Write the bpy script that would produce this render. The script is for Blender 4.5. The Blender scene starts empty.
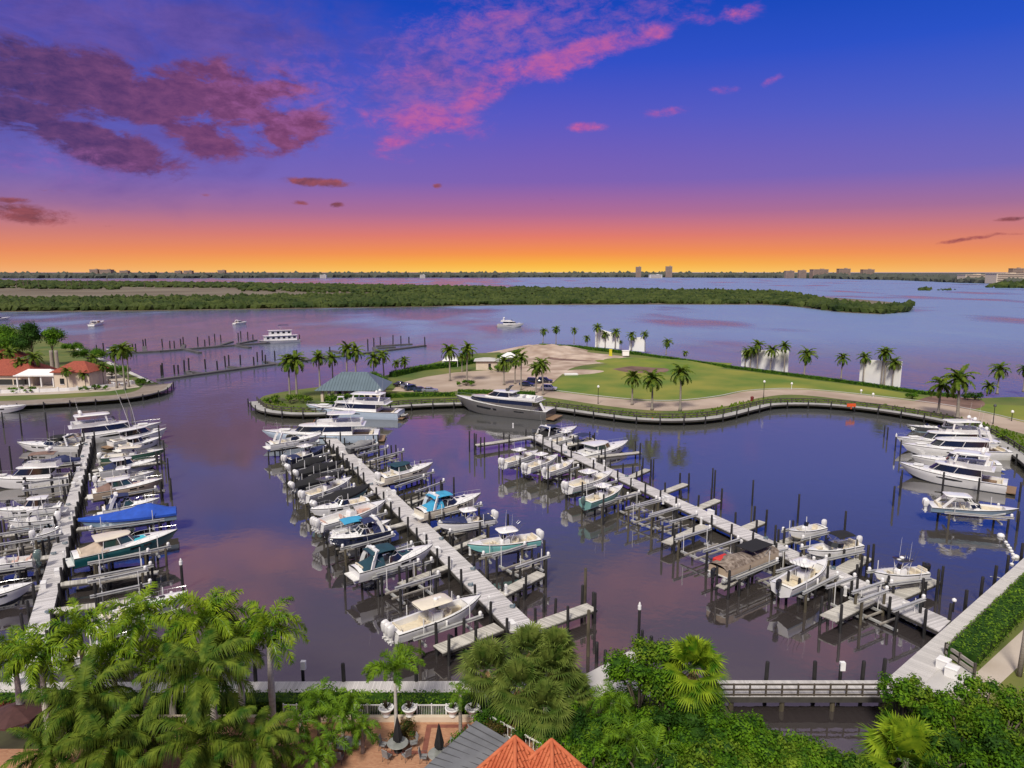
import bpy, bmesh, math, random
from mathutils import Vector, Matrix
R = math.radians
scene = bpy.context.scene
col = scene.collection
rnd = random.Random(7)

# ------------------------------------------------------------------ camera
F = 700.0; H = 36.0; HOR = 272.0
PITCH = math.atan((384 - HOR) / F)
cam_d = bpy.data.cameras.new('camera'); cam = bpy.data.objects.new('camera', cam_d)
col.objects.link(cam)
cam.location = (0, 0, H); cam.rotation_euler = (math.pi / 2 - PITCH, 0, 0)
cam_d.sensor_width = 36; cam_d.lens = 36 * F / 1024
cam_d.clip_start = 0.5; cam_d.clip_end = 80000
scene.camera = cam
SP, CP = math.sin(PITCH), math.cos(PITCH)

def P(x, y, z=0.0):
    """point of a photo pixel on the horizontal plane at height z"""
    u = (x - 512) / F; v = (y - 384) / F
    t = (H - z) / (SP + v * CP)
    return Vector((u * t, t * (CP - v * SP), z))
def PY(x, y, Y):
    """point of a photo pixel at distance Y"""
    u = (x - 512) / F; v = (y - 384) / F
    t = Y / (CP - v * SP)
    return Vector((u * t, Y, H - t * (SP + v * CP)))
def azel(x, y):
    u = (x - 512) / F; v = (y - 384) / F
    d = Vector((u, CP - v * SP, -(SP + v * CP))).normalized()
    return math.degrees(math.atan2(d.x, d.y)), math.degrees(math.asin(d.z))

# ------------------------------------------------------------------ sun, exposure
SUN_EL, SUN_AZ = 46.0, 200.0      # azimuth clockwise from the view direction: behind the camera
sd = bpy.data.lights.new('sun', 'SUN'); sun = bpy.data.objects.new('sun', sd); col.objects.link(sun)
sd.energy = 3.7; sd.angle = R(11); sd.color = (1.0, 0.93, 0.82)
sdir = Vector((math.sin(R(SUN_AZ)) * math.cos(R(SUN_EL)), math.cos(R(SUN_AZ)) * math.cos(R(SUN_EL)), math.sin(R(SUN_EL))))
sun.rotation_euler = sdir.to_track_quat('Z', 'Y').to_euler()
scene.view_settings.view_transform = 'Standard'; scene.view_settings.look = 'None'
scene.view_settings.gamma = 1; scene.view_settings.use_curve_mapping = False
scene.view_settings.exposure = 0.0
scene.render.engine = 'CYCLES'
cy = scene.cycles
cy.max_bounces = 6; cy.diffuse_bounces = 2; cy.glossy_bounces = 3; cy.transmission_bounces = 3
cy.transparent_max_bounces = 6; cy.caustics_reflective = False; cy.caustics_refractive = False
cy.sample_clamp_indirect = 4; cy.use_denoising = True

def s2l(c):
    return tuple((v / 255 / 12.92) if v / 255 <= .04045 else ((v / 255 + .055) / 1.055) ** 2.4 for v in c)

# ------------------------------------------------------------------ sky
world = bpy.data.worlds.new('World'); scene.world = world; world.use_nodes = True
def build_sky():
    nt = world.node_tree; N = nt.nodes; Lk = nt.links
    N.clear()
    def node(t, **k):
        n = N.new(t)
        for a, b in k.items(): setattr(n, a, b)
        return n
    def M(op, a, b=None, c=None, clamp=False):
        n = node('ShaderNodeMath', operation=op, use_clamp=clamp)
        for i, v in enumerate((a, b, c)):
            if v is None: continue
            if isinstance(v, (int, float)): n.inputs[i].default_value = v
            else: Lk.new(v, n.inputs[i])
        return n.outputs[0]
    def mix(f, a, b):
        n = node('ShaderNodeMix', data_type='RGBA')
        for s, v in ((n.inputs[0], f), (n.inputs[6], a), (n.inputs[7], b)):
            if isinstance(v, (int, float)): s.default_value = v
            elif isinstance(v, tuple): s.default_value = (*v, 1)
            else: Lk.new(v, s)
        return n.outputs[2]
    tc = node('ShaderNodeTexCoord')
    sep = node('ShaderNodeSeparateXYZ'); Lk.new(tc.outputs['Generated'], sep.inputs[0])
    X, Y, Z = sep.outputs
    el = M('MULTIPLY', M('ARCSINE', Z), 180 / math.pi)
    az = M('MULTIPLY', M('ARCTAN2', X, Y), 180 / math.pi)
    def ramp(stops, fac, lo, hi):
        t = M('DIVIDE', M('SUBTRACT', fac, lo), hi - lo, clamp=True)
        n = node('ShaderNodeValToRGB'); cr = n.color_ramp
        cr.interpolation = 'LINEAR'
        for i, (e, c) in enumerate(stops):
            q = (e - lo) / (hi - lo)
            if i < 2: el_ = cr.elements[i]; el_.position = q
            else: el_ = cr.elements.new(q)
            el_.color = (*c, 1)
        Lk.new(t, n.inputs[0]); return n.outputs[0]
    L = s2l
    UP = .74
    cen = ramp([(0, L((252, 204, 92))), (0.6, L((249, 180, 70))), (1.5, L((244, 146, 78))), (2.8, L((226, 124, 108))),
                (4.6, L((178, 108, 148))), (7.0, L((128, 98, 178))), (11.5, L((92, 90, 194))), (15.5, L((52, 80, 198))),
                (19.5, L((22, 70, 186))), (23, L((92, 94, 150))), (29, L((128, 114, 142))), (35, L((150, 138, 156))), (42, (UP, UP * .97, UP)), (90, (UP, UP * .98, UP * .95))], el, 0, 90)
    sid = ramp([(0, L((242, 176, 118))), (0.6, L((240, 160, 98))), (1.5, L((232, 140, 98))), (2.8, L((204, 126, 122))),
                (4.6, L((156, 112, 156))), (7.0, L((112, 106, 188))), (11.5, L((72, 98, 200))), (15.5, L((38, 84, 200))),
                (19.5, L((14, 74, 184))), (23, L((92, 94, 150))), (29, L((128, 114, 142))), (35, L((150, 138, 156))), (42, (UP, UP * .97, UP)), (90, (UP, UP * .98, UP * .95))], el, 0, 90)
    side = M('DIVIDE', M('ABSOLUTE', M('SUBTRACT', az, 3.0)), 38, clamp=True)
    base = mix(M('POWER', side, 1.3), cen, sid)
    # clouds: soft masses broken up by noise, each at its own bearing and height
    cv = node('ShaderNodeCombineXYZ'); Lk.new(M('MULTIPLY', az, 0.62), cv.inputs[0]); Lk.new(M('MULTIPLY', el, 1.25), cv.inputs[1])
    def noise(scale, det, off, rough=.62):
        mp = node('ShaderNodeMapping'); Lk.new(cv.outputs[0], mp.inputs[0]); mp.inputs['Location'].default_value = off
        n = node('ShaderNodeTexNoise'); n.inputs['Scale'].default_value = scale; n.inputs['Detail'].default_value = det
        n.inputs['Roughness'].default_value = rough; n.inputs['Distortion'].default_value = .3
        Lk.new(mp.outputs[0], n.inputs[0]); return n.outputs[0]
    n1 = noise(.42, 11, (3, 1, 0), .68); n2 = noise(1.1, 8, (9, 4, 0), .68); n3 = noise(.25, 4, (1, 8, 2))
    def blob(px, py, rx, ry, rot, s):
        a0, e0 = azel(px, py)
        k = 1 / 12.2
        dx = M('SUBTRACT', az, a0); dy = M('SUBTRACT', el, e0)
        c, si = math.cos(R(rot)), math.sin(R(rot))
        xr = M('ADD', M('MULTIPLY', dx, c / (rx * k)), M('MULTIPLY', dy, si / (rx * k)))
        yr = M('ADD', M('MULTIPLY', dx, -si / (ry * k)), M('MULTIPLY', dy, c / (ry * k)))
        d2 = M('ADD', M('MULTIPLY', xr, xr), M('MULTIPLY', yr, yr))
        return M('MULTIPLY', M('EXPONENT', M('MULTIPLY', d2, -1.0)), s)
    def field(bl):
        acc = None
        for b in bl:
            v = blob(*b); acc = v if acc is None else M('MAXIMUM', acc, v)
        return acc
    def cover(bl, nz, k, lo, hi):
        f = field(bl)
        d = M('ADD', f, M('MULTIPLY', M('SUBTRACT', nz, .5), M('MULTIPLY', M('POWER', f, .5), k)))
        n = node('ShaderNodeMapRange', interpolation_type='SMOOTHSTEP'); Lk.new(d, n.inputs[0])
        n.inputs[1].default_value = lo; n.inputs[2].default_value = hi
        return n.outputs[0]
    # far off soft veil top left
    veil = cover([(90, 15, 230, 50, 0, 1.0), (230, 60, 110, 60, 0, .6), (20, 70, 140, 80, 0, .8), (120, 130, 160, 60, 0, .6), (450, 70, 110, 45, 12, .45)], n3, 1.8, .1, 1.0)
    base = mix(M('MULTIPLY', veil, .85), base, mix(n1, L((56, 52, 130)), L((132, 100, 178))))
    A = cover([(60, 80, 130, 26, -3, 1.0), (120, 96, 90, 24, 0, 1.0), (205, 92, 85, 24, 4, 1.0), (95, 140, 75, 19, -14, 1.0), (206, 140, 36, 17, -6, 1.0),
               (285, 130, 42, 20, 18, .95), (240, 110, 60, 22, 0, .75), (30, 115, 80, 24, 0, .8), (150, 160, 40, 7, -10, .5)], n1, 3.4, .24, .66)
    ca = mix(M('MULTIPLY', M('SUBTRACT', n2, .30), 2.3, clamp=True), L((38, 34, 84)), L((132, 80, 118)))
    ca = mix(M('DIVIDE', M('SUBTRACT', az, -34.0), 22.0, clamp=True), mix(.4, ca, L((74, 62, 126))), mix(.28, ca, L((204, 98, 130))))
    base = mix(M('MULTIPLY', A, .95), base, ca)
    B = cover([(565, 60, 86, 15, 16, 1.0), (520, 72, 40, 14, 0, .8), (425, 120, 58, 17, -3, 1.0), (640, 38, 46, 9, 14, .8), (480, 97, 48, 12, 24, .9), (400, 140, 40, 10, 20, .7), (440, 145, 20, 5, 0, .75),
               (586, 127, 19, 5, 2, .85), (664, 113, 24, 6, 6, .85), (425, 75, 44, 14, 8, .7), (505, 20, 70, 16, 0, .55),
               (740, 12, 22, 8, 0, .7), (770, 82, 14, 5, 20, .5), (720, 90, 22, 5, 0, .45), (505, 80, 26, 10, 10, .7),
               (380, 155, 36, 8, -12, .5), (475, 58, 24, 9, 0, .5), (690, 18, 30, 9, 0, .5)], n1, 3.2, .24, .98)
    cb = mix(M('MULTIPLY', M('SUBTRACT', n2, .32), 2.4, clamp=True), L((128, 84, 182)), L((222, 102, 146)))
    base = mix(M('MULTIPLY', B, .9), base, cb)
    W = cover([(500, 34, 130, 34, 10, .8), (425, 85, 80, 40, 10, .75), (620, 20, 90, 20, 8, .6), (300, 95, 90, 50, 0, .6), (60, 165, 90, 22, 0, .5)], n2, 2.6, .22, 1.2)
    base = mix(M('MULTIPLY', W, .75), base, mix(n1, L((98, 84, 180)), L((196, 112, 168))))
    C = cover([(318, 182, 42, 5.5, -2, 1.0), (302, 203, 12, 3.6, 0, .8), (336, 205, 9, 4, 0, .9), (28, 214, 36, 10, -4, 1.0), (12, 200, 20, 4, 0, .8),
               (438, 186, 7, 3.5, 0, .8), (50, 190, 18, 3, 0, .5), (205, 195, 9, 3, 0, .6), (108, 226, 10, 3, 0, .5), (552, 199, 7, 4, 0, .6),
               (968, 239, 30, 2.6, 8, .9), (1010, 219, 14, 2.6, 3, .9), (1000, 234, 18, 2.2, 0, .7), (1015, 234, 12, 2, 0, .7)], n2, 1.7, .42, .9)
    cc_ = mix(M('MULTIPLY', M('SUBTRACT', n1, .35), 2.6, clamp=True), L((96, 56, 70)), L((190, 96, 96)))
    base = mix(M('MULTIPLY', C, .9), base, cc_)
    # unseen pink clouds added above the frame to tint the marina water's reflection
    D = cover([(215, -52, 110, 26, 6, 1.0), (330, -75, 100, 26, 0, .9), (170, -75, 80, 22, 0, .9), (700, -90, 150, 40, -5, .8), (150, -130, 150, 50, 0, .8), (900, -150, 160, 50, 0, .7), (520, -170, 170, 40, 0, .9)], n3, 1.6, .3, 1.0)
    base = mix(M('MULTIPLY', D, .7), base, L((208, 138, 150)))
    sky = node('ShaderNodeTexSky', sky_type='NISHITA'); sky.sun_disc = False
    sky.sun_elevation = R(SUN_EL); sky.sun_rotation = R(SUN_AZ)
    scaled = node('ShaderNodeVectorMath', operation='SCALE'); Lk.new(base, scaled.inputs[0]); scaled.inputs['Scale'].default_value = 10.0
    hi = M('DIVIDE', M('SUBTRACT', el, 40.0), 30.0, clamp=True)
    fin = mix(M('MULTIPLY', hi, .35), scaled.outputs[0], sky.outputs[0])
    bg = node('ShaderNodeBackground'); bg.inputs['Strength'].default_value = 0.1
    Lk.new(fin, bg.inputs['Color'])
    out = node('ShaderNodeOutputWorld'); Lk.new(bg.outputs[0], out.inputs[0])
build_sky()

# ------------------------------------------------------------------ materials
def new_mat(name):
    m = bpy.data.materials.new(name); m.use_nodes = True
    return m, m.node_tree.nodes, m.node_tree.links, m.node_tree.nodes['Principled BSDF']
def mat(name, c, rough=.6, var=.12, scale=3.0, metal=0.0, bump=0.0, bscale=None, c2=None, coat=0.0, spec=.5, stretch=None, detail=4):
    """plain surface whose colour wanders between two tones"""
    m, N, L, b = new_mat(name)
    tc = N.new('ShaderNodeTexCoord'); mp = N.new('ShaderNodeMapping'); L.new(tc.outputs['Object'], mp.inputs[0])
    if stretch: mp.inputs['Scale'].default_value = stretch
    nz = N.new('ShaderNodeTexNoise'); nz.inputs['Scale'].default_value = scale; nz.inputs['Detail'].default_value = detail
    L.new(mp.outputs[0], nz.inputs[0])
    cr = N.new('ShaderNodeValToRGB'); e = cr.color_ramp.elements
    e[0].position = .3; e[1].position = .7
    lo = tuple(max(0, v * (1 - var)) for v in c); hi = c2 if c2 else tuple(min(1, v * (1 + var)) for v in c)
    if c2: lo = c
    e[0].color = (*lo, 1); e[1].color = (*hi, 1)
    L.new(nz.outputs[0], cr.inputs[0]); L.new(cr.outputs[0], b.inputs['Base Color'])
    b.inputs['Roughness'].default_value = rough; b.inputs['Metallic'].default_value = metal
    b.inputs['Coat Weight'].default_value = coat; b.inputs['Specular IOR Level'].default_value = spec
    if bump:
        n2 = N.new('ShaderNodeTexNoise'); n2.inputs['Scale'].default_value = bscale or scale * 4; n2.inputs['Detail'].default_value = 5
        L.new(mp.outputs[0], n2.inputs[0])
        bp = N.new('ShaderNodeBump'); bp.inputs['Strength'].default_value = bump; bp.inputs['Distance'].default_value = .05
        L.new(n2.outputs[0], bp.inputs['Height']); L.new(bp.outputs[0], b.inputs['Normal'])
    return m
def leaf_mat(name, c, c2, scale=.6, rough=.45, trans=.3):
    m, N, L, b = new_mat(name)
    tc = N.new('ShaderNodeTexCoord')
    nz = N.new('ShaderNodeTexNoise'); nz.inputs['Scale'].default_value = scale; nz.inputs['Detail'].default_value = 6
    L.new(tc.outputs['Object'], nz.inputs[0])
    cr = N.new('ShaderNodeValToRGB'); e = cr.color_ramp.elements; e[0].position = .34; e[1].position = .66
    e[0].color = (*c, 1); e[1].color = (*c2, 1)
    L.new(nz.outputs[0], cr.inputs[0]); L.new(cr.outputs[0], b.inputs['Base Color'])
    b.inputs['Roughness'].default_value = .62; b.inputs['Specular IOR Level'].default_value = .12
    tr = N.new('ShaderNodeBsdfTranslucent'); L.new(cr.outputs[0], tr.inputs[0])
    mx = N.new('ShaderNodeMixShader'); mx.inputs[0].default_value = trans
    L.new(b.outputs[0], mx.inputs[1]); L.new(tr.outputs[0], mx.inputs[2])
    L.new(mx.outputs[0], N['Material Output'].inputs[0])
    return m
MT = {}
def plank_mat(name, c, across, width=.14, var=.16):
    """deck boards: thin dark gaps plus a tone per board; across = unit vector along which boards repeat"""
    m, N, L, b = new_mat(name)
    tc = N.new('ShaderNodeTexCoord')
    dt = N.new('ShaderNodeVectorMath'); dt.operation = 'DOT_PRODUCT'; L.new(tc.outputs['Object'], dt.inputs[0]); dt.inputs[1].default_value = (across[0], across[1], 0)
    def mth(op, a, bv):
        n = N.new('ShaderNodeMath'); n.operation = op; L.new(a, n.inputs[0])
        if isinstance(bv, (int, float)): n.inputs[1].default_value = bv
        else: L.new(bv, n.inputs[1])
        return n.outputs[0]
    q = mth('DIVIDE', dt.outputs['Value'], width)
    fl = mth('FLOOR', q, 0); fr = mth('SUBTRACT', q, fl)
    wn = N.new('ShaderNodeTexWhiteNoise'); wn.noise_dimensions = '1D'; L.new(fl, wn.inputs['W'])
    nz = N.new('ShaderNodeTexNoise'); nz.inputs['Scale'].default_value = .35; nz.inputs['Detail'].default_value = 5; L.new(tc.outputs['Object'], nz.inputs[0])
    f = mth('ADD', mth('MULTIPLY', wn.outputs['Value'], .5), mth('MULTIPLY', nz.outputs[0], .6))
    cr = N.new('ShaderNodeValToRGB'); e = cr.color_ramp.elements; e[0].position = .3; e[1].position = .78
    var *= 1.7
    e[0].color = (*[v * (1 - var) for v in c], 1); e[1].color = (*[min(1, v * (1 + var)) for v in c], 1)
    L.new(f, cr.inputs[0])
    gap = mth('LESS_THAN', fr, .07)
    mx = N.new('ShaderNodeMix'); mx.data_type = 'RGBA'; L.new(gap, mx.inputs[0]); L.new(cr.outputs[0], mx.inputs[6]); mx.inputs[7].default_value = (*[v * .35 for v in c], 1)
    L.new(mx.outputs[2], b.inputs['Base Color']); b.inputs['Roughness'].default_value = .75
    return m
white = lambda v: (v, v * .985, v * .96)
MT['gel'] = mat('white_gelcoat', white(.78), .22, .05, 1.2, coat=.4)
MT['cream'] = mat('cream_gelcoat', (.72, .65, .52), .25, .06, 1.2, coat=.3)
MT['offwhite'] = mat('offwhite_nonskid', (.70, .69, .66), .6, .08, 2)
MT['navy'] = mat('navy_gelcoat', (.015, .022, .06), .15, .1, 1, coat=.5)
MT['black'] = mat('black_gelcoat', (.012, .012, .014), .2, .1, 1, coat=.4)
MT['aqua'] = mat('aqua_gelcoat', (.22, .55, .52), .2, .06, 1, coat=.4)
MT['seafoam'] = mat('seafoam_gelcoat', (.18, .36, .33), .2, .06, 1, coat=.4)
MT['teal'] = mat('teal_gelcoat', (.012, .11, .12), .2, .08, 1, coat=.4)
MT['steelblue'] = mat('steel_blue_gelcoat', (.30, .42, .52), .2, .06, 1, coat=.4)
MT['iceblue'] = mat('ice_blue_gelcoat', (.55, .66, .78), .2, .05, 1, coat=.4)
MT['grey'] = mat('grey_gelcoat', (.125, .12, .115), .2, .06, 1, coat=.4)
MT['silver'] = mat('silver_gelcoat', (.50, .49, .47), .22, .06, 1, coat=.4)
MT['darkgrey'] = mat('dark_grey_gelcoat', (.07, .072, .075), .25, .08, 1, coat=.3)
MT['green'] = mat('green_gelcoat', (.03, .10, .07), .25, .08, 1, coat=.3)
MT['tan'] = mat('tan_gelcoat', (.46, .36, .26), .25, .08, 1, coat=.3)
MT['bottom'] = mat('bottom_paint', (.03, .035, .05), .7, .3, 2)
MT['bottomw'] = mat('pale_bottom_paint', (.16, .16, .16), .6, .15, 2)
MT['glass'] = mat('tinted_glass', (.012, .015, .018), .06, .1, 1, spec=.8)
MT['glassg'] = mat('green_tinted_glass', (.03, .07, .06), .06, .1, 1, spec=.8)
MT['clear'] = mat('clear_vinyl', (.25, .26, .24), .15, .2, 2, spec=.6)
MT['steel'] = mat('stainless_steel', (.62, .62, .62), .25, .05, 1, metal=.9)
MT['alu'] = mat('aluminium', (.50, .50, .48), .42, .12, 1.5, metal=.35)
MT['pipe'] = mat('white_pipe', white(.70), .4, .08, 2)
MT['cush'] = mat('cream_cushion', (.66, .58, .44), .7, .1, 3)
MT['pinkcush'] = mat('rose_cushion', (.55, .36, .30), .7, .1, 3)
MT['whitecush'] = mat('white_cushion', white(.72), .6, .06, 3)
MT['teak'] = mat('teak', (.24, .15, .085), .65, .2, 3, stretch=(1, 10, 1))
for k, c in dict(navyc=(.016, .024, .085), blackc=(.009, .009, .010), blue=(.015, .075, .42), tealc=(.008, .045, .068), aquac=(.05, .42, .52),
                 brownc=(.20, .125, .10), tanc=(.45, .36, .28), rosec=(.46, .35, .32), skyc=(.04, .30, .50), greyc=(.22, .22, .22), greenc=(.02, .10, .07), redc=(.50, .03, .025)).items():
    MT[k] = mat('canvas_' + k, c, .8, .18, 1.4, bump=.4, bscale=3)
MT['outw'] = mat('white_engine_cowl', white(.74), .25, .05, 2, coat=.3)
MT['outb'] = mat('black_engine_cowl', (.02, .021, .024), .25, .1, 2, coat=.3)
MT['outg'] = mat('green_grey_engine_cowl', (.10, .15, .14), .25, .1, 2, coat=.3)
MT['rubber'] = mat('black_rubber', (.018, .018, .018), .7, .2, 2)
MT['tube'] = mat('inflatable_grey', (.42, .41, .38), .6, .1, 2)
MT['pile'] = mat('dark_piling', (.007, .007, .008), .6, .4, 1.2, c2=(.020, .018, .017), bump=.4, bscale=8)
MT['pilew'] = mat('weathered_piling', (.05, .042, .026), .85, .3, 1.0, c2=(.12, .10, .065), bump=.5, bscale=8, stretch=(4, 4, .6))
MT['cap'] = mat('white_piling_cap', white(.78), .45, .05, 2)
MT['timber'] = mat('weathered_timber', (.24, .215, .18), .85, .2, 1.2, c2=(.36, .33, .29), stretch=(1, 1, 3))
MT['dtimber'] = mat('dark_timber', (.045, .038, .032), .85, .3, 1.2, c2=(.085, .073, .06))
MT['fascia'] = mat('dock_fascia', (.055, .05, .045), .85, .3, 1.0)
MT['conc'] = mat('pale_concrete', (.42, .40, .385), .85, .08, .3, c2=(.54, .52, .49), bump=.2, bscale=5)
MT['seawall'] = mat('seawall', (.20, .16, .125), .9, .25, .4, c2=(.28, .23, .19))
MT['lawn'] = mat('lawn_grass', (.06, .14, .008), .95, .2, .06, c2=(.24, .23, .03), bump=.6, bscale=2.0, detail=8)
MT['rough'] = mat('rough_grass', (.05, .10, .010), .95, .2, .10, c2=(.16, .16, .035), bump=.6, bscale=1.0, detail=8)
MT['dirt'] = mat('bare_dirt', (.25, .165, .115), .95, .2, .13, c2=(.56, .45, .36), bump=.5, bscale=1.0, detail=8)
MT['mulch'] = mat('brown_mulch', (.10, .055, .04), .95, .2, .2, c2=(.22, .13, .10), bump=.6, bscale=2, detail=8)
MT['road'] = mat('beige_paved_road', (.30, .22, .16), .9, .1, .10, c2=(.46, .365, .285), detail=7)
MT['path'] = mat('beige_path', (.42, .35, .28), .9, .1, .3, c2=(.50, .43, .36), detail=7)
MT['soil'] = mat('planting_soil', (.035, .03, .018), .95, .3, .5, c2=(.07, .07, .03))
MT['stucco'] = mat('cream_stucco', (.62, .52, .40), .85, .08, .8)
MT['stuccow'] = mat('white_stucco', white(.74), .8, .06, .8)
MT['screen'] = mat('white_screen_wall', (.88, .87, .80), .8, .04, .3)
MT['metalroof'] = mat('grey_green_metal_roof', (.13, .18, .21), .45, .1, .3, metal=.2)
MT['trunk'] = mat('palm_bark', (.22, .19, .15), .9, .2, 2.0, c2=(.33, .29, .24), stretch=(1, 1, 6), bump=.4, bscale=6)
MT['royal'] = mat('royal_palm_bark', (.40, .37, .33), .8, .15, 1.2, c2=(.55, .52, .47), stretch=(1, 1, 5), bump=.2, bscale=5)
MT['bark'] = mat('tree_bark', (.12, .095, .07), .9, .3, 3, bump=.5, bscale=8)
MT['shaft'] = mat('green_crownshaft', (.10, .19, .04), .4, .15, 1.5, stretch=(1, 1, .4))
MT['palm'] = leaf_mat('palm_leaf', (.035, .10, .006), (.18, .30, .016), .9, trans=.2)
MT['royalleaf'] = leaf_mat('royal_palm_leaf', (.038, .12, .005), (.28, .38, .02), 1.1, trans=.2)
MT['coco'] = leaf_mat('coconut_palm_leaf', (.022, .068, .006), (.16, .21, .022), 1.2, trans=.15)
MT['fan'] = leaf_mat('fan_palm_leaf', (.05, .10, .014), (.20, .25, .05), .9, trans=.2)
MT['thatch'] = mat('dry_palm_skirt', (.22, .13, .055), .95, .3, 3, c2=(.36, .24, .11))
MT['leaf'] = leaf_mat('broad_leaf', (.02, .075, .004), (.13, .26, .010), .9, trans=.2)
MT['leafy'] = leaf_mat('light_broad_leaf', (.04, .10, .006), (.19, .28, .02), .9, trans=.2)
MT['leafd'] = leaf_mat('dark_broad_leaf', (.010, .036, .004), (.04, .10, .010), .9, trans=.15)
MT['hedge'] = leaf_mat('hedge_leaf', (.04, .10, .006), (.15, .26, .015), 1.2, trans=.2)
MT['redleaf'] = leaf_mat('red_foliage', (.07, .008, .008), (.20, .03, .02), 1.5)
MT['mang'] = leaf_mat('mangrove_leaf', (.024, .045, .010), (.078, .102, .024), .035, trans=.15)
MT['farwood'] = mat('far_wood', (.045, .055, .040), .95, .3, .012, c2=(.085, .09, .07))

def dist_water():
    m, N, L, b = new_mat('water')
    geo = N.new('ShaderNodeNewGeometry')
    sep = N.new('ShaderNodeSeparateXYZ'); L.new(geo.outputs['Position'], sep.inputs[0])
    # chop grows from the sheltered basin to the open bay
    chop = N.new('ShaderNodeMapRange'); chop.interpolation_type = 'SMOOTHSTEP'; L.new(sep.outputs[1], chop.inputs[0])
    chop.inputs[1].default_value = 120; chop.inputs[2].default_value = 420; chop.inputs[3].default_value = .035; chop.inputs[4].default_value = 1.0
    def slick():
        mp = N.new('ShaderNodeMapping'); L.new(geo.outputs['Position'], mp.inputs[0]); mp.inputs['Scale'].default_value = (1, .55, 1); mp.inputs['Location'].default_value = (40, 90, 0)
        n = N.new('ShaderNodeTexNoise'); n.inputs['Scale'].default_value = .0085; n.inputs['Detail'].default_value = 3; L.new(mp.outputs[0], n.inputs[0])
        bx = N.new('ShaderNodeMapRange'); bx.interpolation_type = 'SMOOTHSTEP'; L.new(sep.outputs[0], bx.inputs[0]); bx.inputs[1].default_value = 60; bx.inputs[2].default_value = -110; bx.inputs[3].default_value = -.075; bx.inputs[4].default_value = .11
        a = N.new('ShaderNodeMath'); a.operation = 'ADD'; L.new(n.outputs[0], a.inputs[0]); L.new(bx.outputs[0], a.inputs[1])
        r = N.new('ShaderNodeMapRange'); r.interpolation_type = 'SMOOTHSTEP'; L.new(a.outputs[0], r.inputs[0]); r.inputs[1].default_value = .46; r.inputs[2].default_value = .62; r.inputs[3].default_value = 1; r.inputs[4].default_value = .40
        m_ = N.new('ShaderNodeMath'); m_.operation = 'MULTIPLY'; L.new(chop0.outputs[0], m_.inputs[0]); L.new(r.outputs[0], m_.inputs[1]); return m_
    chop0 = chop; chop = slick()
    def nz(scale, det, st):
        mp = N.new('ShaderNodeMapping'); L.new(geo.outputs['Position'], mp.inputs[0]); mp.inputs['Scale'].default_value = st
        n = N.new('ShaderNodeTexNoise'); n.inputs['Scale'].default_value = scale; n.inputs['Detail'].default_value = det; L.new(mp.outputs[0], n.inputs[0]); return n.outputs[0]
    a = nz(1.1, 3, (1, 1.0, 1)); c = nz(.28, 2, (1, 1.3, 1))
    ad = N.new('ShaderNodeMath'); ad.operation = 'MULTIPLY_ADD'; L.new(c, ad.inputs[0]); ad.inputs[1].default_value = 1.6; L.new(a, ad.inputs[2])
    gust = N.new('ShaderNodeMapRange'); L.new(nz(.035, 3, (1, .5, 1)), gust.inputs[0]); gust.inputs[1].default_value = .42; gust.inputs[2].default_value = .66; gust.inputs[3].default_value = .5; gust.inputs[4].default_value = 1.9
    chg = N.new('ShaderNodeMath'); chg.operation = 'MULTIPLY'; L.new(chop.outputs[0], chg.inputs[0]); L.new(gust.outputs[0], chg.inputs[1])
    hgt = N.new('ShaderNodeMath'); hgt.operation = 'MULTIPLY'; L.new(ad.outputs[0], hgt.inputs[0]); L.new(chg.outputs[0], hgt.inputs[1])
    bp = N.new('ShaderNodeBump'); bp.inputs['Strength'].default_value = 1.0; bp.inputs['Distance'].default_value = .30
    L.new(hgt.outputs[0], bp.inputs['Height'])
    df = N.new('ShaderNodeBsdfDiffuse')
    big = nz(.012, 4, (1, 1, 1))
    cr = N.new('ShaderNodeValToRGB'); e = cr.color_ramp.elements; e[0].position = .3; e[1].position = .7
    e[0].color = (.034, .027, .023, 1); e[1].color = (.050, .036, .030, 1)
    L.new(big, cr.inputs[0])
    reflect_lift = N.new('ShaderNodeMapRange'); reflect_lift.interpolation_type = 'SMOOTHSTEP'; L.new(sep.outputs[1], reflect_lift.inputs[0]); reflect_lift.inputs[1].default_value = 58; reflect_lift.inputs[2].default_value = 130  # body colour pales and turns blue with distance, standing in for sky reflection
    mid = N.new('ShaderNodeMix'); mid.data_type = 'RGBA'; L.new(reflect_lift.outputs[0], mid.inputs[0]); L.new(cr.outputs[0], mid.inputs[6]); mid.inputs[7].default_value = (.092, .084, .060, 1)
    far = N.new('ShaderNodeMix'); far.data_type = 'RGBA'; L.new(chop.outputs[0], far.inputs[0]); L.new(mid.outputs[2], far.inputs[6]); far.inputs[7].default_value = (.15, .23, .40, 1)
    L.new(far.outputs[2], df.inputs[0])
    gl = N.new('ShaderNodeBsdfGlossy'); L.new(bp.outputs[0], gl.inputs['Normal']); gl.inputs['Color'].default_value = (.92, .92, .95, 1)
    gr = N.new('ShaderNodeMapRange'); L.new(chop.outputs[0], gr.inputs[0]); gr.inputs[3].default_value = .03; gr.inputs[4].default_value = .30
    L.new(gr.outputs[0], gl.inputs['Roughness'])
    fr = N.new('ShaderNodeFresnel'); fr.inputs['IOR'].default_value = 1.6; L.new(bp.outputs[0], fr.inputs['Normal'])
    # choppy open water mirrors less than the still basin
    k = N.new('ShaderNodeMapRange'); L.new(chop.outputs[0], k.inputs[0]); k.inputs[1].default_value = .035; k.inputs[3].default_value = .80; k.inputs[4].default_value = .22
    fa_ = N.new('ShaderNodeMath'); fa_.operation = 'MULTIPLY_ADD'; L.new(fr.outputs[0], fa_.inputs[0]); L.new(k.outputs[0], fa_.inputs[1]); fa_.inputs[2].default_value = .22
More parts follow.
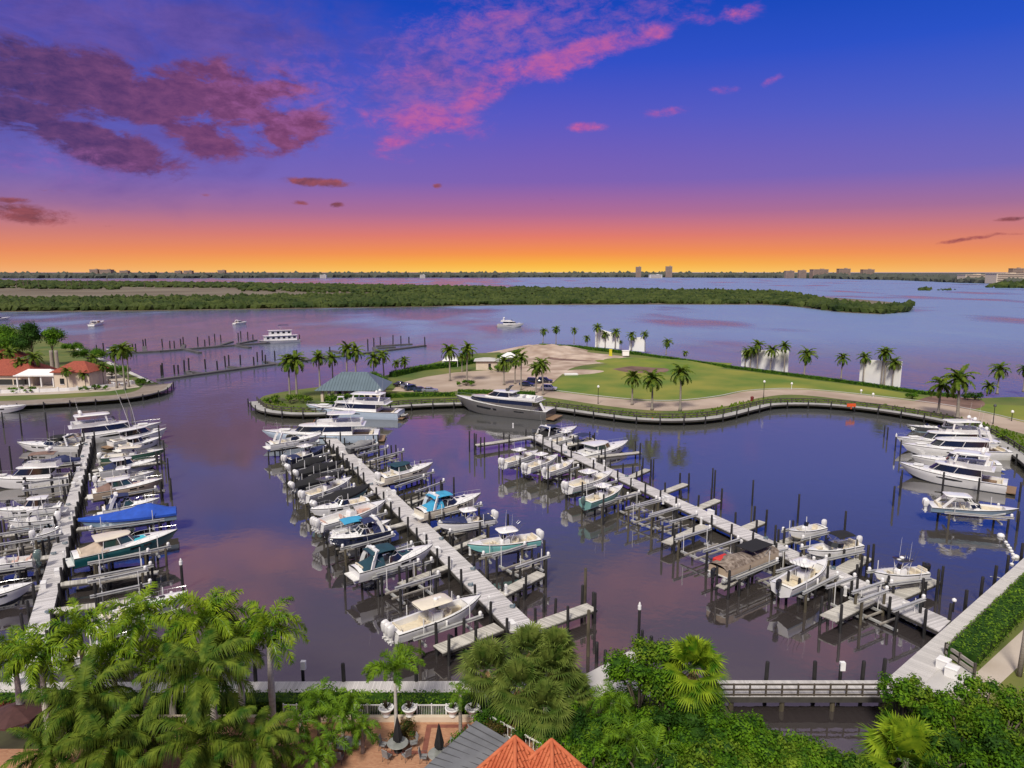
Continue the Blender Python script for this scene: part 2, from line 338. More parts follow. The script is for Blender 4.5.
    mx = N.new('ShaderNodeMixShader'); L.new(fa_.outputs[0], mx.inputs[0]); L.new(df.outputs[0], mx.inputs[1]); L.new(gl.outputs[0], mx.inputs[2])
    L.new(mx.outputs[0], N['Material Output'].inputs[0])
    return m
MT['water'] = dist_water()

# ------------------------------------------------------------------ mesh helper
class MB:
    def __init__(s): s.v = []; s.f = []; s.m = []
    def add(s, vs, fs, m=0):
        o = len(s.v); s.v += [tuple(p) for p in vs]
        for f in fs: s.f.append(tuple(i + o for i in f)); s.m.append(m)
        return s
    def box(s, c, d, rz=0, m=0, tilt=None):
        hx, hy, hz = d[0] / 2, d[1] / 2, d[2] / 2
        M = Matrix.Rotation(rz, 3, 'Z')
        if tilt: M = M @ Matrix.Rotation(tilt, 3, 'Y')
        vs = [Vector(c) + M @ Vector((x * hx, y * hy, z * hz)) for z in (-1, 1) for x, y in ((-1, -1), (1, -1), (1, 1), (-1, 1))]
        return s.add(vs, [(3, 2, 1, 0), (4, 5, 6, 7), (0, 1, 5, 4), (1, 2, 6, 5), (2, 3, 7, 6), (3, 0, 4, 7)], m)
    def bar(s, a, b, w, h, m=0):
        a, b = Vector(a), Vector(b); d = (b - a).normalized()
        up = Vector((0, 0, 1)) if abs(d.z) < .95 else Vector((1, 0, 0))
        sd = d.cross(up).normalized() * w / 2; u = sd.cross(d).normalized() * h / 2
        vs = [p + q for p in (a, b) for q in (-sd - u, sd - u, sd + u, -sd + u)]
        return s.add(vs, [(0, 1, 2, 3), (7, 6, 5, 4), (4, 5, 1, 0), (5, 6, 2, 1), (6, 7, 3, 2), (7, 4, 0, 3)], m)
    def tube(s, pts, r, n=6, m=0, caps=True):
        pts = [Vector(p) for p in pts]
        rr = r if isinstance(r, (list, tuple)) else [r] * len(pts)
        rings = []
        for i, p in enumerate(pts):
            d = (pts[min(i + 1, len(pts) - 1)] - pts[max(i - 1, 0)]).normalized()
            up = Vector((0, 0, 1)) if abs(d.z) < .9 else Vector((1, 0, 0))
            a = d.cross(up).normalized(); b = d.cross(a).normalized()
            rings.append([p + (a * math.cos(2 * math.pi * k / n) + b * math.sin(2 * math.pi * k / n)) * rr[i] for k in range(n)])
        return s.loft(rings, m, caps)
    def loft(s, rings, m=0, caps=True, close=True):
        n = len(rings[0]); vs = [p for r in rings for p in r]; fs = []
        for i in range(len(rings) - 1):
            for k in range(n if close else n - 1):
                a, b = i * n + k, i * n + (k + 1) % n
                fs.append((a, b, b + n, a + n))
        if caps and close:
            fs.append(tuple(range(n))[::-1]); fs.append(tuple(range((len(rings) - 1) * n, len(rings) * n)))
        return s.add(vs, fs, m)
    def prism(s, poly, z0, z1, m=0):
        poly = [Vector((p[0], p[1], 0)) for p in poly]
        return s.loft([[Vector((p.x, p.y, z0)) for p in poly], [Vector((p.x, p.y, z1)) for p in poly]], m)
    def lathe(s, c, prof, n=10, m=0):
        rings = [[(c[0] + r * math.cos(2 * math.pi * k / n), c[1] + r * math.sin(2 * math.pi * k / n), c[2] + z) for k in range(n)] for r, z in prof]
        return s.loft(rings, m)
    def build(s, name, mats, parent=None, smooth=False, fix=True, tri=False):
        me = bpy.data.meshes.new(name)
        me.from_pydata(s.v, [], s.f)
        if not isinstance(mats, (list, tuple)): mats = [mats]
        for x in mats: me.materials.append(MT[x] if isinstance(x, str) else x)
        if len(mats) > 1: me.polygons.foreach_set('material_index', s.m)
        if fix:
            bm = bmesh.new(); bm.from_mesh(me)
            if tri: bmesh.ops.triangulate(bm, faces=[f for f in bm.faces if len(f.verts) > 4])
            bmesh.ops.recalc_face_normals(bm, faces=bm.faces); bm.to_mesh(me); bm.free()
        if smooth:
            me.polygons.foreach_set('use_smooth', [True] * len(me.polygons))
            if smooth != 'all':
                try: me.set_sharp_from_angle(angle=R(38))
                except Exception: pass
        me.update()
        o = bpy.data.objects.new(name, me); col.objects.link(o)
        if parent: o.parent = parent
        return o
def tag(o, label, cat, group=None, kind=None):
    o['label'] = label; o['category'] = cat
    if group: o['group'] = group
    if kind: o['kind'] = kind
    return o
def struct(o, label=None):
    o['kind'] = 'structure'
    if label: o['label'] = label
    return o
def empty(name, loc, rz, label, cat, group=None):
    o = bpy.data.objects.new(name, None); col.objects.link(o); o.empty_display_size = .3
    o.location = loc; o.rotation_euler = (0, 0, rz)
    return tag(o, label, cat, group)
def dup(root, loc, rz=0, sc=1, label=None, group=None):
    r = root.copy(); col.objects.link(r); r.location = loc; r.rotation_euler = (0, 0, rz); r.scale = (sc, sc, sc) if not isinstance(sc, tuple) else sc
    if label: r['label'] = label
    if group: r['group'] = group
    for ch in list(root.children):
        c = ch.copy(); col.objects.link(c); c.parent = r
        for g in list(ch.children):
            d = g.copy(); col.objects.link(d); d.parent = c
    return r
def sheet(name, pts, z, m, thick=0.0):
    b = MB()
    if thick: b.prism(pts, z - thick, z)
    else: b.add([(p[0], p[1], z) for p in pts], [tuple(range(len(pts)))])
    return b.build(name, m, tri=True)
def ordn(i):
    w = ['first', 'second', 'third', 'fourth', 'fifth', 'sixth', 'seventh', 'eighth', 'ninth', 'tenth', 'eleventh', 'twelfth', 'thirteenth', 'fourteenth', 'fifteenth', 'sixteenth', 'seventeenth', 'eighteenth', 'nineteenth', 'twentieth']
    return w[i] if i < 20 else 'twenty-' + w[i - 20]
# ================================================================== SETTING
def smooth_line(pts, n=6):
    q = []
    for i in range(len(pts) - 1):
        p0 = pts[max(i - 1, 0)]; p1 = pts[i]; p2 = pts[i + 1]; p3 = pts[min(i + 2, len(pts) - 1)]
        for k in range(n):
            t = k / n
            q.append(.5 * ((2 * p1) + (p2 - p0) * t + (2 * p0 - 5 * p1 + 4 * p2 - p3) * t * t + (3 * p1 - p0 - 3 * p2 + p3) * t ** 3))
    q.append(pts[-1]); return q
def pix_line(px, z, n=6): return smooth_line([P(x, y, z) for x, y in px], n)
def offset(line, d):
    r = []
    for i, p in enumerate(line):
        t = (line[min(i + 1, len(line) - 1)] - line[max(i - 1, 0)]); t.z = 0; t.normalize()
        r.append(p + Vector((-t.y, t.x, 0)) * d)
    return r
def ribbon(name, a, b, z, m, thick=0, parent=None):
    mb = MB(); n = len(a)
    if thick:
        mb.loft([[(p.x, p.y, z), (q.x, q.y, z), (q.x, q.y, z - thick), (p.x, p.y, z - thick)] for p, q in zip(a, b)])
    else:
        mb.loft([[(p.x, p.y, z), (q.x, q.y, z)] for p, q in zip(a, b)], close=False)
    return mb.build(name, m, parent)
def walk(line, step):
    """points every step metres along a polyline, with headings"""
    out = []; need = 0.0
    for a, b in zip(line, line[1:]):
        d = (b - a).length; 
        if d < 1e-6: continue
        s = need
        while s <= d:
            out.append((a.lerp(b, s / d), math.atan2(b.y - a.y, b.x - a.x))); s += step
        need = s - d
    return out
def inside(p, poly):
    c = False; j = len(poly) - 1
    for i in range(len(poly)):
        if (poly[i].y > p.y) != (poly[j].y > p.y) and p.x < (poly[j].x - poly[i].x) * (p.y - poly[i].y) / (poly[j].y - poly[i].y) + poly[i].x: c = not c
        j = i
    return c

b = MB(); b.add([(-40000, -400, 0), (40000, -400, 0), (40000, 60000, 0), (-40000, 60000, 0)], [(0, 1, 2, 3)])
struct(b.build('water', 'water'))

LZ = 1.35                                   # height of the made ground
front = [(258, 401), (266, 408), (284, 411.5), (310, 412.5), (345, 411), (400, 405), (455, 402.5), (505, 403), (556, 407), (600, 413), (640, 417.5), (680, 418.5), (715, 415.5), (745, 408.5), (768, 403.5), (800, 402.5),
         (835, 404), (875, 408), (915, 414), (950, 420.5), (980, 429), (1003, 440), (1030, 458), (1070, 490)]
FR = pix_line(front, LZ, 6)
back = [(1100, 402), (1024, 397), (975, 398), (930, 394), (870, 385.5), (800, 376.5), (745, 369), (700, 363), (660, 357.5), (610, 351.5), (560, 347), (530, 346.5), (500, 352), (470, 354), (440, 361), (415, 368), (390, 374), (372, 380), (345, 384), (310, 388), (282, 392), (264, 396), (258, 401)]
BK = pix_line(back, LZ, 4)
LAND = FR + BK[:-1]
def land_z(x, y): return LZ
struct(sheet('peninsula_ground', LAND, LZ, 'rough', thick=4.0))
# driveway, road, lawn, bare dirt: thin sheets a few millimetres apart
def area(name, px, dz, m, n=5):
    pts = [P(x, y, LZ) for x, y in px]; pts = smooth_line(pts + [pts[0]], n)[:-1]
    return struct(sheet(name, pts, LZ + dz, m))
lawnpx = [(548, 392), (560, 378), (600, 366), (650, 358), (700, 366), (760, 373), (820, 381), (880, 389), (935, 399), (985, 404), (1040, 408), (1040, 426), (960, 409), (880, 398), (800, 390.5), (750, 391), (715, 397), (680, 400.5), (640, 399.5), (600, 396)]
area('lawn', lawnpx, .006, 'lawn', 3)
area('dirt_ground', [(520, 389), (505, 380), (513, 366), (522, 351), (545, 348), (590, 352.5), (630, 357), (662, 361), (640, 364), (606, 363), (575, 367), (560, 376), (545, 388)], .012, 'dirt', 4)
area('dirt_patch', [(612, 369), (640, 365.5), (668, 369), (660, 373), (630, 372.5)], .018, 'mulch', 4)
area('mulch_bed', [(912, 402), (935, 396), (975, 399), (985, 404), (975, 409), (945, 409.5)], .018, 'mulch', 4)
area('dirt_ground', [(556, 372), (580, 369.5), (604, 371), (590, 374), (566, 374.5)], .016, 'dirt', 4); area('dirt_patch', [(552, 355), (590, 357), (604, 360), (575, 361), (548, 359)], .018, 'mulch', 4)
struct(sheet('driveway', [P(x, y, LZ) for x, y in [(392, 391), (400, 383), (425, 377), (455, 372.5), (490, 370), (520, 374), (527, 384), (548, 390), (560, 397), (530, 393), (470, 389), (440, 393.5)]], LZ + .022, 'road'))
rd_up = [(515, 386), (545, 390), (600, 397), (645, 401), (682, 401), (718, 397), (750, 391), (800, 389.5), (880, 397), (960, 408), (1030, 424), (1060, 434)]
rd_lo = [(500, 393), (545, 397), (600, 405), (645, 410), (685, 410.5), (730, 405.5), (762, 397.5), (800, 395), (880, 404.5), (960, 418), (1030, 436), (1060, 448)]
struct(ribbon('road', pix_line(rd_up, LZ, 6), pix_line(rd_lo, LZ, 6), LZ + .03, 'road'))
kb = pix_line([(520, 384.8), (545, 389.2), (600, 396.2), (645, 400.2), (682, 400.2), (718, 396.2), (750, 390.4), (800, 388.9), (880, 396.4), (960, 407.3), (1030, 423)], LZ, 6)
struct(ribbon('kerb', kb, offset(kb, .3), LZ + .14, 'conc', .12))
def mound(name, cx, cy_, a, b_, h, m, rot=0):
    c = P(cx, cy_, LZ); mb = MB(); n = 26; vs = []; r2 = random.Random(3)
    for i in range(n + 1):
        for j in range(n + 1):
            x = -1 + 2 * i / n; y = -1 + 2 * j / n; q = x * x + y * y; z = max(0, 1 - q) ** 1.3 * h * (1 + .35 * math.sin(x * 7 + y * 4) * math.sin(y * 9 - x * 2)) + (r2.uniform(0, .14) if q < .9 else 0)
            vs.append((c.x + x * a * math.cos(rot) - y * b_ * math.sin(rot), c.y + x * a * math.sin(rot) + y * b_ * math.cos(rot), LZ - .05 + z * 1.0))
    fs = [(i * (n + 1) + j, (i + 1) * (n + 1) + j, (i + 1) * (n + 1) + j + 1, i * (n + 1) + j + 1) for i in range(n) for j in range(n)]
    mb.add(vs, fs); return struct(mb.build(name, m, smooth='all'))
mound('dirt_mound', 544, 351, 19, 22, 2.2, 'dirt', -.5); mound('dirt_mound', 592, 357.5, 20, 10, 1.0, 'dirt', -.4); mound('grass_mound', 656, 363, 26, 14, 1.2, 'lawn', -.5)
# left peninsula
lf = [(160, 384), (156, 388.5), (146, 392.5), (120, 397), (60, 401), (0, 404), (-80, 406)]
lb = [(-80, 318), (0, 326), (30, 333), (60, 342), (85, 350), (110, 362), (140, 376), (160, 384)]
LF = pix_line(lf, LZ, 5); LB = pix_line(lb, LZ, 4)
struct(sheet('point_ground', LF + LB[:-1], LZ, 'rough', thick=4.0))
struct(sheet('terrace_paving', [P(x, y, LZ) for x, y in [(-60, 398), (60, 394), (110, 391), (140, 387), (118, 374), (95, 368), (60, 368), (0, 362), (-60, 360)]], LZ + .01, 'path'))
struct(ribbon('shore_path', pix_line([(75, 349), (100, 360), (130, 374), (150, 383)], LZ), pix_line([(79, 348), (104, 359), (134, 373), (154, 382.5)], LZ), LZ + .016, 'conc'))
# near shore
NB = 52.9
nl = [Vector((-120, NB, 0)), Vector((17.2, NB, 0)), Vector((17.8, 46, 0)), Vector((20, 40, 0)), Vector((22, 20, 0)), Vector((-120, 20, 0))]
struct(sheet('garden_ground', nl, LZ, 'soil', thick=4.0))
DI0 = P(885, 681, LZ); DI1 = P(1024, 558, LZ); dd = (DI1 - DI0).normalized(); dn = Vector((dd.y, -dd.x, 0))
q0 = P(905, 694, LZ); q1 = q0 + dd * 75
rl = [q0 + dn * .2, q1 + dn * .2, q1 + dn * 60, Vector((60, 20, LZ)), Vector((31, 20, LZ)), Vector((32, 45, LZ))]
struct(sheet('shore_ground', rl, LZ, 'rough', thick=4.0))

# ------------------------------------------------------------------ mangrove island and far shore
def clumps(name, n, gen, m, seg=1):
    """one mass of leafy crowns: many lumpy low crowns nobody could count"""
    ico = bmesh.new(); bmesh.ops.create_icosphere(ico, subdivisions=seg, radius=1)
    iv = [v.co.copy() for v in ico.verts]; jf = [tuple(v.index for v in f.verts) for f in ico.faces]; ico.free()
    mb = MB()
    for _ in range(n):
        g = gen()
        if g is None: continue
        x, y, z, r, h = g
        a = rnd.random() * 6.28; c, s = math.cos(a), math.sin(a)
        vs = []
        for v in iv:
            k = .72 + .5 * rnd.random()
            vs.append((x + (v.x * c - v.y * s) * r * k, y + (v.x * s + v.y * c) * r * k, z + max(v.z, -.5) * h * k))
        mb.add(vs, jf)
    return mb.build(name, m, fix=False)
isl = [(-220, 312), (0, 311.5), (120, 311), (256, 309), (400, 307), (512, 305), (640, 304.3), (768, 304.6), (800, 307), (840, 312), (880, 314), (906, 312), (911, 308), (900, 303), (860, 299.5), (800, 295.5), (740, 292.5), (660, 291), (560, 290), (460, 288), (350, 286), (256, 284), (100, 281), (-220, 280)]
ISL = [P(x, y, .3) for x, y in isl]
MT['marsh'] = mat('marsh_grass', (.10, .075, .045), .95, .2, .006, c2=(.19, .16, .11), detail=8)
struct(sheet('marsh_ground', ISL, .5, 'marsh', thick=2.0))
def inset_pt(px_lo, px_hi): pass
NEAR = ISL[:13]
def gen_front():
    # a belt along the near shore, thicker towards the right end
    x = rnd.uniform(-200, 912)
    k = min(range(len(isl[:18]) - 1), key=lambda i: 0 if min(isl[i][0], isl[i + 1][0]) <= x <= max(isl[i][0], isl[i + 1][0]) and i < 13 else 1e9)
    a, c = isl[k], isl[k + 1]; t = (x - a[0]) / (c[0] - a[0] + 1e-9); yl = a[1] + (c[1] - a[1]) * t
    depth = 13.5 if x < 256 else (13.5 + (x - 256) / 250 * 1.5)
    u = rnd.random() ** 1.25
    y = yl - .5 - depth * u * .72
    if x > 780:
        y = yl - .5 - rnd.random() * max(2.5, 11 * (915 - x) / 135)
    p = P(x, y, .5)
    if not inside(p, ISL): return None
    big = rnd.random()
    r = 2.2 + 3.2 * big + (p.y - 650) * .0016
    return p.x, p.y, 1.2 + rnd.random() * (2.2 + 1.5 * u), r, 2.0 + 2.6 * rnd.random() + .8 * u
o = clumps('mangrove_belt', 9000, gen_front, 'mang'); o['kind'] = 'stuff'; o['label'] = 'dense green mangroves along the near shore of the long island'; o['category'] = 'mangroves'
def gen_back():
    x = rnd.uniform(-200, 800)
    yb = 281 + (x / 256 * 3 if x > 0 else 0) if x < 256 else 284 + (x - 256) / 404 * 7
    y = yb + rnd.random() ** 1.6 * (7 if x < 120 or x > 240 else 4) + .6
    p = P(x, y, .5)
    if not inside(p, ISL): return None
    s = min(3.0, p.y / 1100)
    return p.x, p.y, 1.5 + 2 * rnd.random(), (3 + 4 * rnd.random()) * s, (2.2 + 2.2 * rnd.random()) * min(1.6, s)
o = clumps('mangrove_thicket', 3800, gen_back, 'mang'); o['kind'] = 'stuff'; o['label'] = 'darker mangrove thicket along the far side of the island'; o['category'] = 'mangroves'
# bare grey snags standing up on the left of the marsh
for i, (x, hh) in enumerate([(17, 14), (24, 13), (28, 15), (39, 11), (67, 17), (72, 15), (80, 12), (88, 16), (108, 18), (145, 9)]):
    p = P(x, 288, .5); k = p.y / F; mb = MB(); h = hh * .55 * k
    mb.tube([p, p + Vector((rnd.uniform(-1, 1), 0, h * .6)), p + Vector((rnd.uniform(-2, 2), 0, h))], [.9, .7, .3], 5)
    for _ in range(5):
        a = p + Vector((0, 0, h * rnd.uniform(.4, .95))); mb.tube([a, a + Vector((rnd.uniform(-4, 4), rnd.uniform(-2, 2), rnd.uniform(1, 4)))], [.5, .2], 4)
    q = mb.build('dead_tree', 'bark'); q.location = p
    for v in q.data.vertices: v.co -= p
    tag(q, 'bare dead tree standing in the brown marsh, %s from the left' % ordn(i), 'tree', 'dead trees on the marsh')
# far shore
fs = [(-260, 278), (150, 278), (380, 277.4), (640, 277.2), (800, 278), (900, 280), (960, 282.5), (1024, 284), (1250, 288)]
FS = [P(x, y, 1) for x, y in fs]
struct(sheet('far_shore', FS + [Vector((60000 * .5, 30000, 1)), Vector((-30000, 30000, 1))], 1.0, 'farwood', thick=2))
def gen_far():
    x = rnd.uniform(-250, 1180); k = 0
    while k < len(fs) - 2 and fs[k + 1][0] < x: k += 1
    a, c = fs[k], fs[k + 1]; y = a[1] + (c[1] - a[1]) * (x - a[0]) / (c[0] - a[0])
    p = P(x, y, 1) * (1 + .25 * rnd.random() ** 2)
    s = p.y / 4500
    return p.x, p.y, 6, 26 * s * (.6 + .9 * rnd.random()), (16 + 16 * rnd.random() ** 2) * min(s, 1.15)
o = clumps('far_wood', 3200, gen_far, 'farwood'); o['kind'] = 'stuff'; o['label'] = 'long low band of distant trees along the horizon'; o['category'] = 'wood'
MT['farwall'] = mat('hazed_building_wall', (.34, .25, .20), .9, .1, .05)  # haze put into the wall colour, blending towards the orange horizon
MT['farwin'] = mat('hazed_building_windows', (.20, .16, .14), .3, .2, .05)  # window bands lightened in colour as if seen through haze
def far_block(x0, x1, ytop, ybase, label, storeys=8, m='farwall', dist_y=None):
    p0 = P(x0, ybase, 1); p1 = P(x1, ybase, 1); k = p0.y / F; w = (x1 - x0) * k; h = (ybase - ytop) * k
    root = empty('far_building', (p0 + p1) / 2 * 1.0, 0, label, 'building', 'buildings on the far shore')
    d = w * .6
    MB().box((0, d / 2, h / 2), (w, d, h)).build('wall', m, root)
    mb = MB(); n = storeys
    for i in range(n): mb.box((0, -.4, h * (i + .55) / n), (w * .92, .8, h / n * .42))
    mb.build('window_band', 'farwin', root)
    MB().box((0, d / 2, h + h * .02), (w * 1.03, d * 1.03, h * .04)).box((w * .2, d / 2, h * 1.07), (w * .2, d * .4, h * .08)).build('roof', m, root)
far_block(636, 641, 267.4, 277.4, 'left of the two lone tower blocks on the horizon', 12)
far_block(666, 672, 267.0, 277.4, 'right of the two lone tower blocks on the horizon', 12)
far_block(965, 987, 275, 282.6, 'low white waterfront block beyond the open bay on the right', 4, 'stucco')
far_block(996, 1024, 274.0, 283.5, 'wide white block at the right edge behind wooded shore', 5, 'stucco')
far_block(1012, 1023, 269, 280, 'dark tall block rising behind the wide white block', 8)
for i, (a, c, t) in enumerate([(786, 794, 271.2), (799, 806, 270.6), (813, 828, 269.8), (839, 850, 269.2), (863, 874, 269.9)]):
    far_block(a, c, t, 278.3, '%s tall pale block from the left in the row on the right horizon' % ordn(i), 9)
for i, (a, c, t) in enumerate([(90, 98, 269.8), (100, 111, 270), (120, 128, 271), (175, 181, 271.2), (184, 192, 271), (218, 225, 270.6)]):
    far_block(a, c, t, 277.6, '%s pale block from the left along the left horizon' % ordn(i), 6)
for i, (a, c, t) in enumerate([(320, 326, 275), (420, 425, 275), (650, 662, 274.8), (892, 902, 277), (905, 914, 276.6), (918, 926, 277.4), (930, 940, 278), (944, 952, 278.6)]):
    far_block(a, c, t, 278.2 + max(0, (a - 880) * .045), '%s low white waterfront house from the left on the far shore' % ordn(i), 3, 'stuccow')
# wooded spit and islets at the right
def spit(name, x0, x1, y, hpx, n, label):
    def g():
        x = rnd.uniform(x0, x1); p = P(x, y - rnd.random() * hpx * .25, .5); k = p.y / F
        return p.x, p.y, 1, k * hpx * .3 * (.7 + rnd.random()), k * hpx * .65 * (.4 + rnd.random() * .6) * min(1, (min(x - x0, x1 - x) / (x1 - x0) * 6 + .35))
    o = clumps(name, n, g, 'mang'); o['kind'] = 'stuff'; o['label'] = label; o['category'] = 'trees'
spit('wooded_spit', 988, 1130, 288, 11, 160, 'wooded spit of land reaching in at the right edge')
spit('mangrove_islet', 919, 932, 290.5, 5, 26, 'small round mangrove islet in the open bay')
spit('mangrove_islet', 938, 955, 290.3, 3, 22, 'low broken mangrove islet right of the round one')

# ------------------------------------------------------------------ docks
def seg_dir(a, b): return (b - a).normalized()
DZ = 1.35
MT['hose'] = mat('blue_grey_hose', (.10, .16, .20), .6, .2, 2)
def pile_mesh(parent, x, y, top, r=.15, name='pile', m='pile', z0=-.6):
    mb = MB(); mb.lathe((0, 0, 0), [(r, z0), (r * 1.02, top * .5), (r * .97, top - .06), (r * .75, top)], 8)
    o = mb.build(name, m, parent, smooth=True); o.location = (x, y, 0); return o
PILE_ME = {}
def pile(parent, p, top=2.9, r=.15, name='pile', m='pile'):
    key = (round(top, 1), r, m)
    if key not in PILE_ME:
        o = pile_mesh(parent, 0, 0, round(top, 1), r, name, m); PILE_ME[key] = o.data
    else:
        o = bpy.data.objects.new(name, PILE_ME[key]); col.objects.link(o); o.parent = parent
    o.location = (p[0], p[1], 0); o.rotation_euler = (rnd.uniform(-.025, .025), rnd.uniform(-.025, .025), rnd.random() * 6)
    return o
def pedestal(parent, p, rz):
    mb = MB(); mb.loft([[(x * s, y * s, z) for x, y in ((-.13, -.11), (.13, -.11), (.13, .11), (-.13, .11))] for s, z in ((1.15, 0), (1.15, .08), (.9, .1), (.85, .8), (1.15, .84), (1.1, 1.05), (.6, 1.15))])
    o = mb.build('power_pedestal', 'cap', parent); o.location = (p[0], p[1], DZ); o.rotation_euler = (0, 0, rz); return o
def dock(name, label, L0, L1, R0, R1, step, fingers=(), peds=(), mat_='dock', skip=()):
    """far end to near end, left and right edges in photo pixels; fingers are (pixel at dock, pixel at end, width)"""
    a, c = P(*L0, DZ), P(*L1, DZ); d, e = P(*R0, DZ), P(*R1, DZ)
    root = bpy.data.objects.new(name, None); col.objects.link(root); tag(root, label, 'dock')
    ax = ((c - a) + (e - d)).normalized(); key = 'planks_' + name + label[:6]
    MT[key] = plank_mat('dock_boards', (.52, .495, .49), (ax.x, ax.y))
    mb = MB(); mb.prism([a, c, e, d], DZ - .12, DZ); mb.build('deck', key, root)
    mb = MB()
    for s, t, sg in ((a, c, 1), (d, e, -1)):
        n = Vector((-(t - s).y, (t - s).x, 0)).normalized() * (.04 * -sg)
        mb.bar(s + n - Vector((0, 0, .27)), t + n - Vector((0, 0, .27)), .08, .3)
    mb.build('fascia', 'fascia', root)
    for s, t, sg in ((a, c, 1), (d, e, -1)):
        n = Vector((-(t - s).y, (t - s).x, 0)).normalized() * (.27 * -sg)
        for i, (p, h) in enumerate(walk([s, t], step)):
            if rnd.random() < .06: continue
            pile(root, p + n * 1.0, 2.7 + rnd.choice((0, .2, .4)))
    for f in fingers:
        p, q = P(*f[0], DZ), P(*f[1], DZ); w = f[2] if len(f) > 2 else 1.1
        t = (q - p).normalized(); n = Vector((-t.y, t.x, 0)) * w / 2
        k2 = key + 'f'
        if k2 not in MT: MT[k2] = plank_mat('finger_boards', (.46, .435, .385), (t.x, t.y))
        mb = MB(); p2 = p - t * .6
        mb.prism([p2 - n, q - n, q + n, p2 + n], DZ - .118, DZ - .008); fo = mb.build('finger_pier', k2, root)
        mb = MB()
        for sg in (-1, 1): mb.bar(p2 + n * sg * .94 - Vector((0, 0, .24)), q + n * sg * .94 - Vector((0, 0, .24)), .08, .22)
        mb.build('joist', 'fascia', fo)
        for sg in (-1, 1):
            m2 = n + n.normalized() * .2
            pile(root, q - t * .5 + m2 * sg, 3.1 + rnd.choice((0, .3)))
            if (q - p).length > 6: pile(root, p.lerp(q, .45) + m2 * sg, 2.9)
    for x, y in peds: pedestal(root, P(x, y, DZ), math.atan2(ax.y, ax.x))
    for s, t, sg in ((a, c, 1), (d, e, -1)):
        n = Vector((-(t - s).y, (t - s).x, 0)).normalized() * sg
        for p, h in walk([s.lerp(t, .02 * (2 + sg)), t], 10.5):
            if rnd.random() < .25: continue
            q = p + n * .42
            if rnd.random() < .55:
                o = MB().box((0, 0, .3), (.95, .5, .6)).box((0, 0, .64), (1.0, .55, .08)).build('dock_box', 'cap', root)
            else:
                o = MB().tube([(.28 * math.cos(k * .7), .28 * math.sin(k * .7), .05 + .012 * k) for k in range(22)], .035, 5).build('hose_coil', 'hose', root)
            o.location = (q.x, q.y, DZ); o.rotation_euler = (0, 0, h)
    return root
midf = [((500, 594), (542, 572.5), 1.5), ((535, 626), (592, 606), 1.7), ((494, 628), (438, 649), 1.7), ((448, 566), (400, 584), 1.0), ((455, 548), (486, 535), .9), ((432, 530), (465, 516), .9),
        ((405, 523), (360, 536), 1.1), ((412, 502), (440, 491), .9), ((384, 490), (340, 500), 1.0), ((395, 480), (425, 470), .9), ((366, 466), (325, 473), .9), ((370, 461), (396, 454), .9), ((348, 452), (318, 458), .9), ((355, 449), (378, 443.5), .9)]
dk_mid = dock('marina_dock', 'long grey dock running up the middle of the basin, boats on both sides', (323, 438), (511, 632), (335, 436.5), (543, 632), 3.9, midf,
              [(360, 470), (387, 497), (424, 541), (452, 568), (489, 606), (506, 594), (470, 555), (437, 520)])
lf_ = [((96, 470), (160, 462), 1.0), ((90, 497), (165, 490), 1.1), ((82, 528), (172, 518), 1.1), ((76, 556), (150, 548), 1.1), ((66, 583), (158, 572), 1.1), ((56, 610), (150, 598), 1.2),
       ((82, 462), (28, 466), 1.0), ((76, 482), (22, 489), 1.2), ((70, 505), (5, 513), 1.1), ((62, 528), (-5, 536), 1.1), ((52, 556), (-15, 566), 1.2), ((42, 586), (-20, 600), 1.2)]
dk_left = dock('marina_dock', 'pinkish grey dock on the left packed with boats, running down behind the palms', (85.5, 439), (8, 690), (93, 439), (35, 690), 3.9, lf_,
               [(88, 462), (82, 490), (72, 520), (64, 560), (90, 480), (75, 560)])
rf_ = [((628, 478), (648, 469), 1.3), ((666, 491), (686, 483.5), 1.3), ((700, 507), (718, 499.5), 1.3), ((740, 530), (762, 521), 1.4), ((780, 543), (800, 536), 1.2), ((840, 571), (866, 556.5), 1.7), ((895, 596), (934, 579), 1.7),
       ((636, 493), (597, 507), 1.2), ((703, 526), (666, 543), 1.5), ((760, 566), (720, 587), 1.1), ((868, 598), (828, 618), 1.8), ((610, 474), (570, 482), 1.0), ((575, 462), (540, 469), 1.0), ((572, 459), (640, 452), 1.2),
       ((560, 447), (594, 440), .9), ((530, 437), (476, 445), 1.6), ((825, 578), (790, 592), 1.1)]
dk_right = dock('marina_dock', 'weathered dock on the right with mostly empty lifts, ending at the diagonal walkway', (527, 436), (939, 631), (538, 436), (951, 620), 3.9, rf_,
                [(513, 428), (604, 466), (632, 486), (663, 504), (701, 525), (741, 548), (800, 575), (845, 596), (867, 590), (903, 612)])

# boardwalks on the land side
def railing(root, line, step, h=1.05, mp='timber', rails=(1.0, .55), z=DZ, th=1.0):
    mb2 = MB()
    for r in rails:
        for s, t in zip(line, line[1:]): mb2.bar(s.to_2d().to_3d() + Vector((0, 0, z + r)), t.to_2d().to_3d() + Vector((0, 0, z + r)), .09 * th, .12 * th)
    mb2.build('rail', mp, root)
    me = None
    for p, hd in walk(line, step):
        if me is None: o = MB().box((0, 0, h / 2), (.12 * th, .12 * th, h)).build('rail_post', mp, root); me = o.data
        else: o = bpy.data.objects.new('rail_post', me); col.objects.link(o); o.parent = root
        o.location = (p.x, p.y, z); o.rotation_euler = (0, 0, hd)
pr = bpy.data.objects.new('waterfront_boardwalk', None); col.objects.link(pr)
tag(pr, 'grey boardwalk with timber railing curving round the peninsula', 'boardwalk')
out_ = offset(FR, 0); in_ = offset(FR, -2.3)
MT['bw'] = mat('boardwalk_boards', (.30, .29, .28), .85, .15, .4, c2=(.42, .41, .39))
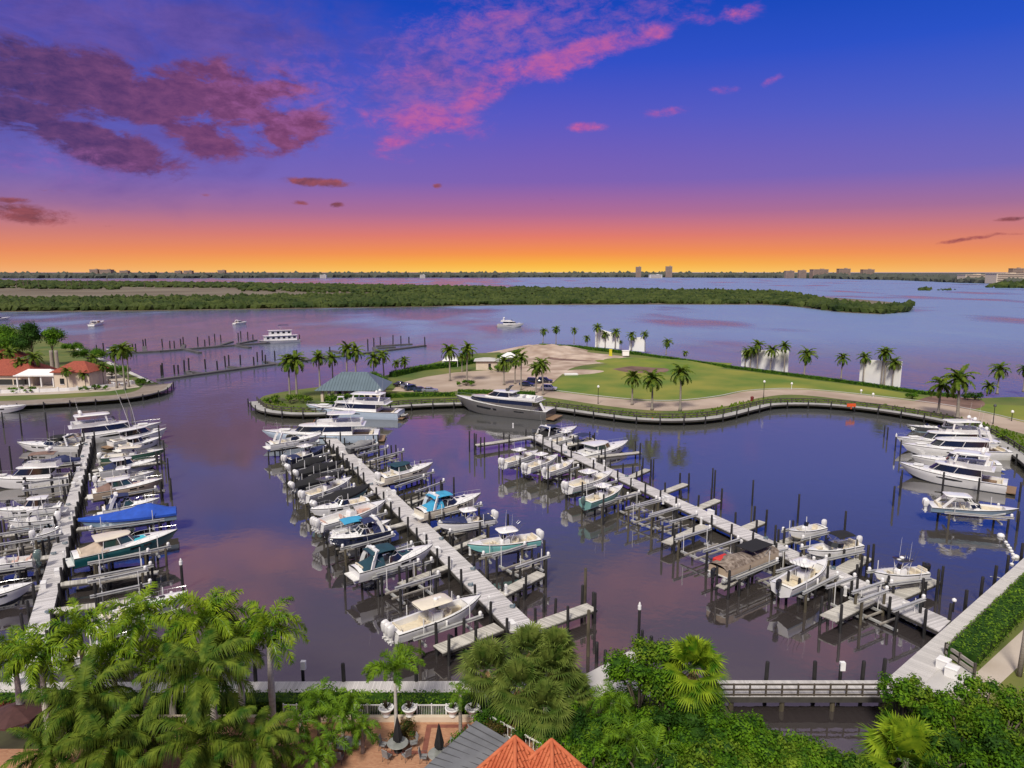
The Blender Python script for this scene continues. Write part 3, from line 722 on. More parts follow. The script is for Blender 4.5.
ribbon('deck', in_, out_, DZ + .02, 'bw', .25, pr)
fl = offset(FR, -2.36)
mb = MB(); mb.loft([[(p.x, p.y, DZ - .05), (p.x, p.y, DZ - .35)] for p in fl], close=False)
ribbon('fascia', fl, offset(FR, -2.30), DZ - .06, 'fascia', .4, pr)
railing(pr, [v for v in offset(FR, -.25)][::3] , 3.1, h=1.2, rails=(1.15, .6), mp='dtimber', th=1.9)
for i, (p, h) in enumerate(walk(offset(FR, -2.55), 5.6)): pile(pr, p, 2.3, .16)
lp = bpy.data.objects.new('timber_seawall', None); col.objects.link(lp); tag(lp, 'brown timber seawall and walk round the left point', 'seawall')
LFo = offset(LF, 0); ribbon('walk', offset(LF, 2.2), offset(LF, 3.4), DZ + .03, 'timber', .3, lp); ribbon('revetment', offset(LF, -4.5), offset(LF, 2.4), DZ + .05, 'seawall', .3, lp)
ribbon('capping', offset(LF, 3.3), offset(LF, 3.6), DZ + .22, 'timber', .3, lp)
for p, h in walk(offset(LF, 3.8), 6): pile(lp, p, 2.0, .16)

nb = bpy.data.objects.new('waterfront_boardwalk', None); col.objects.link(nb); tag(nb, 'pale boardwalk along the near edge of the basin, with a low bridge', 'boardwalk')
xa, xb = -70, 32.0
ya0, ya1 = 54.95, 53.0
mb = MB(); mb.prism([(xa, ya1), (33, ya1), (31.6, 55.35), (19, 55.35), (xa, ya0)], DZ - .2, DZ + .02); MT['bw2'] = plank_mat('pale_boards', (.50, .475, .455), (1, 0), .15, .08); mb.build('deck', 'bw2', nb)
mb = MB(); mb.box((-19, 55.02, DZ - .33), (102, .1, .3)).box((25.2, 52.93, DZ - .22), (16.4, .1, .44)); mb.build('fascia', 'fascia', nb)
sp0, sp1 = P(584, 683, DZ), P(650, 647, DZ); st_ = (sp1 - sp0).normalized(); sn_ = Vector((-st_.y, st_.x, 0)) * .8
MB().prism([sp0 - sn_, sp1 - sn_, sp1 + sn_, sp0 + sn_], DZ - .15, DZ + .026).build('side_walk', 'conc', nb)
MT['railbrown'] = mat('brown_rail_timber', (.045, .036, .026), .85, .2, 1.2, c2=(.10, .08, .06), stretch=(1, 1, 3))
railing(nb, [Vector((17.0, 53.12, 0)), Vector((32.6, 53.12, 0))], 1.33, 1.1, 'railbrown', (1.02, .55, .12), DZ + .02)
for x in (-14.4, -22.0, -30, -38, -8.2, -2.2, 2.2, 21.9, 26.1, 30.2): pile(nb, (x, 55.25 if x < 15 else 55.6), 3.0, .17)
for x in (18.2, 22.4, 26.6, 30.8): pile(nb, (x, 53.2), 1.1, .2, m='pilew')
for x in (24, 28.6): pass
dg = bpy.data.objects.new('diagonal_walkway', None); col.objects.link(dg); tag(dg, 'pale walkway running diagonally along the right shore', 'walkway')
g0 = DI0 - dd * 1.5; g1 = DI0 + dd * 70
MT['bw3'] = plank_mat('pale_boards', (.52, .495, .47), (dd.x, dd.y), .15, .07)
mb = MB(); mb.prism([g0 , g1, g1 + dn * 2.35, g0 + dd * .2 + dn * 2.35], DZ - .2, DZ + .036); mb.build('deck', 'bw3', dg)
mb = MB(); mb.bar(g0 - dn * .06 + Vector((0, 0, -.3)), g1 - dn * .06 + Vector((0, 0, -.3)), .1, .3); mb.build('fascia', 'fascia', dg)
for px in ((882, 677), (950, 620), (967, 606), (982, 592), (995, 580), (1007, 569), (1019, 556), (1030, 546)):
    p = P(px[0], px[1], DZ); k = (p - DI0).dot(dd); pile(dg, DI0 + dd * k - dn * .35, 3.1, .17)
struct(sheet('paved_landing', [q0 + dn * .0, q0 + dd * 8.3, q0 + dd * 8.3 + dn * 3.4, q0 + dn * 3.0 - dd * 3], DZ + .012, 'conc'))

# free-standing pilings in the water
def free_pile(px, py_base, py_top, label, m='pile', r=.15, cap=False):
    p = P(px, py_base, 0); top = PY(px, py_top, p.y).z; top = max(1.2, top)
    root = None
    mb = MB(); mb.lathe((0, 0, 0), [(r, -.6), (r * 1.02, top * .5), (r * .95, top - .05), (r * .7, top)], 8)
    o = mb.build('mooring_piling', m, smooth=True); o.location = p; tag(o, label, 'piling', 'mooring pilings')
    if cap: MB().lathe((0, 0, top - .55), [(r * 1.25, 0), (r * 1.25, .42), (r * .9, .5), (.05, .75)], 8).build('cap', 'cap', o)
    return o
FP = [
 (585, 606, 568, 'tall brown piling off the outer end of the middle dock', 'pilew', .16, 0), (588, 656, 610, 'weathered piling standing between the near boardwalk and middle dock', 'pilew', .17, 0),
 (638.5, 644, 604, 'slim piling with white top standing alone near the green shrubs', 'pile', .14, 1), (642, 645, 630, 'short dark piling beside the white topped slim piling', 'pile', .14, 0), (651, 648, 636, 'short stout piling right of the white topped slim piling', 'pile', .18, 0),
 (596.5, 663, 642, 'dark piling at the near boardwalk left of the shrub mass', 'pile', .17, 0), (605, 672, 650, 'dark piling close to the near boardwalk, in front of the fan palms', 'pile', .17, 0), (593, 616, 592, 'dark piling at the tip of the last finger pier', 'pile', .16, 0),
 (183, 590, 560, 'white topped piling in open water right of the left dock', 'pile', .16, 1), (524, 600, 584, 'dark piling between the last two finger piers, nearest the dock', 'pile', .15, 0), (544, 612, 594, 'dark piling between the last two finger piers, farther out', 'pile', .15, 0),
 (544, 577, 540, 'tall dark piling at the end of the wide finger pier', 'pile', .16, 0), (538.5, 574, 553, 'short dark piling by the end of the wide finger pier', 'pile', .16, 0), (454, 497, 477, 'tall dark piling off the bow of the cream boat with blue canvas', 'pile', .14, 0), (508, 530, 514, 'tall dark piling behind the turquoise boat', 'pile', .14, 0),
 (653, 480, 459, 'tall piling in the basin right of the white cruiser', 'pile', .14, 0), (714, 499, 470, 'tall piling between the second and third short finger piers', 'pile', .14, 0), (712, 490, 468, 'twin of the tall piling by the short finger piers', 'pile', .13, 0),
 (752, 506, 480, 'lone tall piling in open water beyond the right dock', 'pile', .14, 0), (797.5, 523, 494, 'tall piling behind the small white open boat on the right dock', 'pile', .15, 0), (844, 538, 511, 'tall piling behind the deck boat with black bimini', 'pile', .15, 0),
 (893, 506, 486, 'nearest of three pilings off the big white yacht', 'pile', .15, 0), (899.5, 496, 476, 'middle of three pilings off the big white yacht', 'pile', .15, 0), (901, 487, 470, 'farthest of three pilings off the big white yacht', 'pile', .15, 0),
 (884, 437, 425, 'left of the paired pilings in front of the dark tender', 'pile', .14, 0), (887, 440, 427, 'right of the paired pilings in front of the dark tender', 'pile', .14, 0), (895, 451, 434, 'white topped piling at the bow of the white flybridge yacht', 'pile', .14, 1), (900, 456, 440, 'piling beside the bow of the low white yacht', 'pile', .14, 0),
 (942, 494, 472, 'piling against the hull of the big white yacht amidships', 'pile', .16, 0), (978, 494, 478, 'piling against the stern of the big white yacht', 'pile', .16, 0), (1019, 502, 482, 'piling at the shore end of the right lift', 'pile', .16, 0), (1017, 531, 511, 'piling off the bow of the blue boat on the right lift', 'pile', .16, 0),
 (774, 555, 525, 'tall dark piling beyond the black covered pontoon boat', 'pile', .15, 0), (783, 553, 528, 'dark piling left of the small white open boat', 'pile', .15, 0), (866, 578, 545, 'tall dark piling at the end of the tan finger pier', 'pile', .16, 0), (936, 601, 569, 'tall dark piling at the end of the last outer finger pier', 'pile', .16, 0),
 (12, 471, 446, 'leaning dark piling in water at the far left', 'pile', .15, 0), (2, 481, 458, 'dark piling at the extreme left edge', 'pile', .15, 0), (47, 431, 412, 'dark piling behind the long white cruiser', 'pile', .15, 0), (22, 436, 412, 'dark piling below the moored boat at far left', 'pile', .15, 0), (3.5, 428, 412, 'dark piling at the left edge beside the moored boat', 'pile', .15, 0),
 (242, 520, 500, '', '', 0, 0)]
for f in FP:
    if f[3]: free_pile(f[0], f[1], f[2], f[3], f[4], f[5], f[6])
for i, (x, yb, yt) in enumerate([(250, 404, 394), (255, 412, 401), (293, 494, 462), (280, 455, 440), (296, 500, 478), (287, 488, 470), (269, 465, 451), (329, 568, 548), (345, 590, 566), (310, 520, 505)]):
    if i in (0, 1): continue
    free_pile(x, yb, yt, 'dark piling on the open water side of the middle dock, %s from the far end' % ordn(i - 2), 'pile', .14)
for i, (x, yb, yt) in enumerate([(160, 445, 425), (165, 462, 440), (169, 480, 458), (172, 500, 478), (162, 470, 452)]):
    free_pile(x, yb, yt, 'dark piling on the open water side of the left dock, %s from the far end' % ordn(i), 'pile', .14)
for i, (x, yb, yt) in enumerate([(469.5, 452, 431), (474.5, 455, 433), (484.5, 458, 437), (499, 464, 444), (520, 477, 458), (548, 490, 466), (567, 500, 478), (582, 508, 482), (603, 525, 498)]):
    free_pile(x, yb, yt, 'dark piling on the near side of the right dock, %s from its far end' % ordn(i), 'pile', .14)
# floating docks in the bay
MT['float'] = mat('dark_float_dock', (.06, .055, .06), .8, .2, .3, c2=(.11, .10, .10))
def float_dock(label, pts, fingers, piles, w=3.0):
    root = bpy.data.objects.new('floating_dock', None); col.objects.link(root); tag(root, label, 'dock')
    line = [P(x, y, .6) for x, y in pts]
    for k, (s, t) in enumerate(zip(line, line[1:])):
        d = (t - s).normalized(); n = Vector((-d.y, d.x, 0)) * w / 2
        MB().prism([s - n, t - n, t + n, s + n], .05, .6 + .01 * k).build('deck', 'float', root)
    for s, t in fingers:
        s, t = P(*s, .6), P(*t, .6); d = (t - s).normalized(); n = Vector((-d.y, d.x, 0)) * .9
        MB().prism([s - n, t - n, t + n, s + n], .05, .57).build('finger', 'float', root)
    for x, yb, yt in piles:
        p = P(x, yb, 0); pile(root, p, round(max(2, PY(x, yt, p.y).z * .92), 1), .28)
rp = lambda x0, x1, n, f, dy: [(x0 + (x1 - x0) * i / (n - 1), f(x0 + (x1 - x0) * i / (n - 1)) - dy + rnd.uniform(-1, 1), f(x0 + (x1 - x0) * i / (n - 1)) - dy - rnd.uniform(7, 10)) for i in range(n)]
fa = lambda x: 353 - (x - 95) * .0625
fb = lambda x: 378 - (x - 158) * .1255
float_dock('farther dark floating dock in the bay, behind the left point', [(93, 354), (160, 350.5), (230, 345), (272, 342)],
           [((145, 351), (144, 346)), ((185, 348.5), (200, 352)), ((182, 349), (184, 344)), ((216, 346), (232, 341)), ((236, 345), (250, 347)), ((238, 343), (256, 339.5))],
           [(97, 354, 344), (104, 353, 342), (133, 351, 343), (136, 351, 343), (143.5, 347, 339), (146, 347, 338), (162.5, 347, 338), (170, 348, 340), (174.5, 348, 340), (181, 346, 338), (183.5, 345.5, 336), (198, 346, 336), (205, 347, 339), (209.5, 345, 335), (215, 342, 333), (221, 342, 334), (238.5, 341, 332), (248, 340, 331), (241, 339, 330.5), (253, 341, 334), (299.5, 341, 334)], 2.2)
float_dock('nearer dark floating dock in the bay, running toward the palms', [(158, 379), (262, 365), (345, 355), (425, 345)],
           [((190, 374), (188, 370.5)), ((190, 371), (203, 373)), ((229, 366), (241, 367.5)), ((265, 361), (280, 364)), ((376, 351), (374, 347)), ((376, 345.5), (412, 343.5)), ((378, 347.5), (395, 346.5)), ((350, 354), (330, 350))],
           [(161.5, 376, 364), (163, 375, 362), (174.5, 374, 364), (178.5, 374, 364), (184.5, 372, 359), (189, 370, 357), (205.5, 369, 358), (217.5, 370, 360), (225.5, 367, 355), (229, 366.5, 354), (240.5, 365, 354), (254, 366, 356), (257.5, 362, 351), (262.5, 361, 349), (265.5, 364, 354), (275, 361, 350), (297, 360, 349), (330, 356, 346), (343, 353, 344), (368, 351, 338), (374, 348, 337), (380.5, 346, 336), (393, 345, 334), (401, 345, 335), (409, 344, 336), (425, 347, 336)], 2.2)
# ================================================================== BOATS
# local frame: bow +X, origin amidships on the waterline
class Hull:
    def __init__(s, L, B, fs, fb, draft=.55, bowp=2.3, stern=.9, flare=.16):
        s.L, s.B, s.fs, s.fb, s.dr, s.bowp, s.st, s.fl = L, B, fs, fb, draft, bowp, stern, flare
    def half(s, t):
        a = s.st + (1 - s.st) * min(1, t / .4)
        k = max(0, (t - .42) / .58)
        return max(.012, s.B / 2 * a * (1 - k ** s.bowp))
    def sheer(s, t): return s.fs + (s.fb - s.fs) * t ** 1.9
    def x(s, t): return s.L * (t - .5)
    def build(s, root, top, bottom='bottom', stripe=None, rub='rubber', name='hull'):
        n = 18; rings = []
        for i in range(n):
            t = i / (n - 1); t = 1 - (1 - t) ** 1.25
            b = s.half(t); zs = s.sheer(t); k = max(0, (t - .55) / .45)
            zc = .12 + (zs - .2) * .5 * k ** 2.2; zk = -s.dr + (s.dr + zs * .55) * max(0, (t - .72) / .28) ** 2
            bc = b * (.86 - s.fl * 1.4 * k); xk = -s.L * .075 * k ** 2
            x = s.x(t)
            lv = [(x, b, zs), (x, b * 1.015, zs - .10), (x + xk * .35, (b * .55 + bc * .45), zs - (zs - zc) * .5), (x + xk * .75, bc, zc), (x + xk * .85, bc * .97, zc - .14), (x + xk, 0, min(zk, zc - .2))]
            rings.append(lv + [(p[0], -p[1], p[2]) for p in lv[-2::-1]])
        mb = MB(); m = len(rings[0]); vs = [p for r in rings for p in r]; fs, ms = [], []
        mi = [1, 0, 0, 2, 3, 3, 2, 0, 0, 1]
        for i in range(n - 1):
            for k in range(m - 1):
                fs.append((i * m + k, i * m + k + 1, (i + 1) * m + k + 1, (i + 1) * m + k)); ms.append(mi[k])
        fs.append(tuple(range(m))); ms.append(0)
        mb.v = vs; mb.f = fs; mb.m = ms
        return mb.build(name, [top, rub, stripe or top, bottom], root, smooth=True)
    def deck(s, root, t0, t1, zf, m='gel', mf='offwhite', w=.24, inner=None, crown=.10, name='deck', tback=None):
        """decked over except the well between t0 and t1 whose sole is at zf"""
        mb = MB(); n = 20
        ts = sorted(set([i / n for i in range(n + 1)] + [t0, t1]))
        ts = [t for t in ts if not (0 < abs(t - t0) < .02 or 0 < abs(t - t1) < .02)]
        for a, c in zip(ts, ts[1:]):
            xa, xc = s.x(a), s.x(c); za, zc = s.sheer(a) + .012, s.sheer(c) + .012; ba, bc = s.half(a) * .995, s.half(c) * .995
            if a >= t0 - 1e-6 and c <= t1 + 1e-6:
                fa_ = max(.02, ba - w); fc = max(.02, bc - w)
                for g in (1, -1):
                    mb.add([(xa, ba * g, za), (xc, bc * g, zc), (xc, fc * g, zc + .02), (xa, fa_ * g, za + .02)], [(0, 1, 2, 3)])
                    mb.add([(xa, fa_ * g, za + .02), (xc, fc * g, zc + .02), (xc, fc * g, zf), (xa, fa_ * g, zf)], [(0, 1, 2, 3)])
                mb.add([(xa, fa_, zf), (xc, fc, zf), (xc, -fc, zf), (xa, -fa_, zf)], [(0, 1, 2, 3)], 1)
                if abs(a - t0) < 1e-6 : mb.add([(xa, fa_, za), (xa, -fa_, za), (xa, -fa_, zf), (xa, fa_, zf)], [(0, 1, 2, 3)])
                if abs(c - t1) < 1e-6: mb.add([(xc, fc, zc + .02), (xc, -fc, zc + .02), (xc, -fc, zf), (xc, fc, zf)], [(0, 1, 2, 3)])
            else:
                ka, kc = crown * min(1, ba / (s.B * .4)), crown * min(1, bc / (s.B * .4))
                for g in (1, -1):
                    mb.add([(xa, ba * g, za), (xc, bc * g, zc), (xc, bc * .55 * g, zc + kc * .75), (xa, ba * .55 * g, za + ka * .75)], [(0, 1, 2, 3)])
                    mb.add([(xa, ba * .55 * g, za + ka * .75), (xc, bc * .55 * g, zc + kc * .75), (xc, 0, zc + kc), (xa, 0, za + ka)], [(0, 1, 2, 3)])
        return mb.build(name, [m, mf], root, fix=False)
    def bow_rail(s, root, t0=.5, h=.5, r=.02):
        r *= .7
        mb = MB()
        ts = [t0 + (.985 - t0) * i / 10 for i in range(11)]
        for g in (1, -1):
            pts = [(s.x(t), (s.half(t) - .07) * g, s.sheer(t) + h * min(1, (t - t0) * 8 + .02)) for t in ts]
            mb.tube(pts, r, 5)
            for t in ts[2::2]: mb.tube([(s.x(t), (s.half(t) - .05) * g, s.sheer(t)), (s.x(t), (s.half(t) - .07) * g, s.sheer(t) + h)], r * .8, 4)
        return mb.build('bow_rail', 'steel', root)

def outline(xa, xb, wa, wb, n=5, sq=.25):
    """plan shape of a cabin: square stern at xa, rounded nose at xb"""
    pts = [(xa, -wa), (xa + (xb - xa) * .5, -wa)]
    for i in range(n + 1):
        a = -math.pi / 2 + math.pi * i / n
        pts.append((xa + (xb - xa) * (.72 + .28 * max(0, math.cos(a)) ** .8), wb * math.sin(a) if abs(math.sin(a)) < .99 else wb * math.sin(a)))
    pts += [(xa + (xb - xa) * .5, wa), (xa, wa)]
    return pts
def cabin(root, xa, xb, wa, wb, z0, z1, z2, rake=.35, back=.1, m='gel', g='glass', roofm=None, over=.15, roof_t=.12, names=('cabin', 'cabin_window', 'roof'), taper=.9, xr=None, zb=None):
    """coaming z0..z1, raked glass band z1..z2, overhanging roof"""
    zf = zb if zb is not None else z0
    h1 = z1 - z0; h2 = z2 - z1
    o0 = outline(xa, xb, wa, wb); o1 = outline(xa + back * .3, xb - rake * .5, wa * .97, wb * .95); o2 = outline(xa + back, xb - rake * .5 - rake * 1.4 * h2, wa * taper, wb * taper * .95)
    mb = MB(); mb.loft([[(x, y, z0) for x, y in o0], [(x, y, z1) for x, y in o1]]); mb.build(names[0], m, root, smooth=True)
    mb = MB(); mb.loft([[(x, y, z1 - .01) for x, y in o1], [(x, y, z2) for x, y in o2]]); win = mb.build(names[1], g, root, smooth=True)
    # posts between panes
    mb = MB(); n = len(o1)
    for i in (1, n - 2, 3, n - 4, 0, n - 1):
        a = Vector((*o1[i], z1)); c = Vector((*o2[i], z2)); mid = (a + c) / 2; off = Vector((0, math.copysign(.012, mid.y), 0))
        mb.bar(a + off, c + off, .12, .06)
    mb.build('mullion', m, win)
    xr_ = outline(xa + back - over, xb - rake * .5 - rake * 1.4 * h2 + over * 1.2, wa * taper + over * .5, wb * taper + over * .4)
    if xr: xr_ = outline(xa + back - xr, xb - rake * .5 - rake * 1.4 * h2 + over * 1.2, wa * taper + over * .5, wb * taper + over * .4)
    cx = sum(p[0] for p in xr_) / len(xr_)
    mb = MB(); mb.loft([[(x, y, z2) for x, y in xr_], [(x, y, z2 + roof_t * .6) for x, y in xr_], [(cx + (x - cx) * .9, y * .86, z2 + roof_t) for x, y in xr_], [(cx + (x - cx) * .4, y * .4, z2 + roof_t * 1.35) for x, y in xr_]])
    mb.build(names[2], roofm or m, root, smooth=True)
def slab(mb, xa, xb, w, z, t, sag=.05, m=0):
    """rounded hard top"""
    rings = []
    for zz, k in ((z - t, .93), (z - t * .4, 1.0), (z, .96), (z + sag, .55)):
        cx = (xa + xb) / 2; hx = (xb - xa) / 2 * k; hw = w / 2 * k; r = min(hx, hw) * .45; p = []
        for qx, qy, a0 in ((1, 1, 0), (-1, 1, 90), (-1, -1, 180), (1, -1, 270)):
            for a in (0, 30, 60, 90):
                an = R(a0 + a); p.append((cx + qx * (hx - r) + r * math.cos(an), qy * (hw - r) + r * math.sin(an), zz))
        rings.append(p)
    mb.loft(rings, m)
def outboards(root, H_, n, m, z=None, tilt=.0):
    xs = -H_.L / 2; zt = H_.fs + .25 if z is None else z
    sp = .62
    for i in range(n):
        y = (i - (n - 1) / 2) * sp
        mb = MB(); o = []
        for zz, k, dx in ((-.55, .55, -.05), (-.35, .8, -.05), (.1, 1, 0), (.42, .92, .02), (.56, .5, .06)):
            o.append([(-.32 + dx + x * .36 * k, yy * .24 * k, zz) for x, yy in ((1, .7), (.6, 1), (-.6, 1), (-1, .6), (-1, -.6), (-.6, -1), (.6, -1), (1, -.7))])
        mb.loft(o); eng = mb.build('outboard_engine', m, root, smooth=True); eng.location = (xs - .12, y, zt); eng.rotation_euler = (0, -tilt, 0)
        mb = MB(); mb.loft([[(-.3 + x * .14 * k, yy * .07, zz) for x, yy in ((1, 0), (0, 1), (-1.3, 0), (0, -1))] for zz, k in ((-.5, 1.2), (-1.15, 1), (-1.45, .7))]); mb.box((-.35, 0, -1.08), (.5, .22, .03)); mb.tube([(-.62, 0, -1.2), (-.18, 0, -1.2)], [.05, .09], 6)
        mb.build('lower_unit', m, eng)
def seats(root, items, m):
    for x, y, z, sx, sy, back in items:
        mb = MB(); mb.loft([[(x + a * sx / 2 * k, y + b2 * sy / 2 * k, zz) for a, b2 in ((-1, -1), (1, -1), (1, 1), (-1, 1))] for zz, k in ((z, .96), (z + .3, 1), (z + .42, .95))])
        if back: mb.loft([[(x - sx / 2 * back + a * .07 - (zz - z) * .12 * back, y + b2 * sy / 2 * k, zz) for a, b2 in ((-1, -1), (1, -1), (1, 1), (-1, 1))] for zz, k in ((z + .42, 1), (z + .8, .95), (z + .86, .85))])
        mb.build('seat', m, root, smooth=True)
def bimini(root, xa, xb, w, z, zb, m, name='bimini_top', arch=.22):
    mb = MB(); r = []
    for i in range(7):
        x = xa + (xb - xa) * i / 6; dz = -.10 * (abs(i - 3) / 3) ** 2
        r.append([(x, w / 2 * math.sin(a), z + dz - arch * (1 - math.cos(a)) * 1.1) for a in [R(-75 + 150 * k / 8) for k in range(9)]])
    r2 = [[(x, y, zz - .04) for x, y, zz in ring] for ring in r]
    mb.loft(r, close=False); mb.loft(r2, close=False); top = mb.build(name, m, root, smooth=True)
    mb = MB()
    for g in (1, -1):
        y = w / 2 * .96 * g; zt = z - arch
        mb.tube([(xa + .1, y, zt - .1), ((xa + xb) / 2, y * 1.0, zb)], .022, 5); mb.tube([(xb - .1, y, zt - .1), ((xa + xb) / 2, y, zb)], .022, 5)
    mb.build('frame', 'steel', top)
def whip(mb, x, y, z, h, lean=.1): mb.tube([(x, y, z), (x - lean * h, y, z + h)], [.018, .008], 4)

def cc(root, L, hull='gel', cush='cush', top='gel', nout=2, out='outw', cover=None, bottom='bottomw', stripe=None, B=None, open_t=.80, rails=True, ttype='t'):
    """open centre console boat"""
    B = B or min(.30 * L, 3.3) if L > 7 else .33 * L
    h = Hull(L, B, .75 + .02 * L, 1.0 + .055 * L, .5, 2.4); h.build(root, hull, bottom, stripe or rnd.choice((None, None, 'navy', 'darkgrey', 'steelblue', 'cream')))
    mb = MB()
    for g in (1, -1):
        t_ = rnd.choice((.3, .4, .5)); mb.tube([(h.x(t_), (h.half(t_) + .12) * g, h.sheer(t_) - .1), (h.x(t_), (h.half(t_) + .13) * g, h.sheer(t_) - .2), (h.x(t_), (h.half(t_) + .13) * g, h.sheer(t_) - .75)], [.04, .12, .11], 7)
    if rnd.random() < .6: mb.build('fender', rnd.choice(('rubber', 'cap', 'navyc')), root, smooth=True)
    zf = .38; h.deck(root, .055, open_t, zf, 'gel', 'cush' if cush == 'cush' else 'offwhite', w=.26 if L > 8 else .2)
    x0 = -L * .03
    mb = MB(); cw = B * .17
    mb.loft([[(x0 + a * k1, b2 * cw * k2, z) for a, b2 in ((-.55, -1), (.55, -1), (.75, -.6), (.75, .6), (.55, 1), (-.55, 1))] for z, k1, k2 in ((zf, 1, 1), (zf + .85, .95, 1), (zf + 1.05, .7, .92))])
    con = mb.build('console', 'gel', root, smooth=True)
    mb = MB(); mb.loft([[(x0 + .35 - dz * .35 + q, y, zf + 1.03 + dz) for y, q in ((-cw * .9, -.15), (-cw * .5, .1), (cw * .5, .1), (cw * .9, -.15))] for dz in (0, .55)], close=False); mb.build('windscreen', 'glass', con, fix=False)
    seats(root, [(x0 - 1.25, 0, zf, .55, B * .34, 1), (x0 + 1.15, 0, zf, .6, B * .26, -1)] + ([(-L * .42, 0, zf, .45, B * .6, 1)] if L > 6.5 else []), cush if cush in MT else 'cush')
    if L > 6:
        for g in (1, -1):
            t = .64; mb = MB(); bw = h.half(t) - .3
            mb.loft([[(h.x(tt), (max(.08, h.half(tt) - .28)) * g, zf), (h.x(tt), (max(.08, h.half(tt) - .28)) * g, zf + .42), (h.x(tt), max(.03, h.half(tt) - .75) * g, zf + .42), (h.x(tt), max(.03, h.half(tt) - .75) * g, zf)] for tt in (.56, .64, .72, .78)])
            mb.build('bow_seat', cush, root)
    zt = zf + 2.15
    if top:
        lt = L * .26 if ttype == 't' else L * .36; w = B * .78
        mb = MB(); slab(mb, x0 - lt * .62, x0 + lt * .42, w, zt, .10); tp = mb.build('hard_top', top, root, smooth=True)
        mb = MB()
        for sx in (-.75, .45):
            for g in (1, -1):
                mb.tube([(x0 + sx * lt * .55, w * .40 * g, zt - .05), (x0 + sx * .9, cw * 1.15 * g, zf + 1.0), (x0 + sx * .9, cw * 1.1 * g, zf)], .035, 5)
        for g in (1, -1): mb.tube([(x0 - .4 * lt, w * .4 * g, zt - .08), (x0 + .4, cw * 1.1 * g, zf + 1.1)], .025, 5)
        mb.build('top_frame', 'pipe', tp)
        mb = MB(); whip(mb, x0 - lt * .2, w * .42, zt, 2.2, .06); whip(mb, x0 - lt * .2, -w * .42, zt, 2.2, .06); mb.build('antenna', 'pipe', tp)
        mb = MB()
        for y in range(5): mb.tube([(x0 - lt * .58, (y - 2) * w * .2, zt - .1), (x0 - lt * .72, (y - 2) * w * .2, zt + .45), (x0 - lt * .86, (y - 2) * w * .22, zt + rnd.uniform(.5, 1.5))], [.03, .02, .01], 4)
        mb.build('rod_rack', 'darkgrey', tp)
        mb = MB(); mb.lathe((x0, 0, zt + .03), [(.02, 0), (.24, .02), (.26, .14), (.18, .22), (.02, .24)], 10); mb.box((x0 + .55, .2, zt + .05), (.34, .34, .04)); mb.build('radar_dome', 'cap', tp)
    if cover:
        mb = MB(); r = []
        for i in range(7):
            t = .52 + .40 * i / 6; b = h.half(t); r.append([(h.x(t), b * q, h.sheer(t) + .03 + (.55 - .35 * i / 6) * (1 - q * q)) for q in (-1, -.6, -.2, .2, .6, 1)])
        mb.loft(r, close=False); mb.build('bow_cover', cover, root, smooth=True, fix=False)
        mb = MB(); r = []
        for i in range(5):
            t = .03 + .20 * i / 4; b = h.half(t); r.append([(h.x(t), b * q, h.sheer(t) + .04 + .3 * (1 - q * q)) for q in (-1, -.6, -.2, .2, .6, 1)])
        mb.loft(r, close=False); mb.build('stern_cover', cover, root, smooth=True, fix=False)
    if rails: h.bow_rail(root, .6, .22, .016)
    if nout: outboards(root, h, nout, out)
    return h

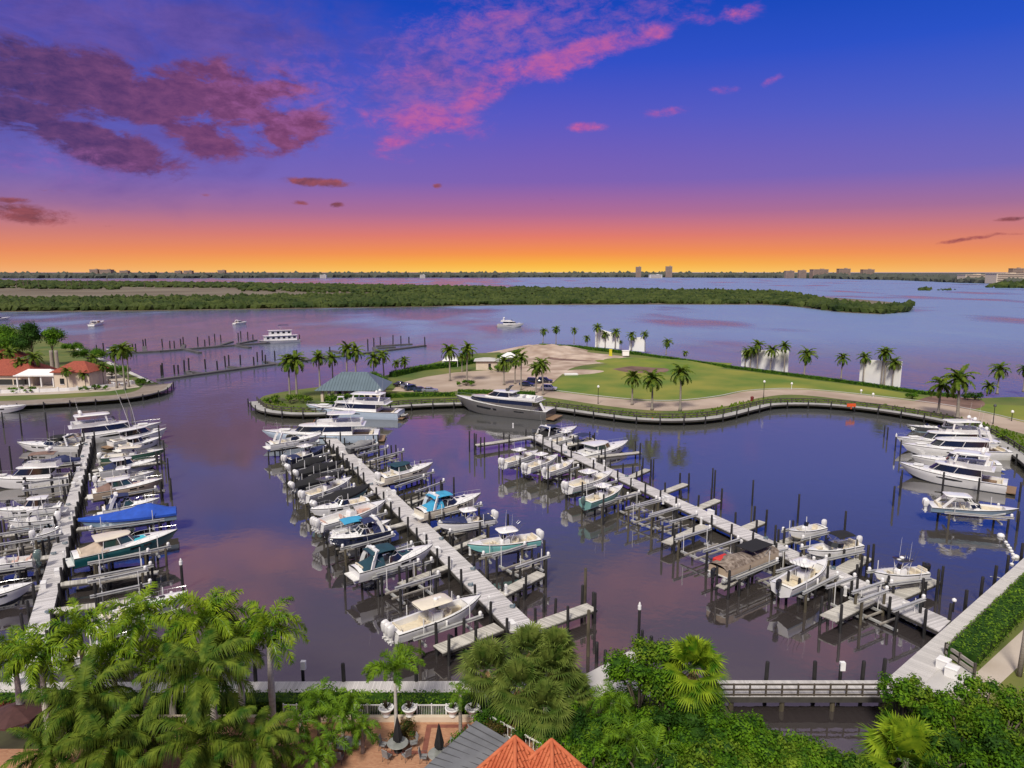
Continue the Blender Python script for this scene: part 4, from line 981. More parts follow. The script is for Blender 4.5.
def cruiser(root, L, hull='gel', canvas=None, roof=None, stripe=None, bottom='bottom', arch=True, B=None, g='glass', cockpit='cush', hard=True, dinghy=None, platform=True, canvas_aft=None, fore=None, fs=None, nout=0, out='outw', portlight=True):
    """express cruiser: long foredeck, windscreen, canvas or hard top, cockpit aft"""
    B = B or min(.3 * L, 4.6)
    fs = fs or .95 + .022 * L; fb = fs + .025 * L + .15
    h = Hull(L, B, fs, fb, .6, 2.5); h.build(root, hull, bottom, stripe)
    zf = fs - .45
    h.deck(root, .06, .46, zf, 'gel', 'offwhite', w=.32, crown=.30)
    xa, xb = h.x(.40), h.x(.78); zt = h.sheer(.5)
    # raised trunk cabin on the foredeck
    mb = MB(); r = []
    for i in range(9):
        t = .44 + .42 * i / 8; b = h.half(t) * (.74 - .3 * (i / 8) ** 2); hh = .36 * (1 - (i / 8) ** 2.2) + .02
        r.append([(h.x(t), b * q, h.sheer(t) + .02 + hh * (1 - abs(q) ** 4)) for q in (-1, -.85, -.5, 0, .5, .85, 1)])
    mb.loft(r, close=False); mb.build('trunk_cabin', fore or 'gel', root, smooth=True, fix=False)
    for x in (.60, .70):
        mb = MB(); zz = h.sheer(x) + .02 + .36 * (1 - ((x - .44) / .42) ** 2.2) + .03
        slab(mb, h.x(x) - .28, h.x(x) + .28, .56, zz + .035, .06, .01); mb.build('deck_hatch', 'glass', root)
    # windscreen
    ws0, ws1 = h.x(.36), h.x(.53); w = h.half(.45) * .86; zc = zt + .12
    if hard:
        cabin(root, h.x(.26), h.x(.60), w, w * .8, zt - .12, zt + .38, zt + 1.25, .55, .1, 'gel', g, roof or 'gel', .22, .13, xr=L * .07)
    else:
        mb = MB(); o1 = outline(ws0, h.x(.58), w, w * .85); o2 = outline(ws0 + .2, h.x(.58) - .75, w * .88, w * .72)
        q = [[(x, y, zc) for x, y in o1], [(x, y, zc + .68) for x, y in o2]]
        mb.loft([[p for p in q[0]], [p for p in q[1]]], caps=False, close=False); ws = mb.build('windscreen', g, root, fix=False, smooth=True)
        mb = MB()
        for a, c in zip(q[1], q[1][1:]): mb.bar(a, c, .05, .05)
        for i in (0, 3, 5, 7, len(q[0]) - 1): mb.bar(q[0][i], q[1][i], .05, .05)
        mb.build('screen_frame', 'gel', ws)
    if canvas:
        bimini(root, h.x(.16), h.x(.46), w * 1.9, zt + 1.75 if not hard else zt + 1.5, zt, canvas)
    if canvas_aft:
        mb = MB(); r = []
        for i in range(6):
            t = .05 + .26 * i / 5; b = h.half(t) * .93; z1 = h.sheer(t) + .05 + (.25 + 1.0 * (i / 5) ** 1.2)
            r.append([(h.x(t), b * q, h.sheer(t) + .05 + (z1 - h.sheer(t) - .05) * (1 - abs(q) ** 2.6)) for q in (-1, -.8, -.4, 0, .4, .8, 1)])
        mb.loft(r, close=False); mb.build('cockpit_cover', canvas_aft, root, smooth=True, fix=False)
    if arch:
        mb = MB(); xa_ = h.x(.2); ha = zt + 1.75
        pts = [(xa_ - .5, -h.half(.2) * .96, zt - .1), (xa_ - .2, -h.half(.2) * .9, zt + .8), (xa_ + .35, -h.half(.2) * .72, ha), (xa_ + .35, h.half(.2) * .72, ha), (xa_ - .2, h.half(.2) * .9, zt + .8), (xa_ - .5, h.half(.2) * .96, zt - .1)]
        for a, c in zip(pts, pts[1:]): mb.bar(a, c, .5 if abs(a[2] - c[2]) < .1 else .14, .14 if abs(a[2] - c[2]) < .1 else .42)
        ar = mb.build('radar_arch', 'gel', root)
        mb = MB(); mb.lathe((xa_ + .35, 0, ha + .06), [(.02, 0), (.26, .02), (.28, .15), (.18, .24), (.02, .26)], 10); mb.build('radar_dome', 'cap', ar)
        mb = MB(); whip(mb, xa_ + .3, h.half(.2) * .66, ha, 2.4, .15); mb.build('antenna', 'pipe', ar)
    seats(root, [(h.x(.10), 0, zf, .6, B * .6, 1), (h.x(.30), B * .2, zf, .7, B * .28, 1), (h.x(.22), -B * .26, zf, 1.3, B * .2, 0)], cockpit)
    if portlight:
        for sgn in (1, -1):
            for t0, t1 in ((.50, .60), (.63, .71)):
                mb = MB(); q = []
                for t in (t0, (t0 + t1) / 2, t1):
                    zs = h.sheer(t); k = max(0, (t - .55) / .45); zc_ = .12 + (zs - .2) * .5 * k ** 2.2; b = h.half(t); bc = b * (.86 - h.fl * 1.4 * k)
                    def yat(f): return (b * 1.015 + ((b * .55 + bc * .45) - b * 1.015) * f) + .015
                    q.append([(h.x(t) - L * .075 * k * k * .35 * f, yat(f) * sgn, zs - .10 - ((zs - zc_) * .5 - .1) * f) for f in (.25, .8)])
                mb.loft(q, close=False); mb.build('porthole', 'glass', root, fix=False)
    if platform:
        MB().box((-L / 2 - .3, 0, .38), (.66, B * .82, .12)).build('swim_platform', 'offwhite', root)
    if nout: outboards(root, h, nout, out)
    if dinghy:
        mb = MB(); pts = []
        for g_ in (1, -1): mb.tube([(-L / 2 - .5, -1.1, .9), (-L / 2 - .5 - .35 * g_, -1.0, .9), (-L / 2 - .5 - .38 * g_, .6, .92), (-L / 2 - .5, 1.5, 1.05)], [.16, .2, .2, .12], 7)
        mb.box((-L / 2 - .5, 0, .85), (.6, 1.9, .06)); mb.build('dinghy', dinghy, root, smooth=True)
    h.bow_rail(root, .5, .55, .02)
    return h

def yacht(root, L, hull='gel', canvas=None, fly=True, tower=False, lower='gel', g='glass', B=None, stripe=None, tender=None, big=False, hullwin=True, hardtop=False, outrig=False, sup='gel', bottom='bottom', mast=True):
    """motor yacht with saloon and flybridge"""
    B = B or .255 * L
    fs = 1.15 + .028 * L; fb = fs + .03 * L + .3
    h = Hull(L, B, fs, fb, .9, 2.6, .92); h.build(root, hull, bottom, stripe)
    zf = fs - .5
    h.deck(root, .04, .26, zf, 'gel', 'teak', w=.4, crown=.22)
    zt = h.sheer(.45)
    w = B * .42
    cabin(root, h.x(.22), h.x(.74), w, w * .86, zt - .35, zt + .55, zt + 1.65, .8, .1, sup, g, sup, .35, .18, ('saloon', 'saloon_window', 'saloon_roof'), xr=L * .11)
    zr = zt + 1.8
    if fly:
        o = outline(h.x(.14), h.x(.55), w * .95, w * .7); o2 = outline(h.x(.14) + .05, h.x(.55) + .25, w * .99, w * .74)
        inner = outline(h.x(.14) + .25, h.x(.55) - .6, w * .82, w * .55)
        mb = MB(); mb.loft([[(x, y, zr - .05) for x, y in o], [(x, y, zr + .75) for x, y in o2], [(x, y, zr + .72) for x, y in inner], [(x, y, zr + .06) for x, y in inner]]); mb.build('flybridge', sup, root, smooth=True)
        seats(root, [(h.x(.38), 0, zr + .06, .6, w * .9, 1), (h.x(.24), w * .5, zr + .06, 1.6, w * .4, 0), (h.x(.24), -w * .5, zr + .06, 1.6, w * .4, 0)], 'whitecush')
        mb = MB(); mb.loft([[(x * 1.0 + dx, y * k, zr + zz) for x, y in outline(h.x(.47), h.x(.55) + .2, w * .8, w * .68)[2:-2]] for zz, k, dx in ((.74, 1, 0), (1.15, .9, -.35))], close=False); mb.build('fly_windscreen', g, root, fix=False)
        if hardtop or canvas:
            if canvas: bimini(root, h.x(.16), h.x(.46), w * 1.8, zr + 2.35, zr + .7, canvas)
            else:
                mb = MB(); slab(mb, h.x(.17), h.x(.50), w * 1.75, zr + 2.3, .16, .1); tp = mb.build('hard_top', sup, root, smooth=True)
                for xx in (.20, .47):
                    for g_ in (1, -1): MB().bar((h.x(xx), w * .8 * g_, zr + .6), (h.x(xx) - .35, w * .72 * g_, zr + 2.2), .12, .32).build('top_support', sup, tp)
    if mast:
        mb = MB(); xm = h.x(.22); zm = zr + (2.4 if (hardtop or canvas) else .8)
        if not (hardtop or canvas):
            for g_ in (1, -1): mb.bar((xm - .5, w * .92 * g_, zr - .2), (xm + .3, w * .75 * g_, zr + 1.9), .16, .5)
            mb.bar((xm + .3, -w * .8, zr + 1.9), (xm + .3, w * .8, zr + 1.9), .6, .16); zm = zr + 1.9
        ar = mb.build('radar_arch', sup, root) if mb.v else None
        mb = MB()
        for y in (-w * .45, w * .45): mb.lathe((xm + .25, y, zm + .08), [(.1, 0), (.34, .18), (.36, .42), (.24, .66), (.03, .74)], 10)
        mb.box((xm + .3, 0, zm + .35), (.2, 1.5, .16)); mb.tube([(xm + .3, 0, zm), (xm + .3, 0, zm + .35)], .08, 6)
        mb.build('radar', 'cap', ar or root)
        mb = MB(); whip(mb, xm, w * .7, zm, 3.4, .12); whip(mb, xm, -w * .7, zm, 3.4, .12); mb.build('antenna', 'pipe', ar or root)
    if tower:
        mb = MB(); zt2 = zr + 2.4; xc = h.x(.32)
        slab(mb, h.x(.2), h.x(.44), w * 1.7, zt2, .12); mb2 = MB()
        for g_ in (1, -1):
            for sx in (-1, 1): mb2.tube([(xc + sx * L * .1, w * .85 * g_, zr + .5), (xc + sx * L * .08, w * .74 * g_, zt2), (xc + sx * .5, .45 * g_, zt2 + 3.4)], .05, 5)
        for zz in (zt2 + 1.2, zt2 + 2.3): mb2.tube([(xc - .9, .9, zz), (xc + .9, .9, zz), (xc + .9, -.9, zz), (xc - .9, -.9, zz), (xc - .9, .9, zz)], .04, 4)
        slab(mb, xc - .7, xc + .7, 1.3, zt2 + 3.5, .1)
        tp = mb.build('tower_top', sup, root, smooth=True); mb2.build('tower_frame', 'pipe', tp)
    if outrig:
        mb = MB()
        for g_ in (1, -1):
            mb.tube([(h.x(.42), w * g_, zt + 1.2), (h.x(.34), w * 1.35 * g_, zt + 6), (h.x(.2), w * 1.6 * g_, zt + 12)], [.05, .04, .02], 5)
        mb.build('outrigger', 'pipe', root)
    if hullwin:
        for sgn in (1, -1):
            mb = MB(); q = []
            for t in (.38, .46, .54, .62):
                zs = h.sheer(t); k = max(0, (t - .55) / .45); b = h.half(t); bc = b * (.86 - h.fl * 1.4 * k); zc_ = .12 + (zs - .2) * .5 * k ** 2.2
                f0, f1 = (.35, .85) if t not in (.38, .62) else (.5, .7)
                q.append([(h.x(t), ((b * 1.015) + ((b * .55 + bc * .45) - b * 1.015) * f + .02) * sgn, zs - .1 - ((zs - zc_) * .5 - .1) * f) for f in (f0, f1)])
            mb.loft(q, close=False); mb.build('hull_window', 'glass', root, fix=False)
    seats(root, [(h.x(.07), 0, zf, .7, B * .55, 1)], 'cush')
    mb = MB(); slab(mb, h.x(.76), h.x(.86), h.half(.8) * .9, h.sheer(.81) + .42, .16, .03); mb.build('sun_pad', 'whitecush', root, smooth=True)
    MB().box((-L / 2 - .6, 0, .42), (1.3, B * .84, .16)).build('swim_platform', 'teak', root)
    if tender:
        mb = MB()
        for g_ in (1, -1): mb.tube([(-L / 2 - .7 + .5 * g_, -1.3, .85), (-L / 2 - .7 + .5 * g_, .7, .85), (-L / 2 - .7, 1.7, 1.0)], [.22, .22, .14], 7)
        mb.box((-L / 2 - .7, -.2, .8), (.8, 2.2, .08)); mb.build('tender', tender, root, smooth=True)
    h.bow_rail(root, .48, .75, .025)
    return h

def covered(root, L, cover, hull='gel', nout=0, out='outw', B=None, hump=1.3, peak=.42, arch=False, stripe=None, bottom='bottomw', ws=False):
    """boat under a full canvas cover"""
    B = B or .29 * L
    h = Hull(L, B, .75 + .02 * L, .9 + .05 * L, .5, 2.3); h.build(root, hull, bottom, stripe); h.deck(root, .5, .52, .5, 'gel', 'gel', w=.3)
    mb = MB(); r = []
    ts = [-.01 + 1.0 * i / 22 for i in range(23)]
    for i, t in enumerate(ts):
        tt = min(max(t, 0), .985); b = h.half(tt) * 1.03 + .015
        hh = .10 + hump * (math.exp(-((tt - peak) / .20) ** 2) * .9 + .22 * math.exp(-((tt - peak - .3) / .2) ** 2))
        dz = .05 * math.sin(i * 2.3)
        zz = h.sheer(tt)
        r.append([(h.x(t) if t > 0 else h.x(0) - .08, b, zz - .28), (h.x(tt), b * 1.01, zz + .02)] + [(h.x(tt), b * q, zz + .03 + (hh + dz * (1 - q * q)) * (1 - abs(q) ** 2.2)) for q in (.8, .5, .2, -.2, -.5, -.8)] + [(h.x(tt), -b * 1.01, zz + .02), (h.x(t) if t > 0 else h.x(0) - .08, -b, zz - .28)])
    mb.loft(r, close=False); mb.add(r[0], [tuple(range(len(r[0])))])
    mb.build('cover', cover, root, smooth=True)
    if arch:
        mb = MB(); x = h.x(.30); zt = h.sheer(.3)
        for g in (1, -1):
            mb.bar((x - .9, h.half(.3) * 1.0 * g, zt), (x - .1, h.half(.3) * .95 * g, zt + 1.0), .10, .5); 
        mb.build('radar_arch', 'gel', root)
    if ws:
        mb = MB()
        for g in (1, -1): mb.bar((h.x(.62), h.half(.6) * .85 * g, h.sheer(.6) + .1), (h.x(.55), h.half(.55) * .7 * g, h.sheer(.6) + .95), .06, .10)
        mb.build('screen_frame', 'gel', root)
    if nout: outboards(root, h, nout, out, tilt=.5)
    return h

def bowrider(root, L, hull='gel', canvas='blackc', stripe='navy', cush='cush', nout=1, out='outw', hardtop=False, cover=None):
    B = .32 * L
    h = Hull(L, B, .8, 1.15, .45, 2.2); h.build(root, hull, 'bottomw', stripe); zf = .35
    h.deck(root, .08, .84, zf, 'gel', 'offwhite', w=.22)
    for g in (1, -1):
        mb = MB(); mb.loft([[(h.x(.50) + a, (b2) * g, z) for a, b2 in ((-.4, h.half(.5) - .25), (.3, h.half(.5) - .25), (.25, .35), (-.3, .35))] for z in (zf, 1.2)]); mb.build('console', 'gel', root)
    mb = MB(); q = [(h.x(.45), -h.half(.45) * .9), (h.x(.55), -h.half(.5) * .8), (h.x(.58), -.3), (h.x(.58), .3), (h.x(.55), h.half(.5) * .8), (h.x(.45), h.half(.45) * .9)]
    mb.loft([[(x, y, 1.1) for x, y in q], [(x - .35, y * .92, 1.6) for x, y in q]], close=False); mb.build('windscreen', 'glass', root, fix=False)
    seats(root, [(h.x(.12), 0, zf, .6, B * .6, 1), (h.x(.40), B * .22, zf, .5, .5, 1), (h.x(.40), -B * .22, zf, .5, .5, 1), (h.x(.24), B * .3, zf, 1.2, .45, 0)], cush)
    for g in (1, -1):
        mb = MB(); mb.loft([[(h.x(tt), max(.08, h.half(tt) - .24) * g, zf), (h.x(tt), max(.08, h.half(tt) - .24) * g, zf + .42), (h.x(tt), max(.03, h.half(tt) - .7) * g, zf + .42), (h.x(tt), max(.03, h.half(tt) - .7) * g, zf)] for tt in (.62, .7, .78, .82)]); mb.build('bow_seat', cush, root)
    if hardtop:
        mb = MB(); slab(mb, h.x(.16), h.x(.46), B * .74, 2.55, .12); tp = mb.build('hard_top', 'gel', root, smooth=True)
        for g in (1, -1):
            MB().bar((h.x(.12), B * .42 * g, .9), (h.x(.26), B * .34 * g, 2.45), .1, .35).build('top_support', 'gel', tp); MB().bar((h.x(.5), B * .4 * g, 1.3), (h.x(.42), B * .34 * g, 2.45), .06, .1).build('top_support', 'gel', tp)
    elif canvas: bimini(root, h.x(.18), h.x(.50), B * .86, 2.5, 1.0, canvas)
    if nout: outboards(root, h, nout, out)
    return h

def pontoon(root, L, cover='blackc'):
    B = 2.6
    for y in (-.95, .95):
        MB().tube([(-L / 2, y, .1), (-L / 2 + .2, y, .1), (L / 2 - .7, y, .1), (L / 2, y, .35)], [.2, .31, .31, .05], 10).build('pontoon_tube', 'alu', root, smooth=True)
    MB().box((0, 0, .5), (L * .95, B, .12)).build('deck', 'offwhite', root)
    mb = MB()
    for g in (1, -1): mb.box((0, g * B / 2, .95), (L * .92, .06, .75))
    mb.box((L * .46, 0, .95), (.06, B, .75)); mb.box((-L * .46, 0, .95), (.06, B, .75)); mb.build('fence_panel', 'tan', root)
    MT['camo'] = mat('brown_mottled_cover', (.07, .045, .03), .9, .2, 2.2, c2=(.34, .28, .23), detail=3)
    mb = MB(); r = []
    for i in range(13):
        t = i / 12; x = -L * .48 + L * .96 * t; hh = .35 + .5 * math.exp(-((t - .25) / .18) ** 2) + .3 * math.exp(-((t - .8) / .12) ** 2)
        r.append([(x, B / 2 * 1.03 * q, .9 + (hh if abs(q) < 1 else 0) * (1 - abs(q) ** 3) + .42) for q in (-1, -.7, -.3, .1, .5, .8, 1)])
    mb.loft(r, close=False); mb.build('cover', 'camo', root, smooth=True, fix=False)
    MB().loft([[(x, y, z) for x, y in ((-L * .02, -1.2), (L * .36, -1.2), (L * .36, 1.2), (-L * .02, 1.2))] for z in (2.35, 2.43)]).build('bimini_top', cover, root)
    mb = MB()
    for x in (0, L * .34):
        for g in (1, -1): mb.tube([(x, 1.15 * g, 2.36), (L * .17, 1.2 * g, 1.2)], .025, 5)
    mb.build('frame', 'steel', root)
    mb = MB(); mb.loft([[(-L * .30 + a * 1.1 * k, .75 + b2 * .5 * k, z) for a, b2 in ((-1, -1), (1, -1), (1, 1), (-1, 1))] for z, k in ((1.5, 1), (1.85, 1), (2.0, .7))]); mb.build('folded_cover', 'redc', root, smooth=True)
    h = Hull(L, B, .6, .6); outboards(root, h, 1, 'outb', .9); return h

def boat_lift(L, B, pos, rz, z0, label, tall=2.4, empty_=False):
    root = empty('boat_lift', (pos.x, pos.y, 0), rz, label, 'boat lift', 'boat lifts')
    lx = min(L * .32, 4.2); wy = B / 2 + .55
    for sx in (-1, 1):
        for sy in (-1, 1):
            pile(root, (lx * sx, wy * sy), tall, .15, 'post', rnd.choice(('pile', 'pilew')))
    for sy in (-1, 1):
        mb = MB(); y = wy * sy; z = tall + .12
        mb.box((0, y, z + .12), (lx * 2 + 1.3, .26, .05)).box((0, y, z), (lx * 2 + 1.3, .07, .24)).box((0, y, z - .12), (lx * 2 + 1.3, .26, .05))
        bm_ = mb.build('beam', 'alu', root)
        mb = MB(); mb.lathe((lx + .35, y, z + .14), [(.0, 0), (.17, .02), (.19, .3), (.12, .42), (.02, .45)], 8); mb.build('motor', 'cap', bm_)
    zc = z0 - .62
    for sx in (-1, 1):
        mb = MB(); mb.box((lx * .8 * sx, 0, zc), (.24, wy * 2, .22)); cr = mb.build('cradle', 'alu', root)
        for sy in (-1, 1): MB().tube([(lx * .8 * sx, wy * .97 * sy, zc), (lx * .8 * sx, wy * .99 * sy, tall)], .018, 4).build('cable', 'steel', cr)
    for sy in (-1, 1):
        MB().bar((-lx * 1.15, B * .24 * sy, zc + .22), (lx * 1.15, B * .24 * sy, zc + .22), .2, .16).build('bunk', 'timber', root)
        for sx in (-1, 1):
            if rnd.random() < .7:
                MB().tube([(lx * .8 * sx, (B / 2 + .18) * sy, zc + .1), (lx * .8 * sx, (B / 2 + .2) * sy, zc + 2.6)], .05, 5).build('guide_pole', 'pipe', root)
    return root

def place(fn, stern, bow, label, z=0.0, lift=False, gz=1.0, name='boat', cat='boat', lift_label=None, **k):
    """stern and bow pixels are read at rail height above the keel line"""
    a, c = P(*stern, z + gz), P(*bow, z + gz)
    L = (c - a).length; rz = math.atan2(c.y - a.y, c.x - a.x); mid = (a + c) / 2
    root = empty(name, (mid.x, mid.y, z), rz, label, cat, None)
    h = fn(root, L, **k)
    if lift: boat_lift(L, h.B, mid, rz, z, lift_label or ('boat lift holding the ' + label), tall=2.15 + .15 * rnd.random())
    return root
LZB = 1.85
def lifted(fn, stern, bow, label, ll, **k): return place(fn, stern, bow, label, LZB, True, 1.1, lift_label=ll, **k)
def bare_lift(a, c, w, label, z0=1.0, tall=2.6):
    p, q = P(*a, tall), P(*c, tall); L = (q - p).length; rz = math.atan2(q.y - p.y, q.x - p.x)
    boat_lift(max(6, L / .74), w, (p + q) / 2, rz, z0 + rnd.uniform(-.4, .8), label, tall)

# ---- left dock, inner (left) side
place(yacht, (56, 437), (162, 425), 'long white flybridge yacht lying across the far end of the left dock', gz=1.9, fly=True, hardtop=True, name='motor_yacht', cat='yacht')
place(cruiser, (84, 444), (17, 444), 'white express cruiser with black canvas, bow to the left, below the long flybridge yacht', gz=1.3, canvas='blackc', hard=False, name='cabin_cruiser')
lifted(covered, (80, 457), (42, 461), 'small lifted boat under a dark blue cover by the left dock', 'boat lift under the small dark blue covered boat', cover='navyc', hump=.8)
place(yacht, (72, 474), (-14, 480), 'white flybridge yacht with brown canvas and tan dinghy at the left edge', gz=1.6, fly=True, canvas='brownc', tender='tanc', name='motor_yacht', cat='yacht')
bare_lift((66, 482), (24, 488), 3.2, 'empty boat lift next to the yacht with the tan dinghy')
lifted(cruiser, (62, 505), (-6, 512), 'white hardtop cruiser on a lift, bow out to the left edge', 'boat lift under the white hardtop cruiser at the left edge', hard=True, arch=False, cockpit='whitecush', name='cabin_cruiser')
lifted(cc, (54, 516), (8, 522), 'white open boat with T-top right below the lifted hardtop cruiser, left dock', 'boat lift just below the lifted hardtop cruiser, left edge', nout=2, cush='whitecush')
lifted(cc, (36, 533), (60, 528), 'small white boat with bow to the left dock among empty lifts', 'boat lift under the small white boat among empty lifts', top=None, nout=1, cush='whitecush')
bare_lift((40, 534), (-4, 541), 3.0, 'empty boat lift above the pink cushioned boat, left edge')
lifted(cc, (33, 556), (-36, 566), 'open boat with rose cushions and big green outboards at the left edge', 'boat lift under the open boat with rose cushions', cush='pinkcush', nout=2, out='outg', top=None)
place(cruiser, (-60, 600), (33, 582), 'white boat showing only its pointed bow at the left edge', gz=1.5, z=.8, hard=False, canvas=None, arch=False, name='cabin_cruiser')
place(cruiser, (-40, 408), (27, 406), 'white cruiser moored off the brown seawall at the left edge', gz=1.5, hard=True, arch=False, name='cabin_cruiser')
# ---- left dock, outer (right) side
place(yacht, (110, 442), (167, 431), 'white sport yacht with bow out, first beside the end of the left dock', gz=1.4, fly=False, outrig=True, mast=False, name='motor_yacht', cat='yacht')
place(cruiser, (118, 447), (162, 438), 'white cruiser second from the far end on the left dock outer side', gz=1.2, hard=True, arch=False, name='cabin_cruiser')
place(cc, (102, 456), (166, 451), 'green hulled boat with cream hardtop and clear side curtains', gz=1.1, hull='green', top='cream', nout=2, ttype='l', name='sport_fishing_boat')
place(cruiser, (98, 470), (161, 460), 'white sport cruiser with outriggers and navy stern cover', gz=1.2, hard=True, arch=False, canvas_aft='navyc', name='cabin_cruiser')
lifted(cc, (98, 479), (155, 473), 'plain white open boat between the navy covered cruiser and beige cruiser', 'boat lift under the plain white open boat', top='gel', nout=1)
lifted(cruiser, (92, 492), (163, 481), 'beige hulled cruiser with white hardtop and brown canvas', 'boat lift under the beige hulled cruiser', hull='tan', stripe='tan', hard=True, canvas_aft='brownc', fore='rosec', arch=False, g='glassg', bottom='bottomw', name='cabin_cruiser')
lifted(cruiser, (102, 509), (160, 500), 'white cruiser with navy bimini behind the bright blue covered boat', 'boat lift under the cruiser with navy bimini', hard=False, canvas='navyc', canvas_aft='navyc', g='glassg', name='cabin_cruiser')
lifted(covered, (176, 509), (77, 522), 'large boat under a bright blue cover', 'boat lift under the bright blue covered boat', cover='blue', hull='steelblue', hump=1.35, peak=.30)
lifted(cruiser, (72, 556), (178, 533), 'teal hulled walkaround with cream hardtop and aqua bow cover', 'boat lift under the teal hulled walkaround', hull='teal', roof='cream', hard=True, canvas_aft='tanc', fore='aquac', arch=False, bottom='bottomw', g='glassg', name='cabin_cruiser')
bare_lift((90, 571), (150, 560), 3.4, 'empty boat lift right below the teal hulled walkaround')
bare_lift((92, 590), (148, 578), 3.0, 'empty boat lift above the white boat half hidden by palms')
lifted(cruiser, (98, 620), (188, 594), 'white boat with bow rail half hidden behind the palm crowns', 'boat lift under the white boat half hidden by palms', hard=False, arch=False, canvas=None, name='cabin_cruiser')
lifted(cc, (62, 655), (140, 634), 'white boat almost wholly hidden behind palm fronds near the left dock foot', 'boat lift almost hidden behind palm fronds near the left dock foot', top='gel', nout=2)
# ---- middle dock, left side
place(yacht, (379, 431), (262, 434), 'pale blue sportfishing yacht with tower, bow left, across the end of the middle dock', gz=2.0, hull='iceblue', stripe='navy', fly=True, tower=True, outrig=False, mast=False, name='sport_fishing_yacht', cat='yacht')
place(yacht, (401, 410), (306, 407), 'big white flybridge yacht moored along the pavilion boardwalk', gz=2.1, hull='iceblue', fly=True, hardtop=True, tender='tube', name='motor_yacht', cat='yacht')
lifted(cruiser, (268, 444), (322, 436), 'white boat nearest the far left corner of the middle dock', 'boat lift at the far left corner of the middle dock', hard=False, arch=True, name='cabin_cruiser')
lifted(cc, (286, 458), (327, 447), 'dark blue hulled boat with white T-top and navy covers', 'boat lift under the dark blue hulled boat', hull='navy', cover='navyc', nout=2)
lifted(covered, (290, 466), (332, 457), 'black covered boat right below the dark blue hulled boat', 'boat lift below the dark blue hulled boat', cover='blackc', hull='gel', hump=.9, nout=2, out='outw')
lifted(covered, (298, 472), (342, 462), 'farthest of the black covered boats on the middle dock', 'boat lift under the farthest black covered boat', cover='blackc', hull='darkgrey', hump=.8, nout=2, out='outw')
lifted(covered, (294, 484), (345, 472), 'second farthest of the black covered boats on the middle dock', 'boat lift under the second farthest black covered boat', cover='blackc', hull='darkgrey', hump=.9, nout=2, out='outw')
lifted(cc, (304, 494), (352, 479), 'white boat with grey top between the second black cover and the seafoam hull', 'boat lift between the second black cover and the seafoam hull', top='darkgrey', nout=2)
lifted(covered, (316, 503), (370, 486), 'black covered boat with seafoam hull and white outboard', 'boat lift under the black covered seafoam boat', cover='blackc', hull='seafoam', hump=.75, nout=2, out='outw')
lifted(cruiser, (366, 499), (310, 512), 'long white boat with its bow pointing out to the left', 'boat lift under the long white boat with bow out left', hard=False, arch=False, name='cabin_cruiser')
lifted(cc, (318, 522), (386, 503), 'white open boat with rose seats and white outboards, bow to the dock', 'boat lift under the white open boat with rose seats', cush='pinkcush', top=None, nout=3, out='outw')
lifted(bowrider, (330, 533), (391, 520), 'white runabout with sky blue bimini and navy bow cover', 'boat lift under the runabout with sky blue bimini', canvas='skyc', cush='whitecush', nout=1, out='outb')
lifted(cruiser, (388, 528), (329, 541), 'navy hulled cruiser with navy canvas and bow out to open water', 'boat lift under the navy hulled cruiser', hull='navy', stripe='navy', hard=False, canvas='navyc', canvas_aft='navyc', name='cabin_cruiser')
bare_lift((362, 553), (402, 541), 3.2, 'empty boat lift just above the dark teal covered cruiser')
lifted(cruiser, (354, 570), (433, 548), 'large white cruiser with dark teal canvas covers and white arch', 'boat lift under the cruiser with dark teal covers', canvas='tealc', canvas_aft='tealc', fore='tealc', hard=False, arch=True, name='cabin_cruiser')
bare_lift((388, 582), (428, 570), 3.2, 'empty boat lift between the teal covered cruiser and the white hardtop boat')
lifted(cc, (392, 628), (481, 599), 'white open fishing boat with cream hardtop and tan deck, nearest on the middle dock', 'boat lift under the nearest white boat with cream hardtop', top='cream', nout=3, out='outw', ttype='l', stripe='gel')
# ---- middle dock, right side
lifted(covered, (348, 446), (376, 440), 'small boat under a grey cover at the far right end of the middle dock', 'boat lift under the small grey covered boat', cover='greyc', hull='darkgrey', hump=.7)
bare_lift((366, 458), (396, 450), 3.2, 'second empty boat lift from the far end, right side of middle dock')
lifted(cruiser, (380, 477), (433, 465), 'cream cruiser with teal canvas top', 'boat lift under the cream cruiser with teal canvas', hull='cream', hard=True, roof='tealc', arch=False, bottom='bottomw', g='glassg', nout=2, out='outw', name='cabin_cruiser')
bare_lift((406, 490), (434, 480), 3.2, 'empty boat lift between the cream cruisers')
lifted(cruiser, (419, 511), (481, 496), 'cream cruiser with bright blue canvas and white arch', 'boat lift under the cream cruiser with bright blue canvas', hull='cream', hard=False, canvas='skyc', canvas_aft='skyc', bottom='bottomw', name='cabin_cruiser')
lifted(cc, (492, 515), (437, 525), 'white boat with navy covers and white T-top, bow to the dock', 'boat lift under the white boat with navy covers', cover='navyc', stripe='navy', nout=2, out='outw')
lifted(cc, (537, 535), (467, 547), 'turquoise hulled open boat with white hardtop', 'boat lift under the turquoise hulled boat', hull='aqua', nout=2, out='outw')
bare_lift((506, 562), (536, 552), 3.2, 'empty boat lift between the turquoise boat and the wide finger pier')
